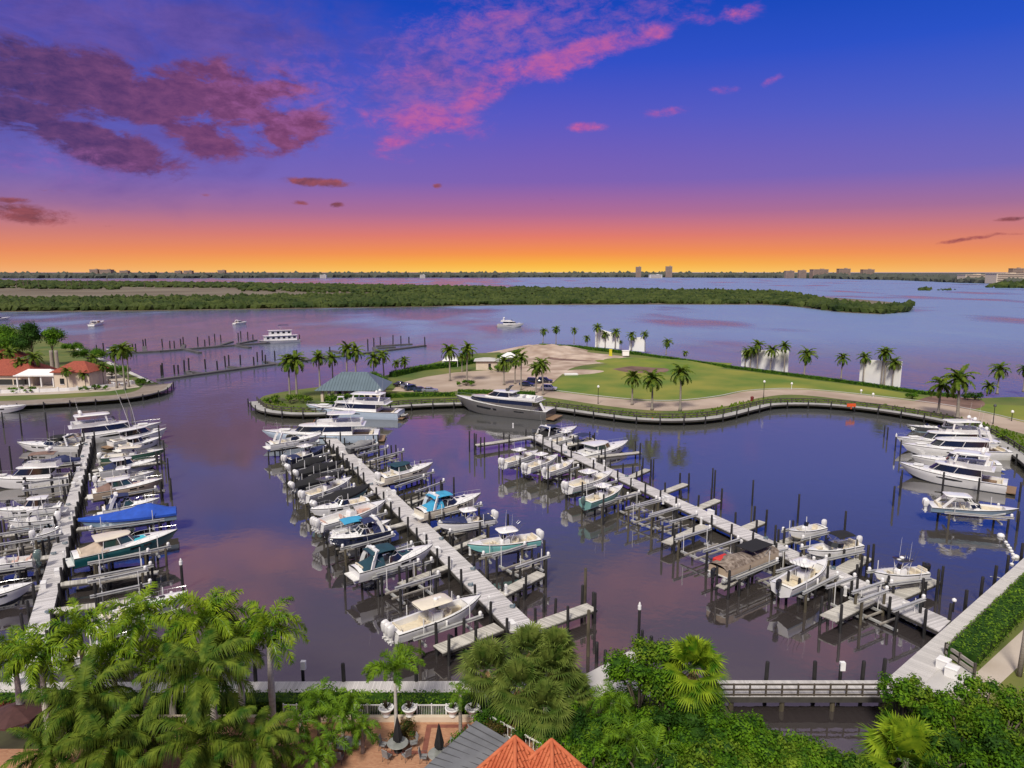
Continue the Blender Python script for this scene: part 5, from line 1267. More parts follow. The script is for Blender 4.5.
# ---- right dock, left side
lifted(cc, (503, 461), (538, 452), 'farthest white open boat with T-top on the near side of the right dock', 'boat lift under the farthest white T-top boat of the right dock', nout=2)
lifted(cc, (526, 466), (558, 456), 'second white open boat on the near side of the right dock', 'boat lift under the second white open boat of the right dock', nout=2)
lifted(cc, (546, 470), (574, 461), 'third white open boat on the near side, left of the white hardtop cruiser', 'boat lift under the third white open boat', nout=1, top=None)
lifted(cc, (567, 485), (613, 473), 'long white open boat with T-top, near side of the right dock', 'boat lift under the long white T-top boat', nout=2, stripe='seafoam', out='outw')
lifted(cc, (585, 500), (623, 487), 'mint hulled open boat with small white T-top', 'boat lift under the mint hulled open boat', hull='seafoam', nout=1, out='outg')
bare_lift((628, 503), (648, 498), 3.2, 'first empty boat lift below the mint hulled boat')
bare_lift((638, 513), (668, 504), 3.2, 'second empty boat lift below the mint hulled boat')
bare_lift((661, 519), (686, 512), 2.6, 'third empty boat lift, beside the wide finger pier of the right dock')
bare_lift((690, 546), (724, 535), 3.4, 'empty boat lift above the brown covered pontoon boat')
lifted(pontoon, (716, 570), (771, 549), 'brown mottled pontoon boat with black top and red cover', 'boat lift under the brown mottled pontoon boat', name='pontoon_boat')
bare_lift((764, 566), (800, 556), 2.8, 'empty boat lift between the pontoon boat and the white T-top boat')
lifted(cc, (781, 584), (827, 562), 'white open boat with white T-top and black outboard, near side', 'boat lift under the white boat with black outboard', cush='cush', nout=1, out='outb')
bare_lift((846, 594), (868, 586), 2.6, 'empty boat lift beside the broad last finger pier')
bare_lift((874, 602), (902, 592), 3.4, 'nearest empty boat lift on the right dock by the diagonal walkway')
# ---- right dock, far side
place(cruiser, (536, 437), (577, 428), 'dark topped cruiser with radar dome at the far end of the right dock', gz=1.2, hard=False, canvas='navyc', canvas_aft='blackc', stripe='navy', name='cabin_cruiser')
place(cc, (552, 441), (581, 435), 'small white T-top boat next to the dark topped cruiser', gz=1.0, nout=1)
place(bowrider, (592, 438), (562, 446), 'navy runabout left of the white hardtop cruiser', gz=1.0, hull='navy', canvas='navyc', nout=1, out='outb')
place(cruiser, (577, 453), (628, 441), 'big white hardtop cruiser with green tinted windows', gz=1.6, hard=True, arch=False, g='glassg', cockpit='whitecush', name='cabin_cruiser')
lifted(cc, (822, 524), (789, 532), 'small white skiff on a lift with grey folding top', 'boat lift under the small white skiff', nout=1, top=None, rails=True, out='outw')
lifted(bowrider, (857, 540), (807, 550), 'white deck boat with black bimini', 'boat lift under the white deck boat', canvas='blackc', stripe='navy', nout=1, out='outw')
lifted(cc, (924, 568), (874, 574), 'white open boat with small black T-top and tan console', 'boat lift under the white boat with small black T-top', top='black', nout=1, out='outb')
# ---- yachts at the right
place(cc, (946, 427), (906, 427), 'dark grey open tender behind the white yachts', gz=1.0, hull='darkgrey', top=None, nout=2, out='outb', cush='offwhite', name='tender')
place(yacht, (992, 440), (896, 440), 'white flybridge yacht, farthest of the big yachts at right', gz=1.9, fly=True, hardtop=True, name='motor_yacht', cat='yacht')
place(yacht, (1006, 449), (901, 447), 'white yacht with dark teal cockpit canvas', gz=1.8, fly=False, mast=True, name='motor_yacht', cat='yacht')
place(cruiser, (998, 462), (910, 457), 'slim white cruiser tucked beside the largest white yacht', gz=1.4, hard=True, arch=True, name='cabin_cruiser')
place(yacht, (1008, 480), (899, 464), 'largest white flybridge yacht, nearest of the group at right', gz=2.0, fly=True, hardtop=True, stripe='navy', B=5.4, name='motor_yacht', cat='yacht')
place(bowrider, (929, 502), (1019, 509), 'pale blue speedboat with white hardtop on a lift at right', LZB, True, 1.1, lift_label='boat lift under the pale blue speedboat', hull='steelblue', stripe='navy', hardtop=True, nout=2, out='outw')
# ---- the grey superyacht
def grey_yacht(root, L):
    B = 6.4
    h = Hull(L, B, 2.3, 4.0, 1.2, 2.6, .94); h.build(root, 'grey', 'black', 'darkgrey')
    h.deck(root, .03, .16, 1.4, 'gel', 'teak', w=.5, crown=.2)
    zt = 3.0
    cabin(root, h.x(.14), h.x(.86), 2.7, 2.2, zt - .6, zt + .35, zt + 1.35, .8, .2, 'grey', 'glass', 'silver', .45, .22, ('main_deck', 'main_window', 'upper_deck'), xr=1.5)
    zu = zt + 1.6
    cabin(root, h.x(.38), h.x(.68), 2.2, 1.9, zu, zu + .35, zu + 1.5, 1.4, .3, 'gel', 'glass', 'gel', .25, .18, ('wheelhouse', 'wheelhouse_window', 'wheelhouse_roof'), xr=1.2)
    o = outline(h.x(.12), h.x(.46), 2.5, 2.3); i_ = outline(h.x(.12) + .2, h.x(.46), 2.3, 2.1)
    mb = MB(); mb.loft([[(x, y, zu) for x, y in o], [(x, y, zu + .6) for x, y in o], [(x, y, zu + .6) for x, y in i_], [(x, y, zu + .03) for x, y in i_]]); mb.build('bulwark', 'gel', root)
    seats(root, [(h.x(.2), 1.1, zu, 1.8, 1.3, 1), (h.x(.2), -1.1, zu, 1.8, 1.3, 1), (h.x(.3), 0, zu, 1.5, 2.4, 1)], 'whitecush')
    mb = MB(); mb.bar((h.x(.44), 0, zu + 1.7), (h.x(.40), 0, zu + 3.0), .5, .5); mb.box((h.x(.40), 0, zu + 3), (.4, 2.0, .15)); mb.lathe((h.x(.43), .9, zu + 1.7), [(.1, 0), (.4, .3), (.3, .7), (.02, .85)], 10); mb.build('mast', 'darkgrey', root)
    for sgn in (1, -1):
        for t0, t1, f0, f1 in ((.50, .72, .55, .95), (.22, .32, .5, .75)):
            mb = MB(); q = []
            for t in (t0, (t0 + t1) / 2, t1):
                zs = h.sheer(t); k = max(0, (t - .55) / .45); b = h.half(t); bc = b * (.86 - h.fl * 1.4 * k); zc_ = .12 + (zs - .2) * .5 * k ** 2.2
                q.append([(h.x(t), ((b * 1.015) + ((b * .55 + bc * .45) - b * 1.015) * f + .03) * sgn, zs - .1 - ((zs - zc_) * .5 - .1) * f) for f in (f0, f1)])
            mb.loft(q, close=False); mb.build('hull_window', 'glass', root, fix=False)
    MB().box((-L / 2 - .9, 0, .6), (2.2, B * .86, .25)).build('swim_platform', 'teak', root)
    MB().bar((-L / 2 + .6, 1.6, 1.5), (-L / 2 + 2.2, 1.6, 4.2), .25, .5).build('stern_gangway', 'gel', root)
    h.bow_rail(root, .6, .8, .03); return h
place(grey_yacht, (551, 409), (456, 400), 'large silver grey superyacht moored along the boardwalk', gz=2.6, name='superyacht', cat='yacht')
# ---- out in the bay
place(cruiser, (91, 325), (104, 322), 'small white boat anchored in the bay above the left dock', gz=1.2, hard=True, name='cabin_cruiser')
place(cruiser, (-14, 320), (11, 318), 'white boat in the bay cut by the left edge', gz=1.2, hard=True, name='cabin_cruiser')
place(cruiser, (234, 323), (247, 322), 'small white boat with mast anchored mid bay', gz=1.2, hard=True, name='cabin_cruiser')
place(yacht, (498, 324.5), (524, 325), 'grey cabin boat lying in the bay beyond the lawn palms', gz=1.4, fly=True, hull='silver', name='motor_yacht', cat='yacht')
place(covered, (108, 347), (124, 347.5), 'boat with navy cover at the farther floating dock', gz=1.2, cover='navyc', hump=1.3)
def houseboat(root, L):
    h = Hull(L, 6.5, 1.3, 1.7, .6, 3.2, .96); h.build(root, 'gel', 'bottom'); h.deck(root, .02, .06, .8)
    for x0, x1, z in ((.08, .82, 1.3), (.2, .7, 3.9)):
        cx = h.x((x0 + x1) / 2); w = L * (x1 - x0); wd = 5.2 if z < 2 else 4.2
        MB().box((cx, 0, z + 1.2), (w, wd, 2.4)).build('cabin', 'gel', root)
        mb = MB(); n = int(w / 2.4)
        for i in range(n):
            for g in (1, -1): mb.box((h.x(x0) + 1.2 + i * (w - 2.4) / max(1, n - 1), g * (wd / 2 + .01), z + 1.45), (1.3, .05, 1.0))
        mb.build('window', 'glass', root)
        mb = MB(); slab(mb, h.x(x0) - .8, h.x(x1) + .8, wd + 1.2, z + 2.6, .2); mb.build('roof', 'gel', root)
    bimini(root, h.x(.25), h.x(.5), 3.6, 9.2, 6.6, 'navyc'); return h
place(houseboat, (299, 339), (257, 341), 'white two deck houseboat at the farther floating dock', gz=1.4, name='houseboat')
# ================================================================== PLANTS
def frond(mb, base, az, el, length, droop, nl, ll, w, hang=.4, mr=1, ml=0, plume=0.0, n=9, curl=0.0):
    """arching pinnate leaf: tapering rachis with many narrow leaflets"""
    p = Vector(base); pts = [p.copy()]; dirs = []
    for i in range(n):
        t = (i + .5) / n; e = el - droop * t ** 1.25; a = az + curl * t
        d = Vector((math.cos(a) * math.cos(e), math.sin(a) * math.cos(e), math.sin(e))); dirs.append(d)
        p = p + d * (length / n); pts.append(p.copy())
    mb.tube(pts[:-1] + [pts[-1]], [w * .5 * (1 - .85 * i / n) for i in range(n + 1)], 3, mr, caps=False)
    for i in range(nl):
        t = .12 + .88 * i / (nl - 1); f = t * n; k = min(int(f), n - 1); q = pts[k].lerp(pts[k + 1], f - k); d = dirs[k]
        side = d.cross(Vector((0, 0, 1)))
        side = side.normalized() if side.length > .05 else Vector((-math.sin(az), math.cos(az), 0))
        up = side.cross(d).normalized()
        l = ll * (math.sin(math.pi * min(1, (t * .80 + .16))) ** .7) * (.85 + .3 * rnd.random())
        for s in (1, -1):
            ang = plume * (rnd.random() - .5) * 2
            v = (side * s * math.cos(ang) + up * (math.sin(ang) + .12) + d * (.55 + .35 * t)).normalized()
            m_ = q + v * l * .55; m_.z -= hang * l * .12; e_ = q + v * l; e_.z -= hang * l * (.45 + .25 * rnd.random())
            wd = d * w * .5
            mb.add([q - wd, q + wd, m_ + wd * .9, m_ - wd * .9, e_], [(0, 1, 2, 3), (3, 2, 4)], ml)
def trunk_mesh(h, r0, r1, bend=0.0, n=9, flare=1.5, bulge=0.0, sides=10, rings=True):
    mb = MB(); pts, rr = [], []
    k = int(max(6, h * 2.2)) if rings else n
    for i in range(k + 1):
        t = i / k; pts.append((bend * (t ** 2), 0, h * t)); r = r0 + (r1 - r0) * t
        r *= 1 + (flare - 1) * max(0, 1 - t * 7) + bulge * math.exp(-((t - .45) / .25) ** 2) + (.03 if i % 2 else -.02)
        rr.append(r)
    mb.tube(pts, rr, sides); return mb
def palm(name, label, cat, kind, h, R_, nf=18, nl=34, seed=0, bend=None, group='palm trees', detail=1.0, w=.055, z0=-.1):
    global rnd
    keep = rnd; rnd = random.Random(seed * 77 + 5)
    root = empty(name, (0, 0, 0), 0, label, cat, group)
    bend = rnd.uniform(-.5, .5) if bend is None else bend
    top = Vector((bend, 0, h)); nl = int(nl * detail)
    if kind == 'royal':
        trunk_mesh(h, .24, .17, bend, flare=1.5, bulge=.25).build('trunk', 'royal', root, smooth='all')
        MB().tube([top - Vector((bend * .1, 0, .1)), top + Vector((0, 0, .7)), top + Vector((0, 0, 1.5))], [.18, .17, .09], 9).build('crownshaft', 'shaft', root, smooth='all')
        mb = MB(); c0 = top + Vector((0, 0, 1.25))
        for i in range(nf):
            t = i / (nf - 1); el = R(84 - 96 * t ** .9 + rnd.uniform(-8, 8)); az = i * 2.4 + rnd.uniform(-.3, .3)
            frond(mb, c0, az, el, R_ * rnd.uniform(.88, 1.1), R(70 + 45 * rnd.random()), nl, R_ * .25, w, .7, plume=1.15, curl=rnd.uniform(-.3, .3))
        mb.build('crown', ['royalleaf', 'shaft'], root, fix=False)
    elif kind == 'coco':
        trunk_mesh(h, .20, .13, bend, flare=1.7).build('trunk', 'trunk', root, smooth='all')
        mb = MB(); c0 = top
        for i in range(nf):
            t = i / (nf - 1); el = R(78 - 118 * t + rnd.uniform(-8, 8)); az = i * 2.4 + rnd.uniform(-.35, .35)
            frond(mb, c0, az, el, R_ * rnd.uniform(.85, 1.1), R(60 + 40 * rnd.random()), nl, R_ * .24, w, 1.5 if R_ > 3 else .85, plume=.3, curl=rnd.uniform(-.4, .4))
        mb.build('crown', ['coco', 'coco'], root, fix=False)
        if R_ > 3:
            mb = MB()
            for i in range(9):
                a = rnd.random() * 6.28; mb.lathe((top.x + math.cos(a) * .28, math.sin(a) * .28, top.z - .35 - rnd.random() * .25), [(.02, -.13), (.11, -.06), (.12, .05), (.03, .14)], 6)
            mb.build('coconut_cluster', 'cocos', root, smooth='all')
    elif kind == 'feather':
        trunk_mesh(h, .15, .11, bend, flare=1.3).build('trunk', 'trunk', root, smooth='all')
        mb = MB(); c0 = top
        for i in range(nf):
            t = i / (nf - 1); el = R(82 - 100 * t + rnd.uniform(-8, 8)); az = i * 2.4 + rnd.uniform(-.35, .35)
            frond(mb, c0, az, el, R_ * rnd.uniform(.85, 1.1), R(85 + 40 * rnd.random()), nl, R_ * .24, w, .5, plume=.9, curl=rnd.uniform(-.3, .3))
        mb.build('crown', ['palm', 'shaft'], root, fix=False)
    elif kind == 'foxtail':
        trunk_mesh(h, .15, .11, bend, flare=1.3).build('trunk', 'royal', root, smooth='all')
        MB().tube([top, top + Vector((0, 0, .5)), top + Vector((0, 0, 1.0))], [.12, .11, .06], 8).build('crownshaft', 'shaft', root, smooth='all')
        mb = MB(); c0 = top + Vector((0, 0, .8))
        for i in range(nf):
            az = i * 2 * math.pi / nf + rnd.uniform(-.2, .2); el = R(rnd.choice((70, 55, 40)))
            frond(mb, c0, az, el, R_ * rnd.uniform(.85, 1.1), R(110 + 30 * rnd.random()), nl, R_ * .17, w, .3, plume=1.4)
        mb.build('crown', ['palm', 'shaft'], root, fix=False)
    elif kind == 'fan':
        trunk_mesh(h, .2, .17, bend, flare=1.3).build('trunk', 'trunk', root, smooth='all')
        mb = MB()
        for i in range(nf):
            t = i / (nf - 1); el = R(86 - 135 * t + rnd.uniform(-8, 8)); az = i * 2.4 + rnd.uniform(-.3, .3)
            d = Vector((math.cos(az) * math.cos(el), math.sin(az) * math.cos(el), math.sin(el)))
            pl = R_ * .5 * rnd.uniform(.85, 1.1); e = top + d * pl; e.z -= .08 * R_ * t
            mb.tube([top, top.lerp(e, .5) + Vector((0, 0, .03)), e], [.03, .025, .02], 3, 1, caps=False)
            side = d.cross(Vector((0, 0, 1))); side = side.normalized() if side.length > .05 else Vector((1, 0, 0))
            up = side.cross(d).normalized(); ns = nl
            for j in range(ns):
                a = R(-125 + 250 * j / (ns - 1)); l = R_ * .62 * (1 - .25 * abs(a) / 2.2) * rnd.uniform(.9, 1.1)
                v = (d * math.cos(a) + side * math.sin(a) + up * .18 * math.cos(a)).normalized()
                m_ = e + v * l * .55 ; m_.z -= .02 * l; tip = e + v * l; tip.z -= l * (.18 + .22 * rnd.random())
                pv = v.cross(up).normalized() * w * .9
                mb.add([e - pv * .3, e + pv * .3, m_ + pv, m_ - pv, tip], [(0, 1, 2, 3), (3, 2, 4)], 0)
        mb.build('crown', ['fan', 'shaft'], root, fix=False)
        if h > 3:
            mb = MB()
            for i in range(90):
                az = rnd.random() * 6.28; d = Vector((math.cos(az), math.sin(az), 0)); z = top.z - rnd.random() * 1.1
                a = Vector((top.x, 0, z)) + d * .15; c = a + d * rnd.uniform(.2, .6) + Vector((0, 0, -rnd.uniform(.4, 1.2)))
                s = Vector((-d.y, d.x, 0)) * .10; mb.add([a - s * .3, a + s * .3, c + s, c - s], [(0, 1, 2, 3)])
            mb.build('dry_skirt', 'thatch', root, fix=False)
    rnd = keep
    return root
MT['cocos'] = mat('orange_coconuts', (.42, .20, .04), .5, .2, 2)
def put(root, loc, rz=0.0, sc=1.0):
    root.location = loc; root.rotation_euler = (0, 0, rz); root.scale = (sc, sc, sc); return root
def leafcrown(mb, c, r, n, size, mi=0, squash=1.0, shell=.45):
    """leaves scattered through the outer part of one lumpy lobe"""
    for _ in range(n):
        while True:
            v = Vector((rnd.uniform(-1, 1), rnd.uniform(-1, 1), rnd.uniform(-.75, 1)))
            if .01 < v.length <= 1: break
        v = v.normalized() * (shell + (1 - shell) * rnd.random() ** .6); k = rnd.uniform(.86, 1.14)
        p = Vector(c) + Vector((v.x * r * k, v.y * r * k, v.z * r * squash * k))
        nrm = (v.normalized() + Vector((rnd.uniform(-.8, .8), rnd.uniform(-.8, .8), rnd.uniform(-.3, .9)))).normalized()
        t = nrm.cross(Vector((rnd.uniform(-1, 1), rnd.uniform(-1, 1), rnd.uniform(-1, 1)))).normalized(); u = nrm.cross(t)
        s = size * rnd.uniform(.6, 1.3)
        mb.add([p - t * s * .5, p + u * s * .26, p + t * s * .5, p - u * s * .26], [(0, 1, 2, 3)], mi)
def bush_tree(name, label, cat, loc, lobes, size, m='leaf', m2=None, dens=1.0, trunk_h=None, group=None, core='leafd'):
    """lobes: (dx, dy, z, r[, squash])"""
    root = empty(name, loc, 0, label, cat, group)
    zt = max(l[2] for l in lobes); zmin = min(l[2] - l[3] * .4 for l in lobes)
    mb = MB()
    mb.tube([(0, 0, -.1), (.05, .03, zmin * .6 + .2), (0, 0, max(.4, zmin + .6))], [.2, .16, .12], 7)
    for l in lobes[:10]: mb.tube([(0, 0, max(.2, zmin * .7)), (l[0] * .5, l[1] * .5, l[2] * .75), (l[0] * .9, l[1] * .9, l[2])], [.11, .07, .03], 5)
    mb.build('trunk', 'bark', root, smooth='all')
    mb = MB(); ms = [m, m2 or m]
    for i, l in enumerate(lobes):
        sq = l[4] if len(l) > 4 else .8
        n = int(dens * 22.0 * (l[3] / size) ** 2); leafcrown(mb, (l[0], l[1], l[2]), l[3], min(n, 5200), size, i % 2, sq, .35)
    crown = mb.build('crown', ms, root, fix=False)
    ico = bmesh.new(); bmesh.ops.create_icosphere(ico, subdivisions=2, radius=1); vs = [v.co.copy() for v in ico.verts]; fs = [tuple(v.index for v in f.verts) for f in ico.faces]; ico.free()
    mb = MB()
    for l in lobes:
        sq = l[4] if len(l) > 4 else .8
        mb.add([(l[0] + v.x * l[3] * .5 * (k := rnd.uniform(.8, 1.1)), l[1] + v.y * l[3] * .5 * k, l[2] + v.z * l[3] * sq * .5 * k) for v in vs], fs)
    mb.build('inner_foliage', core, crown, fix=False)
    return root
def lobes_rand(n, rx, ry, z0, z1, r0, r1, seed):
    q = random.Random(seed); out = []
    for i in range(n):
        a = q.random() * 6.28; d = q.random() ** .5
        out.append((math.cos(a) * rx * d, math.sin(a) * ry * d, z0 + (z1 - z0) * (1 - d * d * .7) * q.uniform(.8, 1.0), q.uniform(r0, r1)))
    return out
def hedge(name, label, line, w, h, size, m='hedge', z=LZ, dens=1.0, cat='hedge', group=None):
    """clipped hedge along a line: dark core with leaves standing out of its faces"""
    c = sum((Vector(p) for p in line), Vector()) / len(line); root = empty(name, (c.x, c.y, z), 0, label, cat, group)
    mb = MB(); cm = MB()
    for s, t in zip(line, line[1:]):
        s = Vector((s[0] - c.x, s[1] - c.y, 0)); t = Vector((t[0] - c.x, t[1] - c.y, 0)); d = t - s; L = d.length
        if L < .01: continue
        u = d / L; nrm = Vector((-u.y, u.x, 0))
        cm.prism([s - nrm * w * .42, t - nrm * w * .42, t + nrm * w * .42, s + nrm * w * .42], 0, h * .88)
        for _ in range(int(dens * L * (w + 2 * h) / (size * size) * 1.5)):
            k = rnd.random(); q = rnd.uniform(-1, 1); 
            if rnd.random() < w / (w + 2 * h) + .15: p = s + d * k + nrm * q * w / 2; p.z = h * rnd.uniform(.86, 1.08); nv = Vector((0, 0, 1))
            else: sg = 1 if rnd.random() < .5 else -1; p = s + d * k + nrm * sg * w / 2 * rnd.uniform(.9, 1.06); p.z = h * rnd.random(); nv = nrm * sg
            nv = (nv + Vector((rnd.uniform(-.8, .8), rnd.uniform(-.8, .8), rnd.uniform(-.2, .8)))).normalized()
            tt = nv.cross(Vector((rnd.uniform(-1, 1), rnd.uniform(-1, 1), rnd.uniform(-1, 1)))).normalized(); uu = nv.cross(tt); sz = size * rnd.uniform(.6, 1.3)
            mb.add([p - tt * sz * .5, p + uu * sz * .3, p + tt * sz * .5, p - uu * sz * .3], [(0, 1, 2, 3)])
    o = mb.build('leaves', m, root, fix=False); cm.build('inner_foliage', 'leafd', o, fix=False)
    return root

# ---- palms on the points and along the lawn (base pixel, crown pixel height)
PROTO = {}
def far_palm(bx, by, cy_, label, kind='coco', Rk=1.0, cx=None):
    g = P(bx, by, LZ); c = PY(cx if cx else bx, cy_, g.y); hgt = max(2.5, c.z - LZ)
    v = rnd.randrange(4); hb = 7 if hgt > 5 else 4
    Rk *= .92 if (by < 376 or (bx > 700 and by < 398)) else 1.08; key = (kind, v, hb)
    if key not in PROTO:
        r = palm('palm_tree', label, 'palm', kind, hb, 2.6 if kind == 'coco' else 2.4, 20, 14, seed=v * 9 + hb, bend=rnd.uniform(-.4, .4), detail=1, w=.24)
        PROTO[key] = r
    else:
        r = dup(PROTO[key], (0, 0, 0), 0, 1, label, 'palm trees')
    s = hgt / hb
    r.location = g; rz = rnd.random() * 6.28; r.rotation_euler = (0, 0, rz); k = Rk * (.95 + .2 * rnd.random())
    r.scale = (k, k, s)
    for ch in r.children:
        if ch.name.split('.')[0] in ('crown', 'coconut_cluster'): ch.scale = (1, 1, k / s); ch.location = (0, 0, hb - hb * k / s)
    return r
for a in [(13, 377, 352, 'palm in front of the red roofed house at the left edge', 1.1), (38, 383, 357, 'palm left of the small cream house, in front of the white pergola', 1.1), (96, 381, 358, 'short palm right of the small cream house', .95),
          (117, 388, 352, 'leftmost of the three tall palms near the tip of the left point', 1.05), (125, 390, 349, 'middle of the three tall palms near the tip of the left point', 1.1), (129, 387, 350, 'rightmost of the three tall palms near the tip of the left point', 1.0), (86, 388, 374, 'small low palm against the small cream house', .7),
          (290, 399, 361, 'left of two tall palms on the round green tip of the pavilion point', 1.3), (297, 399, 360, 'right of two tall palms on the round green tip of the pavilion point', 1.3),
          (320, 388, 357, 'palm just left of the pavilion roof', 1.2), (333, 384, 358, 'palm behind the left end of the pavilion roof', 1.2), (347, 380, 349, 'tallest palm behind the pavilion ridge, left of a pair', 1.35), (356, 380, 351, 'right hand palm of the tall pair behind the pavilion ridge', 1.3),
          (374, 380, 358, 'palm behind the right end of the pavilion roof', 1.1), (384, 378, 355, 'second palm right of the pavilion roof', 1.1), (396, 375, 363, 'short palm between the pavilion and the parking', .9), (405, 374, 361, 'short palm at the shore right of the pavilion', 1.0),
          (450, 381, 350, 'palm beside the white tent, rising from the roundabout', 1.25), (467, 382, 349, 'palm in the roundabout island', 1.25), (462, 372, 356, 'palm behind the roundabout, left of the beige shed', 1.0),
          (504, 385, 362, 'left palm of the group right of the beige shed', 1.0), (515, 384, 360, 'middle palm of the group right of the beige shed', 1.0), (521, 390, 357, 'right palm of the group right of the beige shed', 1.1), (536, 393, 368, 'palm behind the stern of the silver superyacht, left of two', 1.0), (543, 395, 364, 'palm behind the stern of the silver superyacht, right of two', 1.1),
          (632, 405, 377, 'leftmost of three lawn palms by the road', 1.2), (652, 410, 378, 'middle of three lawn palms by the road, drooping crown', 1.3), (680, 411, 372, 'rightmost of three lawn palms by the road', 1.3),
          (543, 343, 331, 'first palm from the left on the far shore edge of the lawn', 1.05), (556, 344, 329, 'second palm from the left on the far shore edge of the lawn', 1.15), (574, 344, 330, 'third palm from the left on the far shore edge, left of white walls', 1.05), (587, 348, 338, 'short palm left of the first white screen wall', .9),
          (597, 348, 327, 'palm at the left side of the first white screen wall', 1.2), (605, 348, 334, 'palm in front of the middle of the first white screen wall', 1.1), (615, 349, 332, 'palm at the right side of the first white screen wall', 1.2), (621, 349.5, 342, 'tiny palm between the first two white screen walls', .6),
          (631, 351, 335, 'palm at the left side of the second white screen wall', 1.1), (645, 351.5, 334, 'palm at the right side of the second white screen wall', 1.1), (666, 355, 342, 'lone palm between the second and third white screen walls', 1.1), (685, 359, 353, 'low dark palm at the hedge left of the third white wall', .7),
          (745, 367, 352, 'leftmost palm at the third white screen wall', 1.1), (750, 368, 350, 'second palm at the left side of the third white screen wall', 1.1), (757, 370, 345, 'third palm from the left at the third white screen wall', 1.2), (770, 372, 350, 'palm in front of the middle of the third white screen wall', 1.2), (784, 374, 346, 'palm at the right side of the third white screen wall', 1.2),
          (804, 376, 354, 'broad palm standing alone right of the third white screen wall', 1.45), (841, 379, 358, 'palm between the third and fourth white screen walls', 1.15), (863, 382, 357, 'palm at the left side of the fourth white screen wall', 1.2), (881, 385, 353, 'left of two crossing palms before the fourth white screen wall', 1.2), (884, 386, 352, 'right of two crossing palms before the fourth white screen wall', 1.1), (892, 387, 362, 'palm leaning at the right side of the fourth white screen wall', 1.15),
          (938, 415, 384, 'thin trunked palm on the brown bank left of the yachts', 1.2), (957, 420, 379, 'tall thin trunked palm on the brown bank above the yachts', 1.5), (987, 396, 386, 'low palm by the hedge near the right edge', 1.1), (997, 394, 369, 'tall palm at the far shore near the right edge', 1.25), (1023, 392, 369, 'palm cut by the right edge of the picture', 1.1)]:
    far_palm(a[0], a[1], a[2], a[3], Rk=a[4])
# broadleaf trees and shrubs on the points
def far_tree(bx, by, wpx, hpx, label, name='broadleaf_tree', m='leaf', n=7, size=.55, cat='tree', seed=1, z0=.35):
    g = P(bx, by, LZ); k = (g.y / math.cos(PITCH)) / F; w = wpx * k / 2; h = hpx * k
    lb = [(x, y * .8, max(z, .4), r) for x, y, z, r in lobes_rand(n, w * .7, w * .6, h * z0, h * .8, min(w, h) * .32, min(w, h) * .5, seed)]
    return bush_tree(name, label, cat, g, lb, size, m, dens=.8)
far_tree(6, 366, 60, 46, 'big dark leafy tree behind the red roofed house', n=10, seed=2, size=.6)
far_tree(34, 367, 38, 52, 'tall dark tree with pale trunk behind the white pergola', n=10, seed=3, m='leafd', z0=.3, size=.6)
far_tree(54, 366, 34, 46, 'leafy tree at the right end of the left tree group', n=8, seed=4, size=.6)
far_tree(-16, 366, 40, 40, 'leafy tree cut by the left edge', n=8, seed=5, size=.6)
far_tree(371, 389, 26, 21, 'round dark green tree at the right corner of the pavilion', n=9, seed=6, size=.4)
far_tree(382, 391, 24, 15, 'low green shrub between the round tree and the parked cars', 'shrub', seed=7, size=.4, cat='shrub')
far_tree(88, 362, 50, 14, 'low green shrubs on the bank left of the shore path', 'shrub', seed=8, n=10, size=.4, cat='shrub')
far_tree(112, 378, 60, 13, 'low green shrubs on the bank right of the small cream house', 'shrub', seed=9, n=12, size=.4, cat='shrub')
far_tree(20, 392, 50, 5, 'low clipped shrubs along the terrace wall, left part', 'shrub', seed=21, n=14, size=.35, cat='shrub'); far_tree(95, 390, 40, 5, 'low clipped shrubs along the terrace wall, right part', 'shrub', seed=22, n=12, size=.35, cat='shrub'); far_tree(74, 352, 30, 10, 'green shrubs behind the bare trunks on the left point', 'shrub', seed=23, n=10, size=.4, cat='shrub')
far_tree(143, 385, 20, 7, 'small clump of shrubs at the tip of the left point', 'shrub', seed=10, size=.4, cat='shrub')
far_tree(290, 403, 56, 9, 'bright green shrub bed on the round tip of the pavilion point', 'shrub', 'leafy', seed=11, n=18, size=.4, cat='shrub')
far_tree(270, 403, 16, 6, 'small shrub at the very tip of the pavilion point', 'shrub', seed=12, size=.4, cat='shrub')
far_tree(466, 386, 28, 6, 'planted island of shrubs in the roundabout', 'shrub', seed=14, n=12, size=.4, cat='shrub')
far_tree(498, 372, 24, 7, 'low shrubs in front of the beige shed', 'shrub', seed=15, n=8, size=.4, cat='shrub')
far_tree(912, 399, 18, 6, 'low shrubs where the far hedge thins out', 'shrub', seed=16, n=8, size=.4, cat='shrub')
far_tree(975, 400, 26, 8, 'dark shrubs at the far shore near the right edge', 'shrub', 'leafd', seed=17, n=9, size=.4, cat='shrub')
far_tree(1006, 440, 26, 9, 'bright green bush beside the boardwalk above the yachts', 'shrub', 'leafy', seed=18, n=9, size=.3, cat='shrub')
hl = lambda px: [P(x, y, LZ) for x, y in px]
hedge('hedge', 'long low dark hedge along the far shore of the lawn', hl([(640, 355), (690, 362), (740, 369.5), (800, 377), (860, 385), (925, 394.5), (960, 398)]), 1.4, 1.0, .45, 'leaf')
hedge('hedge', 'low hedge on the crest behind the bare dirt', hl([(540, 346.5), (575, 348), (610, 352), (640, 355)]), 2.0, 1.3, .45, 'leaf')
hedge('hedge', 'clipped green hedge in front of the pavilion wall', hl([(326, 404), (346, 403.5), (363, 402)]), 2.2, 2.4, .4, 'hedge')
hedge('hedge', 'low clipped hedge between driveway and superyacht', hl([(458, 394), (500, 394.5), (535, 396)]), 1.6, 1.3, .4, 'hedge')
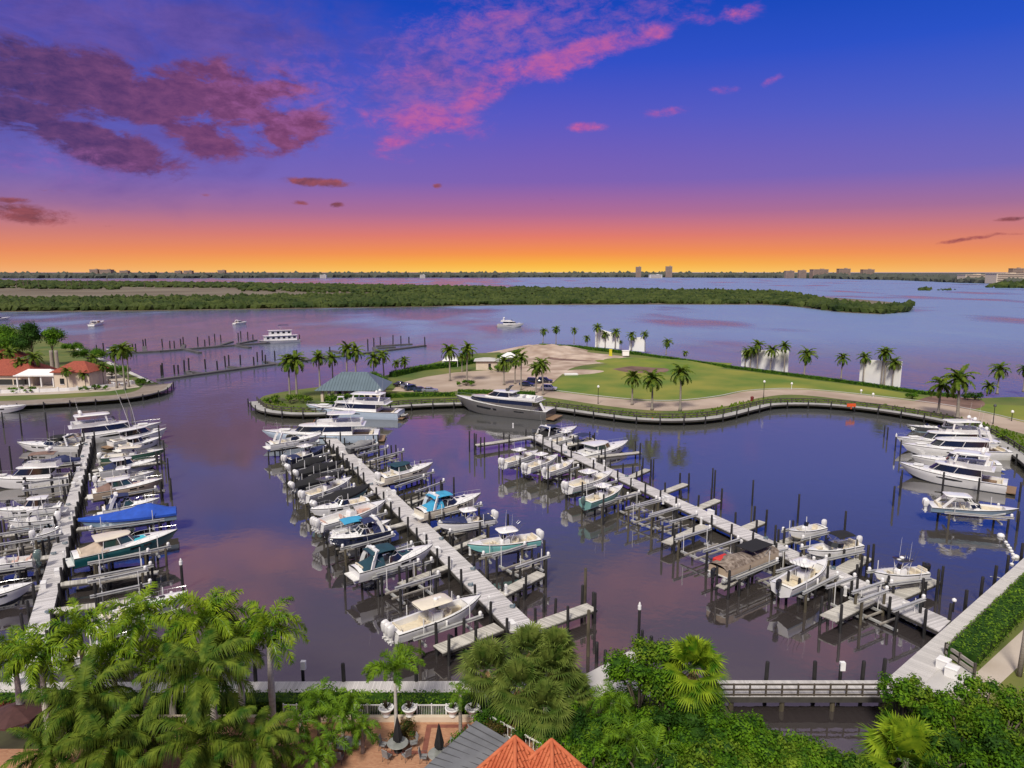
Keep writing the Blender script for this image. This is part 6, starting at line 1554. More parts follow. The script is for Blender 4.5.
hedge('hedge', 'low hedge by the parked cars near the pavilion', hl([(386, 398), (415, 396.5), (455, 396)]), 1.8, 1.1, .4, 'hedge')
hedge('hedge', 'green bank hedge behind the parking circle', hl([(392, 377), (420, 370.5), (455, 366.5), (480, 362)]), 2.5, 1.8, .5, 'leaf')
hedge('hedge', 'bushy green crest left of the bare dirt', hl([(500, 359), (520, 353), (545, 347)]), 3, 1.6, .5, 'leafy')
# rough grass tufts along the bank: nobody could count them
mb = MB()
for p, h in walk(offset(FR, 1.2), .28):
    if p.x < -45 or p.y < 100: pass
    for _ in range(2):
        q = p + Vector((rnd.uniform(-.3, .3), 0, 0)) + Vector((-math.sin(h), math.cos(h), 0)) * rnd.uniform(-.6, 4.0)
        if P(0, 0, 0) is None: continue
        s = rnd.uniform(.3, .75); a = rnd.random() * 3.14; d = Vector((math.cos(a), math.sin(a), 0)) * s * .5
        mb.add([q - d, q + d, q + d * .4 + Vector((0, 0, s * .8)), q - d * .6 + Vector((0, 0, s * .7))], [(0, 1, 2, 3)])
o = mb.build('bank_grass', 'leafy', fix=False); tag(o, 'rough green grass growing along the boardwalk bank', 'grass', kind='stuff')

# ================================================================== BUILDINGS ON THE POINTS
def hip_roof(mb, x0, x1, y0, y1, z0, z1, inset):
    mb.add([(x0, y0, z0), (x1, y0, z0), (x1, y1, z0), (x0, y1, z0), (x0 + inset, (y0 + y1) / 2, z1), (x1 - inset, (y0 + y1) / 2, z1)], [(0, 1, 5, 4), (1, 2, 5), (2, 3, 4, 5), (3, 0, 4), (3, 2, 1, 0)])
MT['redtile'] = mat('red_roof_tile', (.20, .035, .02), .8, .25, 1.5, c2=(.36, .085, .045), bump=.5, bscale=3, stretch=(4, 1, 1))
def house(label, x0, x1, by, eave, ridge, depth, wallm, roofm, wins, name='house', cat='house', door=None):
    a, c = P(x0, by, LZ), P(x1, by, LZ); mid = (a + c) / 2; k = mid.y / math.cos(PITCH) / F
    root = empty(name, (mid.x, mid.y, LZ), 0, label, cat); w = (c - a).length; ze = (by - eave) * k; zr = (by - ridge) * k
    wl = MB().box((0, depth / 2, ze / 2), (w, depth, ze)).build('wall', wallm, root)
    mb = MB(); hip_roof(mb, -w / 2 - .8, w / 2 + .8, -.8, depth + .8, ze + .01, zr, min(w, depth) * .5); mb.box((0, depth / 2, ze - .08), (w + 1.4, depth + 1.4, .14)); mb.build('roof', roofm, root)
    for fx, fw, z0, z1 in wins:
        MB().box((fx * w / 2, -.03, (z0 + z1) / 2 * ze), (fw * w, .16, (z1 - z0) * ze)).build('window', 'glass', root)
        MB().box((fx * w / 2, -.06, z0 * ze - .06), (fw * w * 1.1, .3, .12)).build('sill', 'stuccow', root)
    return root
house('cream walled house with red tile roof at the left edge', -26, 33, 386, 375, 361, 12, 'stucco', 'redtile', [(.1, .22, .1, .62), (.62, .25, .1, .6), (-.5, .2, .1, .6)])
house('small cream house with red tile roof and blank wall', 55, 90, 388, 372, 362.5, 9, 'stucco', 'redtile', [(-.55, .12, .25, .6)])
house('red roofed house half hidden behind the trees at the left edge', -14, 12, 369, 358, 350, 10, 'stuccow', 'redtile', [(.3, .2, .3, .7)])
# pergola
def pergola():
    a = P(36, 387, LZ); root = empty('white_pergola', a, 0, 'white open pergola between the two red roofed houses', 'pergola')
    for x in (-5.5, -1.8, 1.8, 5.5):
        for y in (0, 5): MB().box((x, y, 1.7), (.35, .35, 3.4)).build('column', 'stuccow', root)
    MB().box((0, 2.5, 3.5), (12.4, 6.4, .3)).build('roof', 'stuccow', root); mb = MB(); hip_roof(mb, -5.9, 5.9, -.4, 5.4, 3.66, 5.2, 2.4); mb.build('canopy', 'stuccow', root)
pergola()
for i, x in enumerate((53, 58)):
    p = P(x, 372, LZ); mb = trunk_mesh(7.6, .7, .55, rings=False, flare=1.2); o = mb.build('bare_trunk', 'trunk', smooth='all'); o.location = p
    tag(o, ('left' if i == 0 else 'right') + ' one of two thick bare grey trunks behind the small house', 'tree', 'bare trunks')
def garden_wall():
    root = bpy.data.objects.new('terrace_wall', None); col.objects.link(root); tag(root, 'low cream terrace wall with posts on the left point', 'wall')
    line = hl([(0, 393.5), (35, 392.5), (70, 391), (105, 388), (135, 384)])
    for s, t in zip(line, line[1:]): MB().bar(s + Vector((0, 0, .5)), t + Vector((0, 0, .5)), .25, 1.0).build('panel', 'stuccow', root)
    for p, h in walk(line, 5): MB().box((p.x, p.y, LZ + .65), (.5, .5, 1.3), h).build('post', 'stuccow', root)
garden_wall()
# terrace furniture and clutter on the left point
for i, (x, y) in enumerate([(98, 384), (106, 383), (113, 385), (122, 386), (131, 383)]):
    p = P(x, y, LZ); root = empty('cafe_table', p, rnd.random(), 'pale round table on the left point terrace, %s from the left' % ordn(i), 'table', 'terrace tables')
    MB().lathe((0, 0, 0), [(.45, 0), (.06, .06), (.06, .72), (.7, .74), (.7, .8)], 12).build('top', 'stuccow', root)
    for q in range(4):
        an = q * 1.57; mb = MB(); mb.box((math.cos(an) * 1.1, math.sin(an) * 1.1, .42), (.5, .5, .08), an); mb.box((math.cos(an) * 1.33, math.sin(an) * 1.33, .75), (.06, .5, .6), an)
        o = mb.build('chair', 'brownc', None); o.parent = None; o.location = p; tag(o, 'brown chair, %s around the %s pale terrace table' % (ordn(q), ordn(i)), 'chair', 'terrace chairs')
# pavilion
def pavilion():
    a = P(350, 402, LZ); root = empty('pavilion', a, 0, 'cream pavilion with grey green hip roof on the point', 'pavilion')
    a.y += 1.0
    k = a.y / math.cos(PITCH) / F; w = 60 * k; dp = 13; ze = 12 * k; zr = 27 * k
    MB().box((w * .1, dp * .6, ze / 2), (w * .72, dp * .75, ze)).build('wall', 'stucco', root)
    for i in range(9): MB().box((-w / 2 + .6 + i * (w - 1.2) / 8, .4, ze / 2), (.7, .7, ze)).build('column', 'stucco', root)
    mb = MB(); hip_roof(mb, -w / 2 - 1.2, w / 2 + 1.2, -1, dp + 1, ze, zr, w * .36); mb.build('roof', 'metalroof', root)
    mb = MB()
    for i in range(int((w + 2) / .8)):
        x = -w / 2 - 1 + i * .8; t = min(1, (x + w / 2 + 1.2) / (w * .36), (w / 2 + 1.2 - x) / (w * .36)); mb.bar((x, -1, ze + .06), (x, -1 + (dp + 2) / 2 * t, ze + .06 + (zr - ze) * t), .06, .1)
    mb.build('roof_seam', 'metalroof', root)
    for i in range(4):
        MB().box((-w * .18 + i * w * .17, dp * .225 - .02, ze * .45), (w * .09, .1, ze * .7)).build('opening', 'glass', root)
    MB().box((0, dp / 2, ze - .1), (w + 1.6, dp + 1.4, .18)).build('fascia', 'stuccow', root)
pavilion()
house('low beige flat shed beside the parking circle', 476, 497, 370, 361, 358.5, 7, 'stucco', 'conc', [(.3, .12, .1, .7)], 'shed', 'shed')
def tent(label, x0, x1, by, e, r):
    a, c = P(x0, by, LZ), P(x1, by, LZ); mid = (a + c) / 2; k = mid.y / math.cos(PITCH) / F; w = (c - a).length; root = empty('white_tent', mid, 0, label, 'tent')
    ze, zr = (by - e) * k, (by - r) * k
    mb = MB(); hip_roof(mb, -w / 2, w / 2, 0, w * .8, ze, zr, w * .4); mb.build('canopy', 'stuccow', root)
    for sx in (-1, 1):
        for y in (.1, w * .8 - .1): MB().box((sx * (w / 2 - .15), y, ze / 2), (.14, .14, ze)).build('leg', 'pipe', root)
    MB().box((0, w * .8 - .1, ze * .5), (w * .96, .05, ze * .9)).build('side_curtain', 'stuccow', root)
tent('white tent near the shore left of the beige shed', 442, 458, 367, 361, 354)
tent('white tent right of the beige shed', 500, 518, 364, 358, 353)
# blank white walls on the far side of the lawn
def screen_wall(label, px, by, h, h2=None):
    a, c = P(px[0], by[0], LZ), P(px[1], by[1], LZ); d = (c - a).normalized(); n = Vector((-d.y, d.x, 0)); k = a.y / F
    root = empty('screen_wall', (a + c) / 2, math.atan2(d.y, d.x), label, 'wall', 'white walls behind the lawn'); w = (c - a).length / 2
    za, zb = h * k, (h2 or h) * k
    mb = MB(); mb.loft([[(-w, y, 0), (w, y, 0), (w, y, zb), (-w, y, za)] for y in (0, .5)]); mb.build('panel', 'screen', root)
    mb = MB()
    for i in range(3): mb.bar((-w * .8 + i * w * .8, .5, 0), (-w * .8 + i * w * .8, .5, min(za, zb) * .9), .25, .25)
    for i in range(3): mb.bar((-w * .8 + i * w * .8, 2.4, 0), (-w * .8 + i * w * .8, .6, min(za, zb) * .7), .18, .18)
    mb.build('brace', 'timber', root)
screen_wall('first white blank wall from the left behind the lawn', (595, 619), (347, 349), 19, 14)
screen_wall('second white blank wall from the left behind the lawn', (629, 644), (350.3, 351.7), 12, 15)
screen_wall('third white blank wall from the left, behind five palms', (741, 787), (366, 372.3), 16, 21)
screen_wall('fourth white blank wall from the left, behind leaning palms', (859, 899), (381, 387.5), 22, 25)
def small(name, label, cat, bx, by, fn, m, z=LZ):
    mb = MB(); fn(mb); o = mb.build(name, m, smooth=True); o.location = P(bx, by, z); tag(o, label, cat); return o
for a in [(22, 384, 362, 'palm against the red roofed house, second from the left edge', 1.0), (3, 382, 356, 'palm nearly cut by the left edge before the red roofed house', 1.0), (68, 389, 371, 'low palm in front of the blank cream wall', .7), (104, 385, 366, 'low palm on the terrace left of the three tall ones', .8)]:
    far_palm(a[0], a[1], a[2], a[3], Rk=a[4])
small('white_box', 'white box on the lawn crest below the second white wall', 'box', 625.5, 355.5, lambda m: (m.box((0, 0, 1.0), (2.6, 2, 2.0)), m.box((0, 0, 2.05), (2.9, 2.3, .15))), 'screen', LZ + .6)
MT['yellow'] = mat('yellow_paint', (.60, .55, .02), .6, .1, 2)
small('yellow_marker', 'bright yellow marker standing at the lawn crest', 'marker', 610.5, 356, lambda m: (m.box((0, 0, 1.3), (1.1, .8, 2.6)), m.box((0, 0, 2.7), (1.3, 1, .3)), m.box((0, 0, .1), (1.6, 1.3, .2))), 'yellow', LZ + .6)
small('white_slab', 'flat white slab lying on the lawn', 'slab', 571, 375, lambda m: (m.box((0, 0, .25), (4.6, 1.8, .4), .1), m.box((0, 0, .5), (4.2, 1.4, .14), .1)), 'stuccow')
MT['orange'] = mat('orange_plastic', (.70, .10, .02), .5, .1, 2)
MT['darkred'] = mat('dark_red_bin', (.16, .02, .02), .6, .1, 2)
small('litter_bin', 'dark red litter bin beside the road', 'bin', 752, 401, lambda m: m.lathe((0, 0, 0), [(.42, 0), (.45, .9), (.5, .95), (.5, 1.1), (.2, 1.3)], 10), 'darkred')
small('life_ring_box', 'orange safety box on the boardwalk railing', 'safety box', 851, 409, lambda m: (m.box((0, 0, 1.0), (2.2, .3, .8)), m.box((0, 0, .3), (.2, .2, .6))), 'orange', DZ)
small('orange_buoy', 'small orange marker at the foot of the boardwalk piling', 'buoy', 652.5, 421.5, lambda m: m.lathe((0, 0, 0), [(.05, 0), (.35, .1), (.4, .5), (.2, .8), (.05, .9)], 8), 'orange', .6)
def lamp(label, bx, by, ty, dark=False):
    p = P(bx, by, LZ); h = max(1, PY(bx, ty, p.y).z - LZ); root = empty('lamp_post', p, 0, label, 'lamp', 'lamp posts')
    MB().tube([(0, 0, 0), (0, 0, h * .15), (0, 0, h - .4)], [.14, .09, .07], 7).build('pole', 'pile' if dark or h > 2 else 'pipe', root)
    MB().lathe((0, 0, h - .45), [(.06, 0), (.3, .08), (.34, .35), (.18, .6), (.03, .66)], 9).build('lantern', 'darkgrey' if dark else 'cap', root, smooth=True)
for a in [(598, 404, 386, 'white topped lamp post by the road left of the lawn palms'), (763.5, 398, 381, 'lamp post near the bend of the road', ), (791.5, 389, 383, 'low white light on the lawn by the road bend'), (861, 394, 390, 'left of two low white lights on the right lawn'), (873, 397, 394, 'right of two low white lights on the right lawn'), (1011.5, 421, 411, 'white bollard light at the right end of the road')]:
    lamp(a[3], a[0], a[1], a[2])
lamp('dark lamp post beside the road above the yachts', 993, 424, 405, True)
# ---- cars
def car(label, px, rz, body, kind='suv', L=4.8):
    p = P(px[0], px[1], LZ + .03); root = empty('parked_car', p, rz, label, 'car', 'cars on the peninsula')
    W = 1.9; hh = 1.72 if kind == 'suv' else 1.45
    sec = [(-.5, .45, .95), (-.48, .30, 1.02), (-.2, .28, 1.0), (.22, .28, .98), (.46, .3, .86), (.5, .42, .72)]
    mb = MB(); mb.loft([[(L * x, -W / 2 * k, z0), (L * x, -W / 2, (z0 + z1) / 2), (L * x, -W / 2 * .93 * k, z1), (L * x, W / 2 * .93 * k, z1), (L * x, W / 2, (z0 + z1) / 2), (L * x, W / 2 * k, z0)] for (x, z0, z1), k in zip(sec, (.85, .96, 1, 1, .96, .8))]); mb.build('body', body, root, smooth=True)
    x0, x1 = (-.47, .26) if kind == 'suv' else (-.40, .24); r0, r1 = (-.42, .08) if kind == 'suv' else (-.24, .05)
    lo = [(L * x0, -.82), (L * x1, -.78), (L * x1, .78), (L * x0, .82)]; hi = [(L * r0, -.64), (L * r1, -.62), (L * r1, .62), (L * r0, .64)]
    MB().loft([[(x, y, .94) for x, y in lo], [(x, y, hh - .06) for x, y in hi]]).build('window', 'glass', root)
    mb = MB(); mb.loft([[(x * 1.02, y * 1.03, hh - .07) for x, y in hi], [(x, y * .95, hh) for x, y in hi]])
    for t in (.02, .36, .70, .98):
        for g in (1, -1):
            a = Vector((L * (x0 + (x1 - x0) * t), .815 * g, .94)); c = Vector((L * (r0 + (r1 - r0) * t), .645 * g, hh - .05)); mb.bar(a, c, .09, .04)
    mb.build('roof', body, root)
    for sx in (-.30, .31):
        for g in (1, -1):
            w = MB(); w.tube([(L * sx, g * .80, .34), (L * sx, g * .99, .34)], .34, 14); wo = w.build('wheel', 'rubber', root, smooth=True)
            w = MB(); w.tube([(L * sx, g * .985, .34), (L * sx, g * 1.005, .34)], .2, 10); w.build('rim', 'steel', wo)
    for g in (1, -1):
        MB().box((L * .492, g * .66, .72), (.06, .36, .14)).build('headlight', 'steel', root); MB().box((-L * .495, g * .72, .82), (.06, .2, .24)).build('tail_light', 'darkred', root)
MT['carw'] = mat('white_car_paint', white(.74), .2, .03, 1, coat=.6); MT['carb'] = mat('black_car_paint', (.02, .02, .025), .2, .1, 1, coat=.6); MT['cars'] = mat('silver_car_paint', (.35, .36, .38), .25, .05, 1, metal=.5, coat=.5); MT['carn'] = mat('navy_car_paint', (.03, .045, .08), .2, .1, 1, coat=.6)
car('white estate car driving along the road beside the lawn', (549, 390), -.22, 'carw')
car('dark blue saloon parked left of the white car', (527, 386), -.35, 'carn', 'sedan', 4.7)
car('black car parked at the edge of the dirt, left one', (534, 383), -.3, 'carb')
car('black car parked at the edge of the dirt, right one', (545, 382.5), -.2, 'carb')
car('black car parked nearest the round tree', (401, 386), .75, 'carb', 'sedan', 4.7); car('silver car parked second in the row by the round tree', (408, 387.5), .75, 'cars', 'sedan', 4.7); car('dark car parked third in the row by the round tree', (412, 390), .75, 'carn')
car('silver car parked by the hedge left of the superyacht bow', (430, 392), .05, 'cars', 'sedan', 4.7); car('grey car parked at the driveway left of the silver one', (421, 391.5), .1, 'carn', 'sedan', 4.6)

# ================================================================== NEAR SHORE
# patio
patio = [(-45, 36), (2.0, 36), (2.0, 49.7), (-26, 49.7), (-26, 46.6), (-45, 46.6)]
def brick_mat():
    m, N, L, b = new_mat('terracotta_pavers'); tc = N.new('ShaderNodeTexCoord')
    bk = N.new('ShaderNodeTexBrick'); L.new(tc.outputs['Object'], bk.inputs[0]); bk.inputs['Scale'].default_value = 2.2
    bk.inputs['Color1'].default_value = (.42, .20, .11, 1); bk.inputs['Color2'].default_value = (.52, .28, .16, 1); bk.inputs['Mortar'].default_value = (.36, .22, .15, 1); bk.inputs['Mortar Size'].default_value = .015
    nz = N.new('ShaderNodeTexNoise'); nz.inputs['Scale'].default_value = .6; L.new(tc.outputs['Object'], nz.inputs[0])
    mx = N.new('ShaderNodeMix'); mx.data_type = 'RGBA'; mx.blend_type = 'MULTIPLY'; mx.inputs[0].default_value = .5; L.new(bk.outputs[0], mx.inputs[6])
    cr = N.new('ShaderNodeValToRGB'); cr.color_ramp.elements[0].color = (.6, .55, .5, 1); cr.color_ramp.elements[1].color = (1, 1, 1, 1); L.new(nz.outputs[0], cr.inputs[0]); L.new(cr.outputs[0], mx.inputs[7])
    L.new(mx.outputs[2], b.inputs['Base Color']); b.inputs['Roughness'].default_value = .85; return m
MT['terra'] = brick_mat()
struct(sheet('patio_paving', patio, LZ + .02, 'terra'))
MT['terraD'] = mat('dark_paver_border', (.22, .075, .05), .85, .15, 2)
b = MB(); PB = LZ + .03
for (x0, y0, x1, y1) in [(-6.6, 46.4, -6.2, 49.4), (-2.9, 46.4, -2.5, 49.4), (-9.2, 46.0, -6.2, 46.4), (-2.9, 46.0, .4, 46.4), (-6.2, 49.0, -2.9, 49.4)]: b.add([(x0, y0, PB), (x1, y0, PB), (x1, y1, PB), (x0, y1, PB)], [(0, 1, 2, 3)])
struct(b.build('paving_border', 'terraD'))
o = MB().box((-14, 49.85, LZ + .22), (32, .35, .44)).build('garden_wall', 'stucco'); tag(o, 'low cream wall along the sea side of the patio', 'wall')
near_bush = bush_tree('garden_shrub', 'round dark green shrub behind the feathery palms at the boardwalk', 'shrub', Vector((PY(323, 692, 50.6).x, 50.6, LZ)), [(0, 0, 1.5, 1.5), (-1.2, 0, 1.1, 1.1), (1.2, .1, 1.2, 1.1), (.2, -.6, 1.2, 1.2)], .2, 'leaf', dens=1)
hedge('hedge', 'clipped hedge between patio fence and near boardwalk', [Vector((-60, 51.3, 0)), Vector((-2.2, 51.3, 0))], 1.5, 1.25, .2, 'hedge', dens=.75)
def fence(x0, x1, label):
    root = empty('white_fence', ((x0 + x1) / 2, 50.25, LZ), 0, label, 'fence', 'white fence panels'); w = (x1 - x0) / 2
    for z in (1.1, .15): MB().box((0, 0, z), (w * 2, .07, .08)).build('rail', 'pipe', root)
    for x in (-w, 0, w): MB().box((x, 0, .6), (.1, .1, 1.25)).build('post', 'pipe', root)
    mb = MB(); n = int(w * 2 / .13)
    for i in range(n): mb.box((-w + (i + .5) * w * 2 / n, 0, .62), (.025, .025, .9))
    mb.build('balusters', 'pipe', root)
for i, (a, c) in enumerate([(355, 383), (418, 447)]):
    fence(P(a, 714, LZ).x, P(c, 714, LZ).x, ('left' if i == 0 else 'right') + ' white metal fence panel between the patio urns')
for i, x in enumerate((300, 327)): fence(P(x - 14, 714, LZ).x, P(x + 12, 714, LZ).x, 'white metal fence panel %s behind the feathery palms' % ('farther left' if i == 0 else 'nearer the urns'))
MT['darkplant'] = leaf_mat('dark_bronze_leaf', (.03, .02, .015), (.07, .06, .03), 2)
for i, x in enumerate((387, 410, 453, 473)):
    p = P(x, 714, LZ + .44); p.y = 49.85; p.z = LZ + .44; lab = ['leftmost white urn, half hidden by the slender palm', 'white urn left of the right fence panel', 'white urn right of the right fence panel', 'rightmost white urn at the patio corner'][i]
    root = empty('planter_urn', p, 0, lab + ', dark spiky plant', 'planter', 'white urns'); MB().lathe((0, 0, 0), [(.28, 0), (.3, .06), (.22, .14), (.42, .42), (.55, .62), (.62, .7), (.6, .76), (.5, .74), (.46, .6)], 16).build('urn', 'cap', root, smooth='all')
    mb = MB()
    for k in range(26):
        a = rnd.random() * 6.28; l = rnd.uniform(.5, .9); e = rnd.uniform(.5, 1.4); d = Vector((math.cos(a) * math.cos(e), math.sin(a) * math.cos(e), math.sin(e))); s = Vector((-d.y, d.x, 0)).normalized() * .05; b0 = Vector((0, 0, .66))
        mb.add([b0 - s, b0 + s, b0 + d * l * .6 + s, b0 + d * l * .6 - s, b0 + d * l + Vector((0, 0, -.15))], [(0, 1, 2, 3), (3, 2, 4)])
    mb.build('plant', 'darkplant', root, fix=False)
def bed(x, y, rx, label, m, seed):
    bush_tree('shrub', label, 'shrub', Vector((x, y, LZ)), lobes_rand(7, rx, rx * .7, .4, .95, .45, .7, seed), .16, m, dens=.7)
MT['bronze'] = leaf_mat('bronze_shrub_leaf', (.05, .04, .012), (.16, .12, .03), 1.5)
bed(-7.9, 47.8, 1.3, 'bronze green shrub at the foot of the slender palm', 'bronze', 3); bed(-1.5, 47.6, 1.2, 'bronze green shrub bed at the right corner of the patio', 'bronze', 4)
def umbrella_closed(x, y, label):
    root = empty('closed_umbrella', (x, y, LZ + .02), 0, label, 'umbrella', 'closed black umbrellas')
    MB().tube([(0, 0, 0), (0, 0, 2.75)], .03, 6).build('pole', 'rubber', root); MB().lathe((0, 0, 0), [(.3, 0), (.3, .06), (.06, .1)], 12).build('base', 'rubber', root)
    mb = MB(); rings = []
    for z, r in ((.95, .28), (1.2, .31), (1.7, .22), (2.2, .14), (2.6, .07), (2.8, .02)): rings.append([(r * (1 + .2 * (k % 2)) * math.cos(k * math.pi / 8), r * (1 + .2 * (k % 2)) * math.sin(k * math.pi / 8), z) for k in range(16)])
    mb.loft(rings); mb.build('canopy', 'blackc', root, smooth=True)
def patio_chair(x, y, rz, label):
    root = empty('patio_chair', (x, y, LZ + .02), rz, label, 'chair', 'patio chairs')
    MB().box((0, 0, .43), (.5, .52, .05)).build('seat', 'greyc', root); MB().box((-.27, 0, .75), (.05, .52, .6), tilt=-.2).build('backrest', 'greyc', root)
    for sx in (-1, 1):
        for sy in (-1, 1): MB().tube([(.2 * sx, .23 * sy, .42), (.25 * sx, .26 * sy, 0)], .018, 5).build('leg', 'darkgrey', root)
    for sy in (-1, 1): MB().tube([(.24, .28 * sy, .42), (.22, .28 * sy, .64), (-.28, .28 * sy, .66)], .018, 5).build('armrest', 'darkgrey', root)
def patio_table(x, y, label):
    root = empty('patio_table', (x, y, LZ + .02), 0, label, 'table', 'patio tables'); MB().lathe((0, 0, .7), [(.05, 0), (.75, .0), (.78, .03), (.74, .06), (.05, .06)], 20).build('tabletop', 'clear', root)
    for k in range(4): MB().tube([(.5 * math.cos(k * 1.57), .5 * math.sin(k * 1.57), 0), (.35 * math.cos(k * 1.57), .35 * math.sin(k * 1.57), .7)], .025, 5).build('leg', 'darkgrey', root)
t1 = P(398, 752, LZ); t2 = P(432, 762, LZ)
patio_table(t1.x, t1.y, 'round glass patio table under the left closed umbrella'); umbrella_closed(t1.x, t1.y + .05, 'left closed black umbrella, through the round patio table')
for k in range(5): a = k * 1.257 + .4; patio_chair(t1.x + 1.15 * math.cos(a), t1.y + 1.15 * math.sin(a), a + math.pi, 'grey sling chair at the left patio table, %s anticlockwise from the sea side' % ordn(k))
patio_table(t2.x + .5, t2.y - .1, 'patio table partly hidden by the grey metal roof'); umbrella_closed(t2.x + .5, t2.y + .3, 'right closed black umbrella, by the grey metal roof')
patio_chair(t2.x - .6, t2.y, 0, 'grey sling chair left of the right closed umbrella'); patio_chair(t2.x + 1.2, t2.y + .9, 4.0, 'grey sling chair behind the right closed umbrella')
t3 = P(345, 752, LZ); patio_table(t3.x, t3.y, 'patio table under the feathery palms')
for k in range(3): a = k * 2.1 + .4; patio_chair(t3.x + 1.15 * math.cos(a), t3.y + 1.15 * math.sin(a), a + math.pi, 'grey sling chair under the feathery palms, %s of three' % ordn(k))
# grey standing seam roof
def seam_roof():
    za, zb = 4.6, 3.6
    q = [P(474, 726, za), P(506, 746, za - .2), P(470, 790, zb), P(400, 778, zb)]
    q = [P(476, 727, 4.2), P(508, 746, 4.2), P(462, 800, 4.2), P(396, 786, 4.2)]
    root = empty('grey_roofed_shelter', (q[0] + q[2]) / 2 * 1.0, 0, 'patio shelter with grey standing seam roof', 'shelter'); c = root.location.copy(); c.z = LZ; root.location = c
    l = [v - c for v in q]; l[0].z += .5; l[1].z += .5; l[2].z -= .5; l[3].z -= .5
    mb = MB(); mb.loft([[tuple(v) for v in l], [(v.x, v.y, v.z - .14) for v in l]]); MT['seam'] = mat('grey_standing_seam', (.16, .165, .175), .5, .15, .8, metal=.2); mb.build('roof', 'seam', root)
    mb = MB()
    for i in range(1, 13):
        t = i / 13; a = l[0].lerp(l[3], t); e = l[1].lerp(l[2], t); mb.bar(a + Vector((0, 0, .02)), e + Vector((0, 0, .02)), .05, .06)
    mb.build('seam', 'darkgrey', root)
    for v in l: s = v * .92; MB().box((s.x, s.y, s.z / 2 - .1), (.25, .25, s.z - .15)).build('post', 'stucco', root)
seam_roof()
# orange tiled roofs
def tiled():
    MT['otile'] = mat('orange_roof_tile', (.42, .085, .03), .8, .2, 1.2, c2=(.58, .17, .07), bump=.5, bscale=4)
    for px, py, Y, nm in ((515, 738, 40.0, 'left orange tiled hip roof peak at the bottom edge'), (551.5, 741, 39.6, 'right orange tiled hip roof peak at the bottom edge')):
        ap = PY(px, py, Y); w = 2.3; hr = 3.1
        root = empty('tiled_roof_building', (ap.x, ap.y, LZ), 0, nm, 'building', 'orange roofed towers'); za = ap.z - LZ; ze = za - hr; root.rotation_euler = (0, 0, math.pi / 4)
        MB().box((0, 0, ze / 2), (w * 1.7, w * 1.7, ze)).build('wall', 'stucco', root)
        mb = MB(); mb.add([(-w, -w, ze), (w, -w, ze), (w, w, ze), (-w, w, ze), (0, 0, za - .06)], [(0, 1, 4), (1, 2, 4), (2, 3, 4), (3, 0, 4), (3, 2, 1, 0)]); rf = mb.build('roof', 'otile', root)
        mb = MB(); st = .26; n = int(2 * w / st)
        for f in range(4):
            M = Matrix.Rotation(f * math.pi / 2, 3, 'Z')
            for i in range(n):
                x = -w + (i + .5) * st; t = 1 - abs(x) / w
                if t < .03: continue
                a = M @ Vector((x, -w - .05, ze + .0)); e = M @ Vector((x, -w + w * t, ze + hr * t)); m_ = 6
                prev = None
                for j in range(m_):
                    mb.tube([a.lerp(e, j / m_) + Vector((0, 0, .045)), a.lerp(e, (j + 1) / m_) + Vector((0, 0, .0))], [.105, .085], 6, caps=False)
        mb.build('tiles', 'otile', rf, smooth='all')
        mb = MB()
        for sx, sy in ((1, 1), (1, -1), (-1, 1), (-1, -1)): mb.tube([(w * sx, w * sy, ze + .08), (0, 0, za + .06)], .14, 7)
        mb.build('hip_ridge', 'otile', rf, smooth='all')
tiled()
# side fence and loungers right of the patio
def side_rail():
    a, c = P(477, 716, LZ + .5), P(542, 752, LZ + .5); root = empty('white_railing', ((a + c) / 2).to_2d().to_3d() + Vector((0, 0, LZ)), 0, 'white railing running diagonally between patio and shrubs', 'railing'); o = root.location
    for z in (.2, 1.1): MB().bar((a.x - o.x, a.y - o.y, z), (c.x - o.x, c.y - o.y, z), .1, .1).build('rail', 'pipe', root)
    mb = MB()
    for p, h in walk([a, c], .35): mb.box((p.x - o.x, p.y - o.y, .65), (.05, .05, .9))
    mb.build('balusters', 'pipe', root)
side_rail()
for i, (x, y) in enumerate(((482, 733), (489, 739), (497, 745))):
    p = P(x, y, LZ); root = empty('sun_lounger', p, .35, 'grey sun lounger beside the white railing, %s from the sea' % ordn(i), 'lounger', 'loungers by the railing')
    MB().box((.2, 0, .33), (1.4, .62, .1)).build('cushion', 'greyc', root); MB().box((-.75, 0, .55), (.75, .62, .1), tilt=.7).build('backrest', 'greyc', root)
    for sx in (-.5, .8):
        for sy in (-.26, .26): MB().box((sx, sy, .15), (.05, .05, .3)).build('leg', 'pipe', root)
# maroon umbrella at the left
def open_umbrella():
    p = P(18, 738, LZ); root = empty('maroon_umbrella', p, .3, 'open maroon umbrella among red leaved shrubs at the left', 'umbrella'); MT['maroon'] = mat('maroon_canvas', (.075, .03, .028), .85, .2, 2)
    MB().tube([(0, 0, 0), (0, 0, 2.6)], .03, 6).build('pole', 'rubber', root); mb = MB(); mb.loft([[(r * math.cos(k * math.pi / 4), r * math.sin(k * math.pi / 4), z) for k in range(8)] for r, z in ((1.9, 1.85), (1.9, 2.0), (.9, 2.4), (.05, 2.65))]); mb.build('canopy', 'maroon', root)
open_umbrella()
for i, (x, y, s) in enumerate([(8, 716, 9), (50, 722, 8), (62, 728, 7), (-4, 724, 8)]):
    bush_tree('red_shrub', ['red leaved shrub at the left edge above the maroon umbrella', 'red leaved shrub between the two grey palm trunks', 'red leaved shrub right of the grey palm trunks', 'red leaved shrub cut by the left edge'][i], 'shrub', P(x, y, LZ), lobes_rand(6, .8, .6, .4, .9, .4, .6, s), .15, 'redleaf', dens=.7, core='maroon' if 'maroon' in MT else 'leafd')
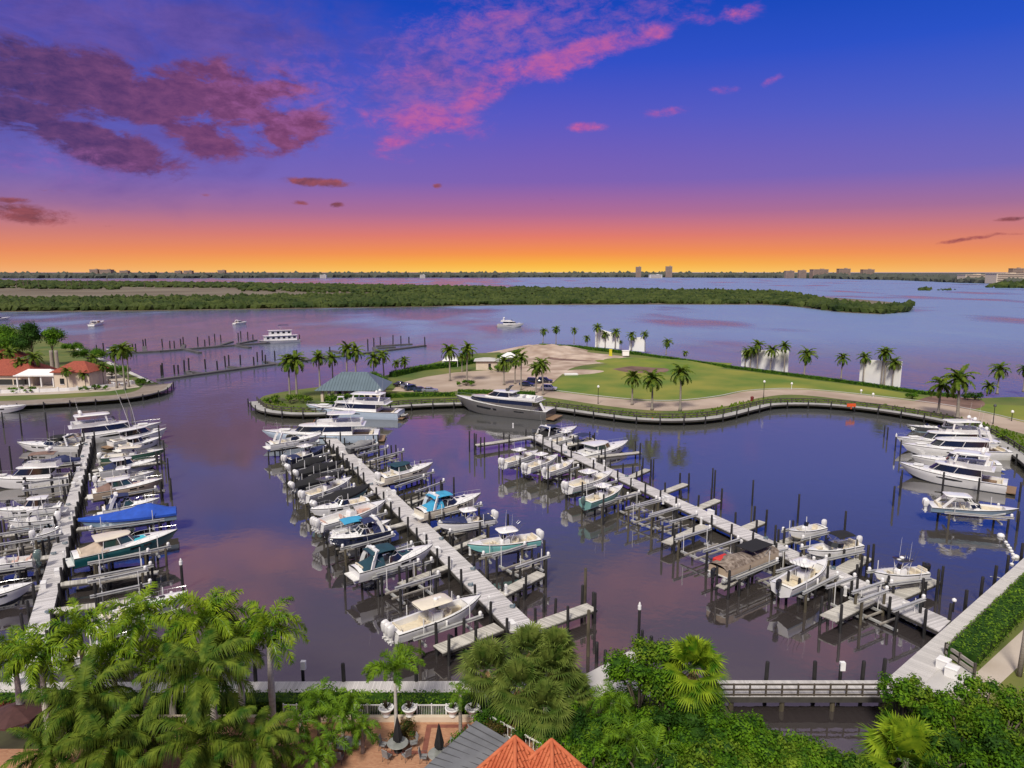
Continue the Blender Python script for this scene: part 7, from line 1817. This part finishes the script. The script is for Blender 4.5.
for i, (x, y) in enumerate([(35, 708), (95, 712), (140, 708), (75, 718), (200, 712), (240, 714)]):
    bush_tree('garden_shrub', 'low green garden shrub in front of the hedge, %s from the left' % ordn(i), 'shrub', P(x, y, LZ), lobes_rand(7, 1.3, .7, .4, .8, .45, .7, 30 + i), .18, 'leaf', dens=.7)

# ---- near palms (crown pixel, distance)
def near_palm(cx, cy_, Y, kind, R_, label, seed, nf=20, nl=46, rz=None, extra=0.0, w=.085, name='palm_tree', bend=None):
    c = PY(cx, cy_, Y); h = c.z - LZ - extra; bend = 0 if bend is None else bend
    r = palm(name, label, 'palm', kind, h, R_, nf, nl, seed, bend=bend, w=w)
    return put(r, (c.x, c.y, LZ - .05), rz if rz is not None else seed * 1.3)
RP = 'royal_palm'
near_palm(14, 655, 48.3, 'royal', 3.1, 'royal palm with grey trunk at the left edge', 1, 18, name=RP, extra=1.2)
near_palm(40, 655, 46.8, 'royal', 3.0, 'royal palm in front, its pale trunk beside red shrubs', 2, 18, name=RP, extra=1.2)
near_palm(80, 632, 50.4, 'royal', 3.2, 'royal palm with yellow green plume below the empty lift', 3, 18, name=RP, extra=1.2)
near_palm(139, 618, 50.4, 'royal', 3.3, 'royal palm whose plume covers the half hidden white boat', 4, 18, name=RP, extra=1.2)
near_palm(112, 655, 48.8, 'royal', 3.0, 'lower royal palm between the two plumes at left', 5, 18, name=RP, extra=1.2)
near_palm(207, 622, 49.4, 'royal', 3.9, 'tallest royal palm, big crown in the left foreground', 6, 22, 64, name=RP, extra=1.2)
near_palm(268, 630, 49.6, 'royal', 3.3, 'royal palm right of the tallest one, smooth grey trunk showing', 7, 19, name=RP, extra=1.2)
near_palm(238, 642, 50.6, 'royal', 3.2, 'royal palm half behind the tallest one', 8, 17, name=RP, extra=1.2)
near_palm(168, 655, 50.2, 'royal', 3.0, 'dark royal palm behind the coconut palms', 9, 17, name=RP, extra=1.2)
near_palm(84, 700, 45.0, 'coco', 4.3, 'coconut palm with dark drooping fronds left of centre foreground', 11, 21, 56)
near_palm(106, 745, 41.5, 'coco', 4.0, 'coconut palm with orange nuts at the bottom edge, left', 12, 19, 56)
near_palm(201, 672, 44.5, 'coco', 4.6, 'coconut palm with yellow midribs below the tallest royal palm', 13, 23, 58)
near_palm(204, 742, 41.5, 'coco', 4.2, 'coconut palm with orange nuts at the bottom edge, right', 14, 20, 56)
near_palm(258, 742, 42.2, 'coco', 3.3, 'coconut palm leaning over the patio edge', 15, 17, 52)
near_palm(48, 752, 41.5, 'coco', 3.0, 'low coconut palm at the bottom left corner', 17, 15, 50)
near_palm(150, 735, 43.0, 'coco', 3.0, 'coconut palm between the two orange nut palms', 16, 14, 46)
near_palm(395, 682, 48.8, 'foxtail', 3.3, 'slender palm with arching fronds standing in the patio bed', 21, 11, 90, extra=.0, w=.07)
for i, (x, y, Y, r) in enumerate([(318, 700, 48.2, 1.9), (342, 715, 46.8, 2.0), (300, 722, 46.0, 2.0), (362, 728, 46.2, 1.8), (330, 742, 44.6, 2.0), (288, 745, 44.2, 2.0), (316, 758, 43.2, 1.8), (352, 700, 47.6, 1.7)]):
    near_palm(x, y, Y, 'feather', r, 'small feathery palm of the clump left of the patio, %s from the back' % ordn(i), 30 + i, 13, 36, w=.06, name='feathery_palm')
near_palm(460, 694, 48.2, 'feather', 1.5, 'thin young palm at the right corner of the patio', 41, 7, 26, w=.05, name='young_palm')
for i, (x, y, Y, r) in enumerate([(488, 668, 50.4, 3.0), (530, 650, 52.0, 2.8), (553, 668, 50.6, 2.9), (520, 686, 48.8, 2.9), (572, 690, 50.4, 2.3), (545, 706, 47.6, 2.6), (556, 648, 51.6, 2.2)]):
    near_palm(x, y, Y, 'fan', r * .88, ['leftmost round headed fan palm of the clump', 'top fan palm of the clump, below the finger pier', 'right hand fan palm of the clump', 'front fan palm of the clump on a thin trunk', 'smallest fan palm at the right side of the clump', 'lowest fan palm of the clump with hanging leaves', 'fan palm at the upper right of the clump'][i], 50 + i, 40, 26, w=.06, name='fan_palm')
bright1 = near_palm(694, 668, 49.2, 'fan', 2.9, 'lone fan palm with brown dead skirt at the water edge', 61, 34, 30, w=.075, name='fan_palm')
bright2 = near_palm(906, 760, 44.2, 'fan', 3.5, 'bright fan palm at the bottom right edge', 62, 30, 34, w=.09, name='fan_palm')
for q_ in (bright1, bright2):
    for ch in q_.children:
        if ch.name.startswith('crown'): ch.data.materials[0] = MT['royalleaf']
for i, (x, y, Y, r) in enumerate([(612, 702, 49.0, 2.4), (628, 738, 45.4, 2.7), (600, 745, 45.5, 2.3), (655, 752, 44.0, 2.4)]):
    near_palm(x, y, Y, 'feather', r, 'drooping feathery palm in the shrub mass right of the tiled roofs, %s from the back' % ordn(i), 70 + i, 15, 44, w=.055, name='feathery_palm')
# ---- near broadleaf trees
def near_tree(cx, cy_, Y, rpx, n, label, m, m2, seed, size=.26, zlow=.3, dens=1.0, name='leafy_tree'):
    c = PY(cx, cy_, Y); k = (Y / CP + (H - c.z) * SP) / F; r = rpx * k; top = c.z - LZ
    lb = []; q = random.Random(seed)
    for i in range(n + 2):
        a = q.random() * 6.28; d = q.random() ** .5; z = q.uniform(-.9, .75)
        lb.append((math.cos(a) * r * d * .78, math.sin(a) * r * d * .7, max(.5, top + z * r * .8 * (1 - d * .5)), r * q.uniform(.26, .44)))
    for i in range(9):
        a = q.random() * 6.28; lb.append((math.cos(a) * r * .5, math.sin(a) * r * .5, max(.6, (top - r) * q.uniform(.3, .9)), r * .42))
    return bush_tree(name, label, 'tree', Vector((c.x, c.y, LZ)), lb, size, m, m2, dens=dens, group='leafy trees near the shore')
for a in [(640, 668, 50.4, 42, 17, 'light green tree behind the drooping palms, by the near boardwalk', 'leafy', 'leaf', 1), (668, 690, 49.2, 26, 10, 'leafy tree left of the lone fan palm', 'leaf', 'leafy', 2),
          (715, 724, 47.6, 40, 14, 'big glossy tree right below the lone fan palm', 'leaf', 'leaf', 3), (676, 735, 46.0, 36, 12, 'dark green tree between palms and glossy tree', 'leaf', 'leafd', 4),
          (752, 744, 46.8, 34, 12, 'yellow green tree beside the narrow channel, left one', 'leafy', 'leaf', 5), (708, 764, 43.5, 40, 12, 'bright green tree at the bottom edge, left of the channel', 'leafy', 'leaf', 6), (800, 762, 45.4, 34, 12, 'yellow green tree reaching over the channel at the bottom edge', 'leafy', 'leaf', 7),
          (560, 722, 47.4, 30, 11, 'dark leafy tree under the fan palm clump', 'leafd', 'leaf', 8), (600, 728, 47.0, 30, 11, 'dark glossy tree right of the tiled roofs', 'leaf', 'leafd', 9), (590, 762, 43.0, 30, 10, 'yellow green shrub tree beside the right tiled roof', 'leafy', 'leaf', 10), (642, 768, 42.5, 34, 10, 'leafy tree at the bottom edge under the drooping palms', 'leaf', 'leafd', 11),
          (924, 702, 47.2, 34, 14, 'leafy tree overhanging the end of the bridge railing', 'leaf', 'leafy', 12), (962, 722, 45.8, 38, 14, 'broad leafy tree below the white dock boxes', 'leafy', 'leaf', 13), (1006, 728, 45.4, 38, 13, 'leafy tree at the right edge below the path', 'leaf', 'leafy', 14), (948, 756, 43.4, 36, 12, 'leafy tree right of the bright fan palm', 'leaf', 'leafd', 15), (1000, 766, 42.6, 40, 12, 'dark leafy tree at the bottom right corner', 'leafd', 'leaf', 16), (1020, 695, 48.2, 18, 8, 'small bush by the tan pole at the right edge', 'leaf', 'leafy', 17), (905, 690, 48.6, 26, 10, 'olive leafy tree hiding the joint of bridge and diagonal walkway', 'leafy', 'leaf', 19), (984, 704, 47.4, 34, 13, 'olive leafy tree beside the start of the beige path', 'leafy', 'leaf', 20), (762, 760, 44.8, 34, 12, 'leafy tree filling the bank below the left end of the footbridge', 'leaf', 'leafy', 21), (845, 772, 43.6, 28, 10, 'olive tree crown at the bottom edge under the footbridge', 'leafy', 'leaf', 22), (855, 775, 42.8, 26, 10, 'leafy shrub at the bottom edge left of the bright fan palm', 'leaf', 'leafy', 18)]:
    near_tree(*a, dens=.8)
for i, (x, y, Y) in enumerate([(470, 745, 45.5), (500, 715, 49.2), (535, 735, 46.8), (575, 740, 46.2)]):
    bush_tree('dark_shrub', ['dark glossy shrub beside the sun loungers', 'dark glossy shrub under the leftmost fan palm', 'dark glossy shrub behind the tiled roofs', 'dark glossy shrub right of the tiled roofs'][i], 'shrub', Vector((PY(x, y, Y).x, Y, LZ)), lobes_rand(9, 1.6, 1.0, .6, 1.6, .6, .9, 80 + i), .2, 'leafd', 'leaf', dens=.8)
# ---- raised hedge bed at the right
e0 = q0 + dd * 8.6 + dn * .6; 
h0, h1, h2, h3 = P(945, 655, LZ), P(1040, 570, LZ), P(1060, 600, LZ), P(974, 676, LZ)
cl = [(h0 + h3) / 2, (h1 + h2) / 2]; hw = ((h3 - h0) - dd * (h3 - h0).dot(dd)).length
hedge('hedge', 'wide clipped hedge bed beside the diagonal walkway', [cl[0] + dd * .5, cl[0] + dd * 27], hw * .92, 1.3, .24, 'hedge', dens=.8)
ed = MB(); root = empty('timber_edging', h0, 0, 'grey timber rail at the near end of the wide hedge bed', 'rail')
rr0, rr1 = Vector((0, 0, 0)), h3 - h0
for z in (.35, .95): MB().bar(rr0 + Vector((0, 0, z)), rr1 + Vector((0, 0, z)), .16, .3).build('rail', 'timber', root)
for t in (0, .5, 1): MB().box(tuple(rr0.lerp(rr1, t) + Vector((0, 0, .6))), (.18, .18, 1.2)).build('post', 'dtimber', root)
MB().bar(rr0 + Vector((0, 0, .5)), rr0 + dd * 27 + Vector((0, 0, .5)), .1, .8).build('side_board', 'timber', root)
for i, (x, y) in enumerate([(943, 668), (951.5, 676)]):
    p = P(x, y, LZ + .02); root = empty('dock_box', p, math.atan2(dd.y, dd.x) + .05 * i, ('left' if i == 0 else 'right') + ' one of two white dock boxes at the hedge end', 'box', 'white dock boxes')
    MB().box((0, 0, .38), (.85, .95, .76)).build('body', 'cap', root); mb = MB(); mb.loft([[(x_ * k, y_ * k, z) for x_, y_ in ((-.46, -.5), (.46, -.5), (.46, .5), (-.46, .5))] for z, k in ((.77, 1), (.86, 1), (.92, .9))]); mb.build('lid', 'cap', root)
struct(ribbon('path', [P(985, 700, LZ), P(1000, 684, LZ), P(1060, 628, LZ)], [P(940, 700, LZ), P(973, 676, LZ), P(1060, 596, LZ)], LZ + .016, 'path'))
p = P(1019, 676, LZ); o = MB().tube([(0, 0, 0), (.1, 0, 3), (.15, 0, 7.5)], [.22, .2, .17], 9).build('tan_pole', 'trunk', smooth='all'); o.location = p; tag(o, 'tan wooden pole beside the path at the right edge', 'pole')
# string of floats
fl_ = empty('float_string', P(1002, 536, 0), 0, 'string of white floats curving to the diagonal walkway', 'float line'); o = fl_.location; mb = MB()
fp = [(1001, 535, .5), (1006, 541, .24), (1008, 544, .24), (1010, 547, .26), (1011.5, 550, .26), (1013, 553, .24), (1013.5, 557, .24), (1016, 556, .42), (1012, 563, .24)]
for x, y, r in fp:
    p = P(x, y, .2) - o; MB().lathe((p.x, p.y, 0), [(.02, -r * .6), (r * .8, -r * .3), (r, .1), (r * .7, r * .75), (.02, r)], 10).build('float', 'cap', fl_, smooth='all')
MB().tube([P(x, y, .1) - o for x, y, r in fp], .03, 4).build('rope', 'pipe', fl_)
# water hose on the walkway end
hs = smooth_line([P(990, 577, DZ), P(998, 578, DZ), P(1006, 581, DZ), P(1012, 577, DZ), P(1020, 580, DZ)], 6); ob = MB().tube([v + Vector((0, 0, .08)) for v in hs], .04, 5).build('hose', 'pipe', smooth='all'); tag(ob, 'pale hose lying across the diagonal walkway', 'hose')
# light posts on the diagonal walkway and pedestals
for i, (x, y) in enumerate([(953, 612)]):
    p = P(x, y, DZ); root = empty('light_bollard', p, 0, 'white globe light on a dark post beside the walkway', 'light'); MB().tube([(0, 0, 0), (0, 0, 1.1)], .09, 7).build('post', 'pile', root); MB().lathe((0, 0, 1.1), [(.05, 0), (.22, .1), (.22, .3), (.05, .42)], 10).build('globe', 'cap', root, smooth='all')
for nm, (x, y) in (('white cased meter box on the near boardwalk piling, right of the bridge rail', (840, 678)), ('white cased meter box on the near boardwalk piling at left', (303, 677))):
    p = P(x, y, DZ); root = empty('meter_box', p, 0, nm, 'meter box', 'meter boxes'); MB().tube([(0, .0, -1), (0, 0, 1.3)], .15, 8).build('post', 'pile', root); MB().box((.1, -.05, 1.15), (.42, .34, .75)).build('box', 'cap', root)
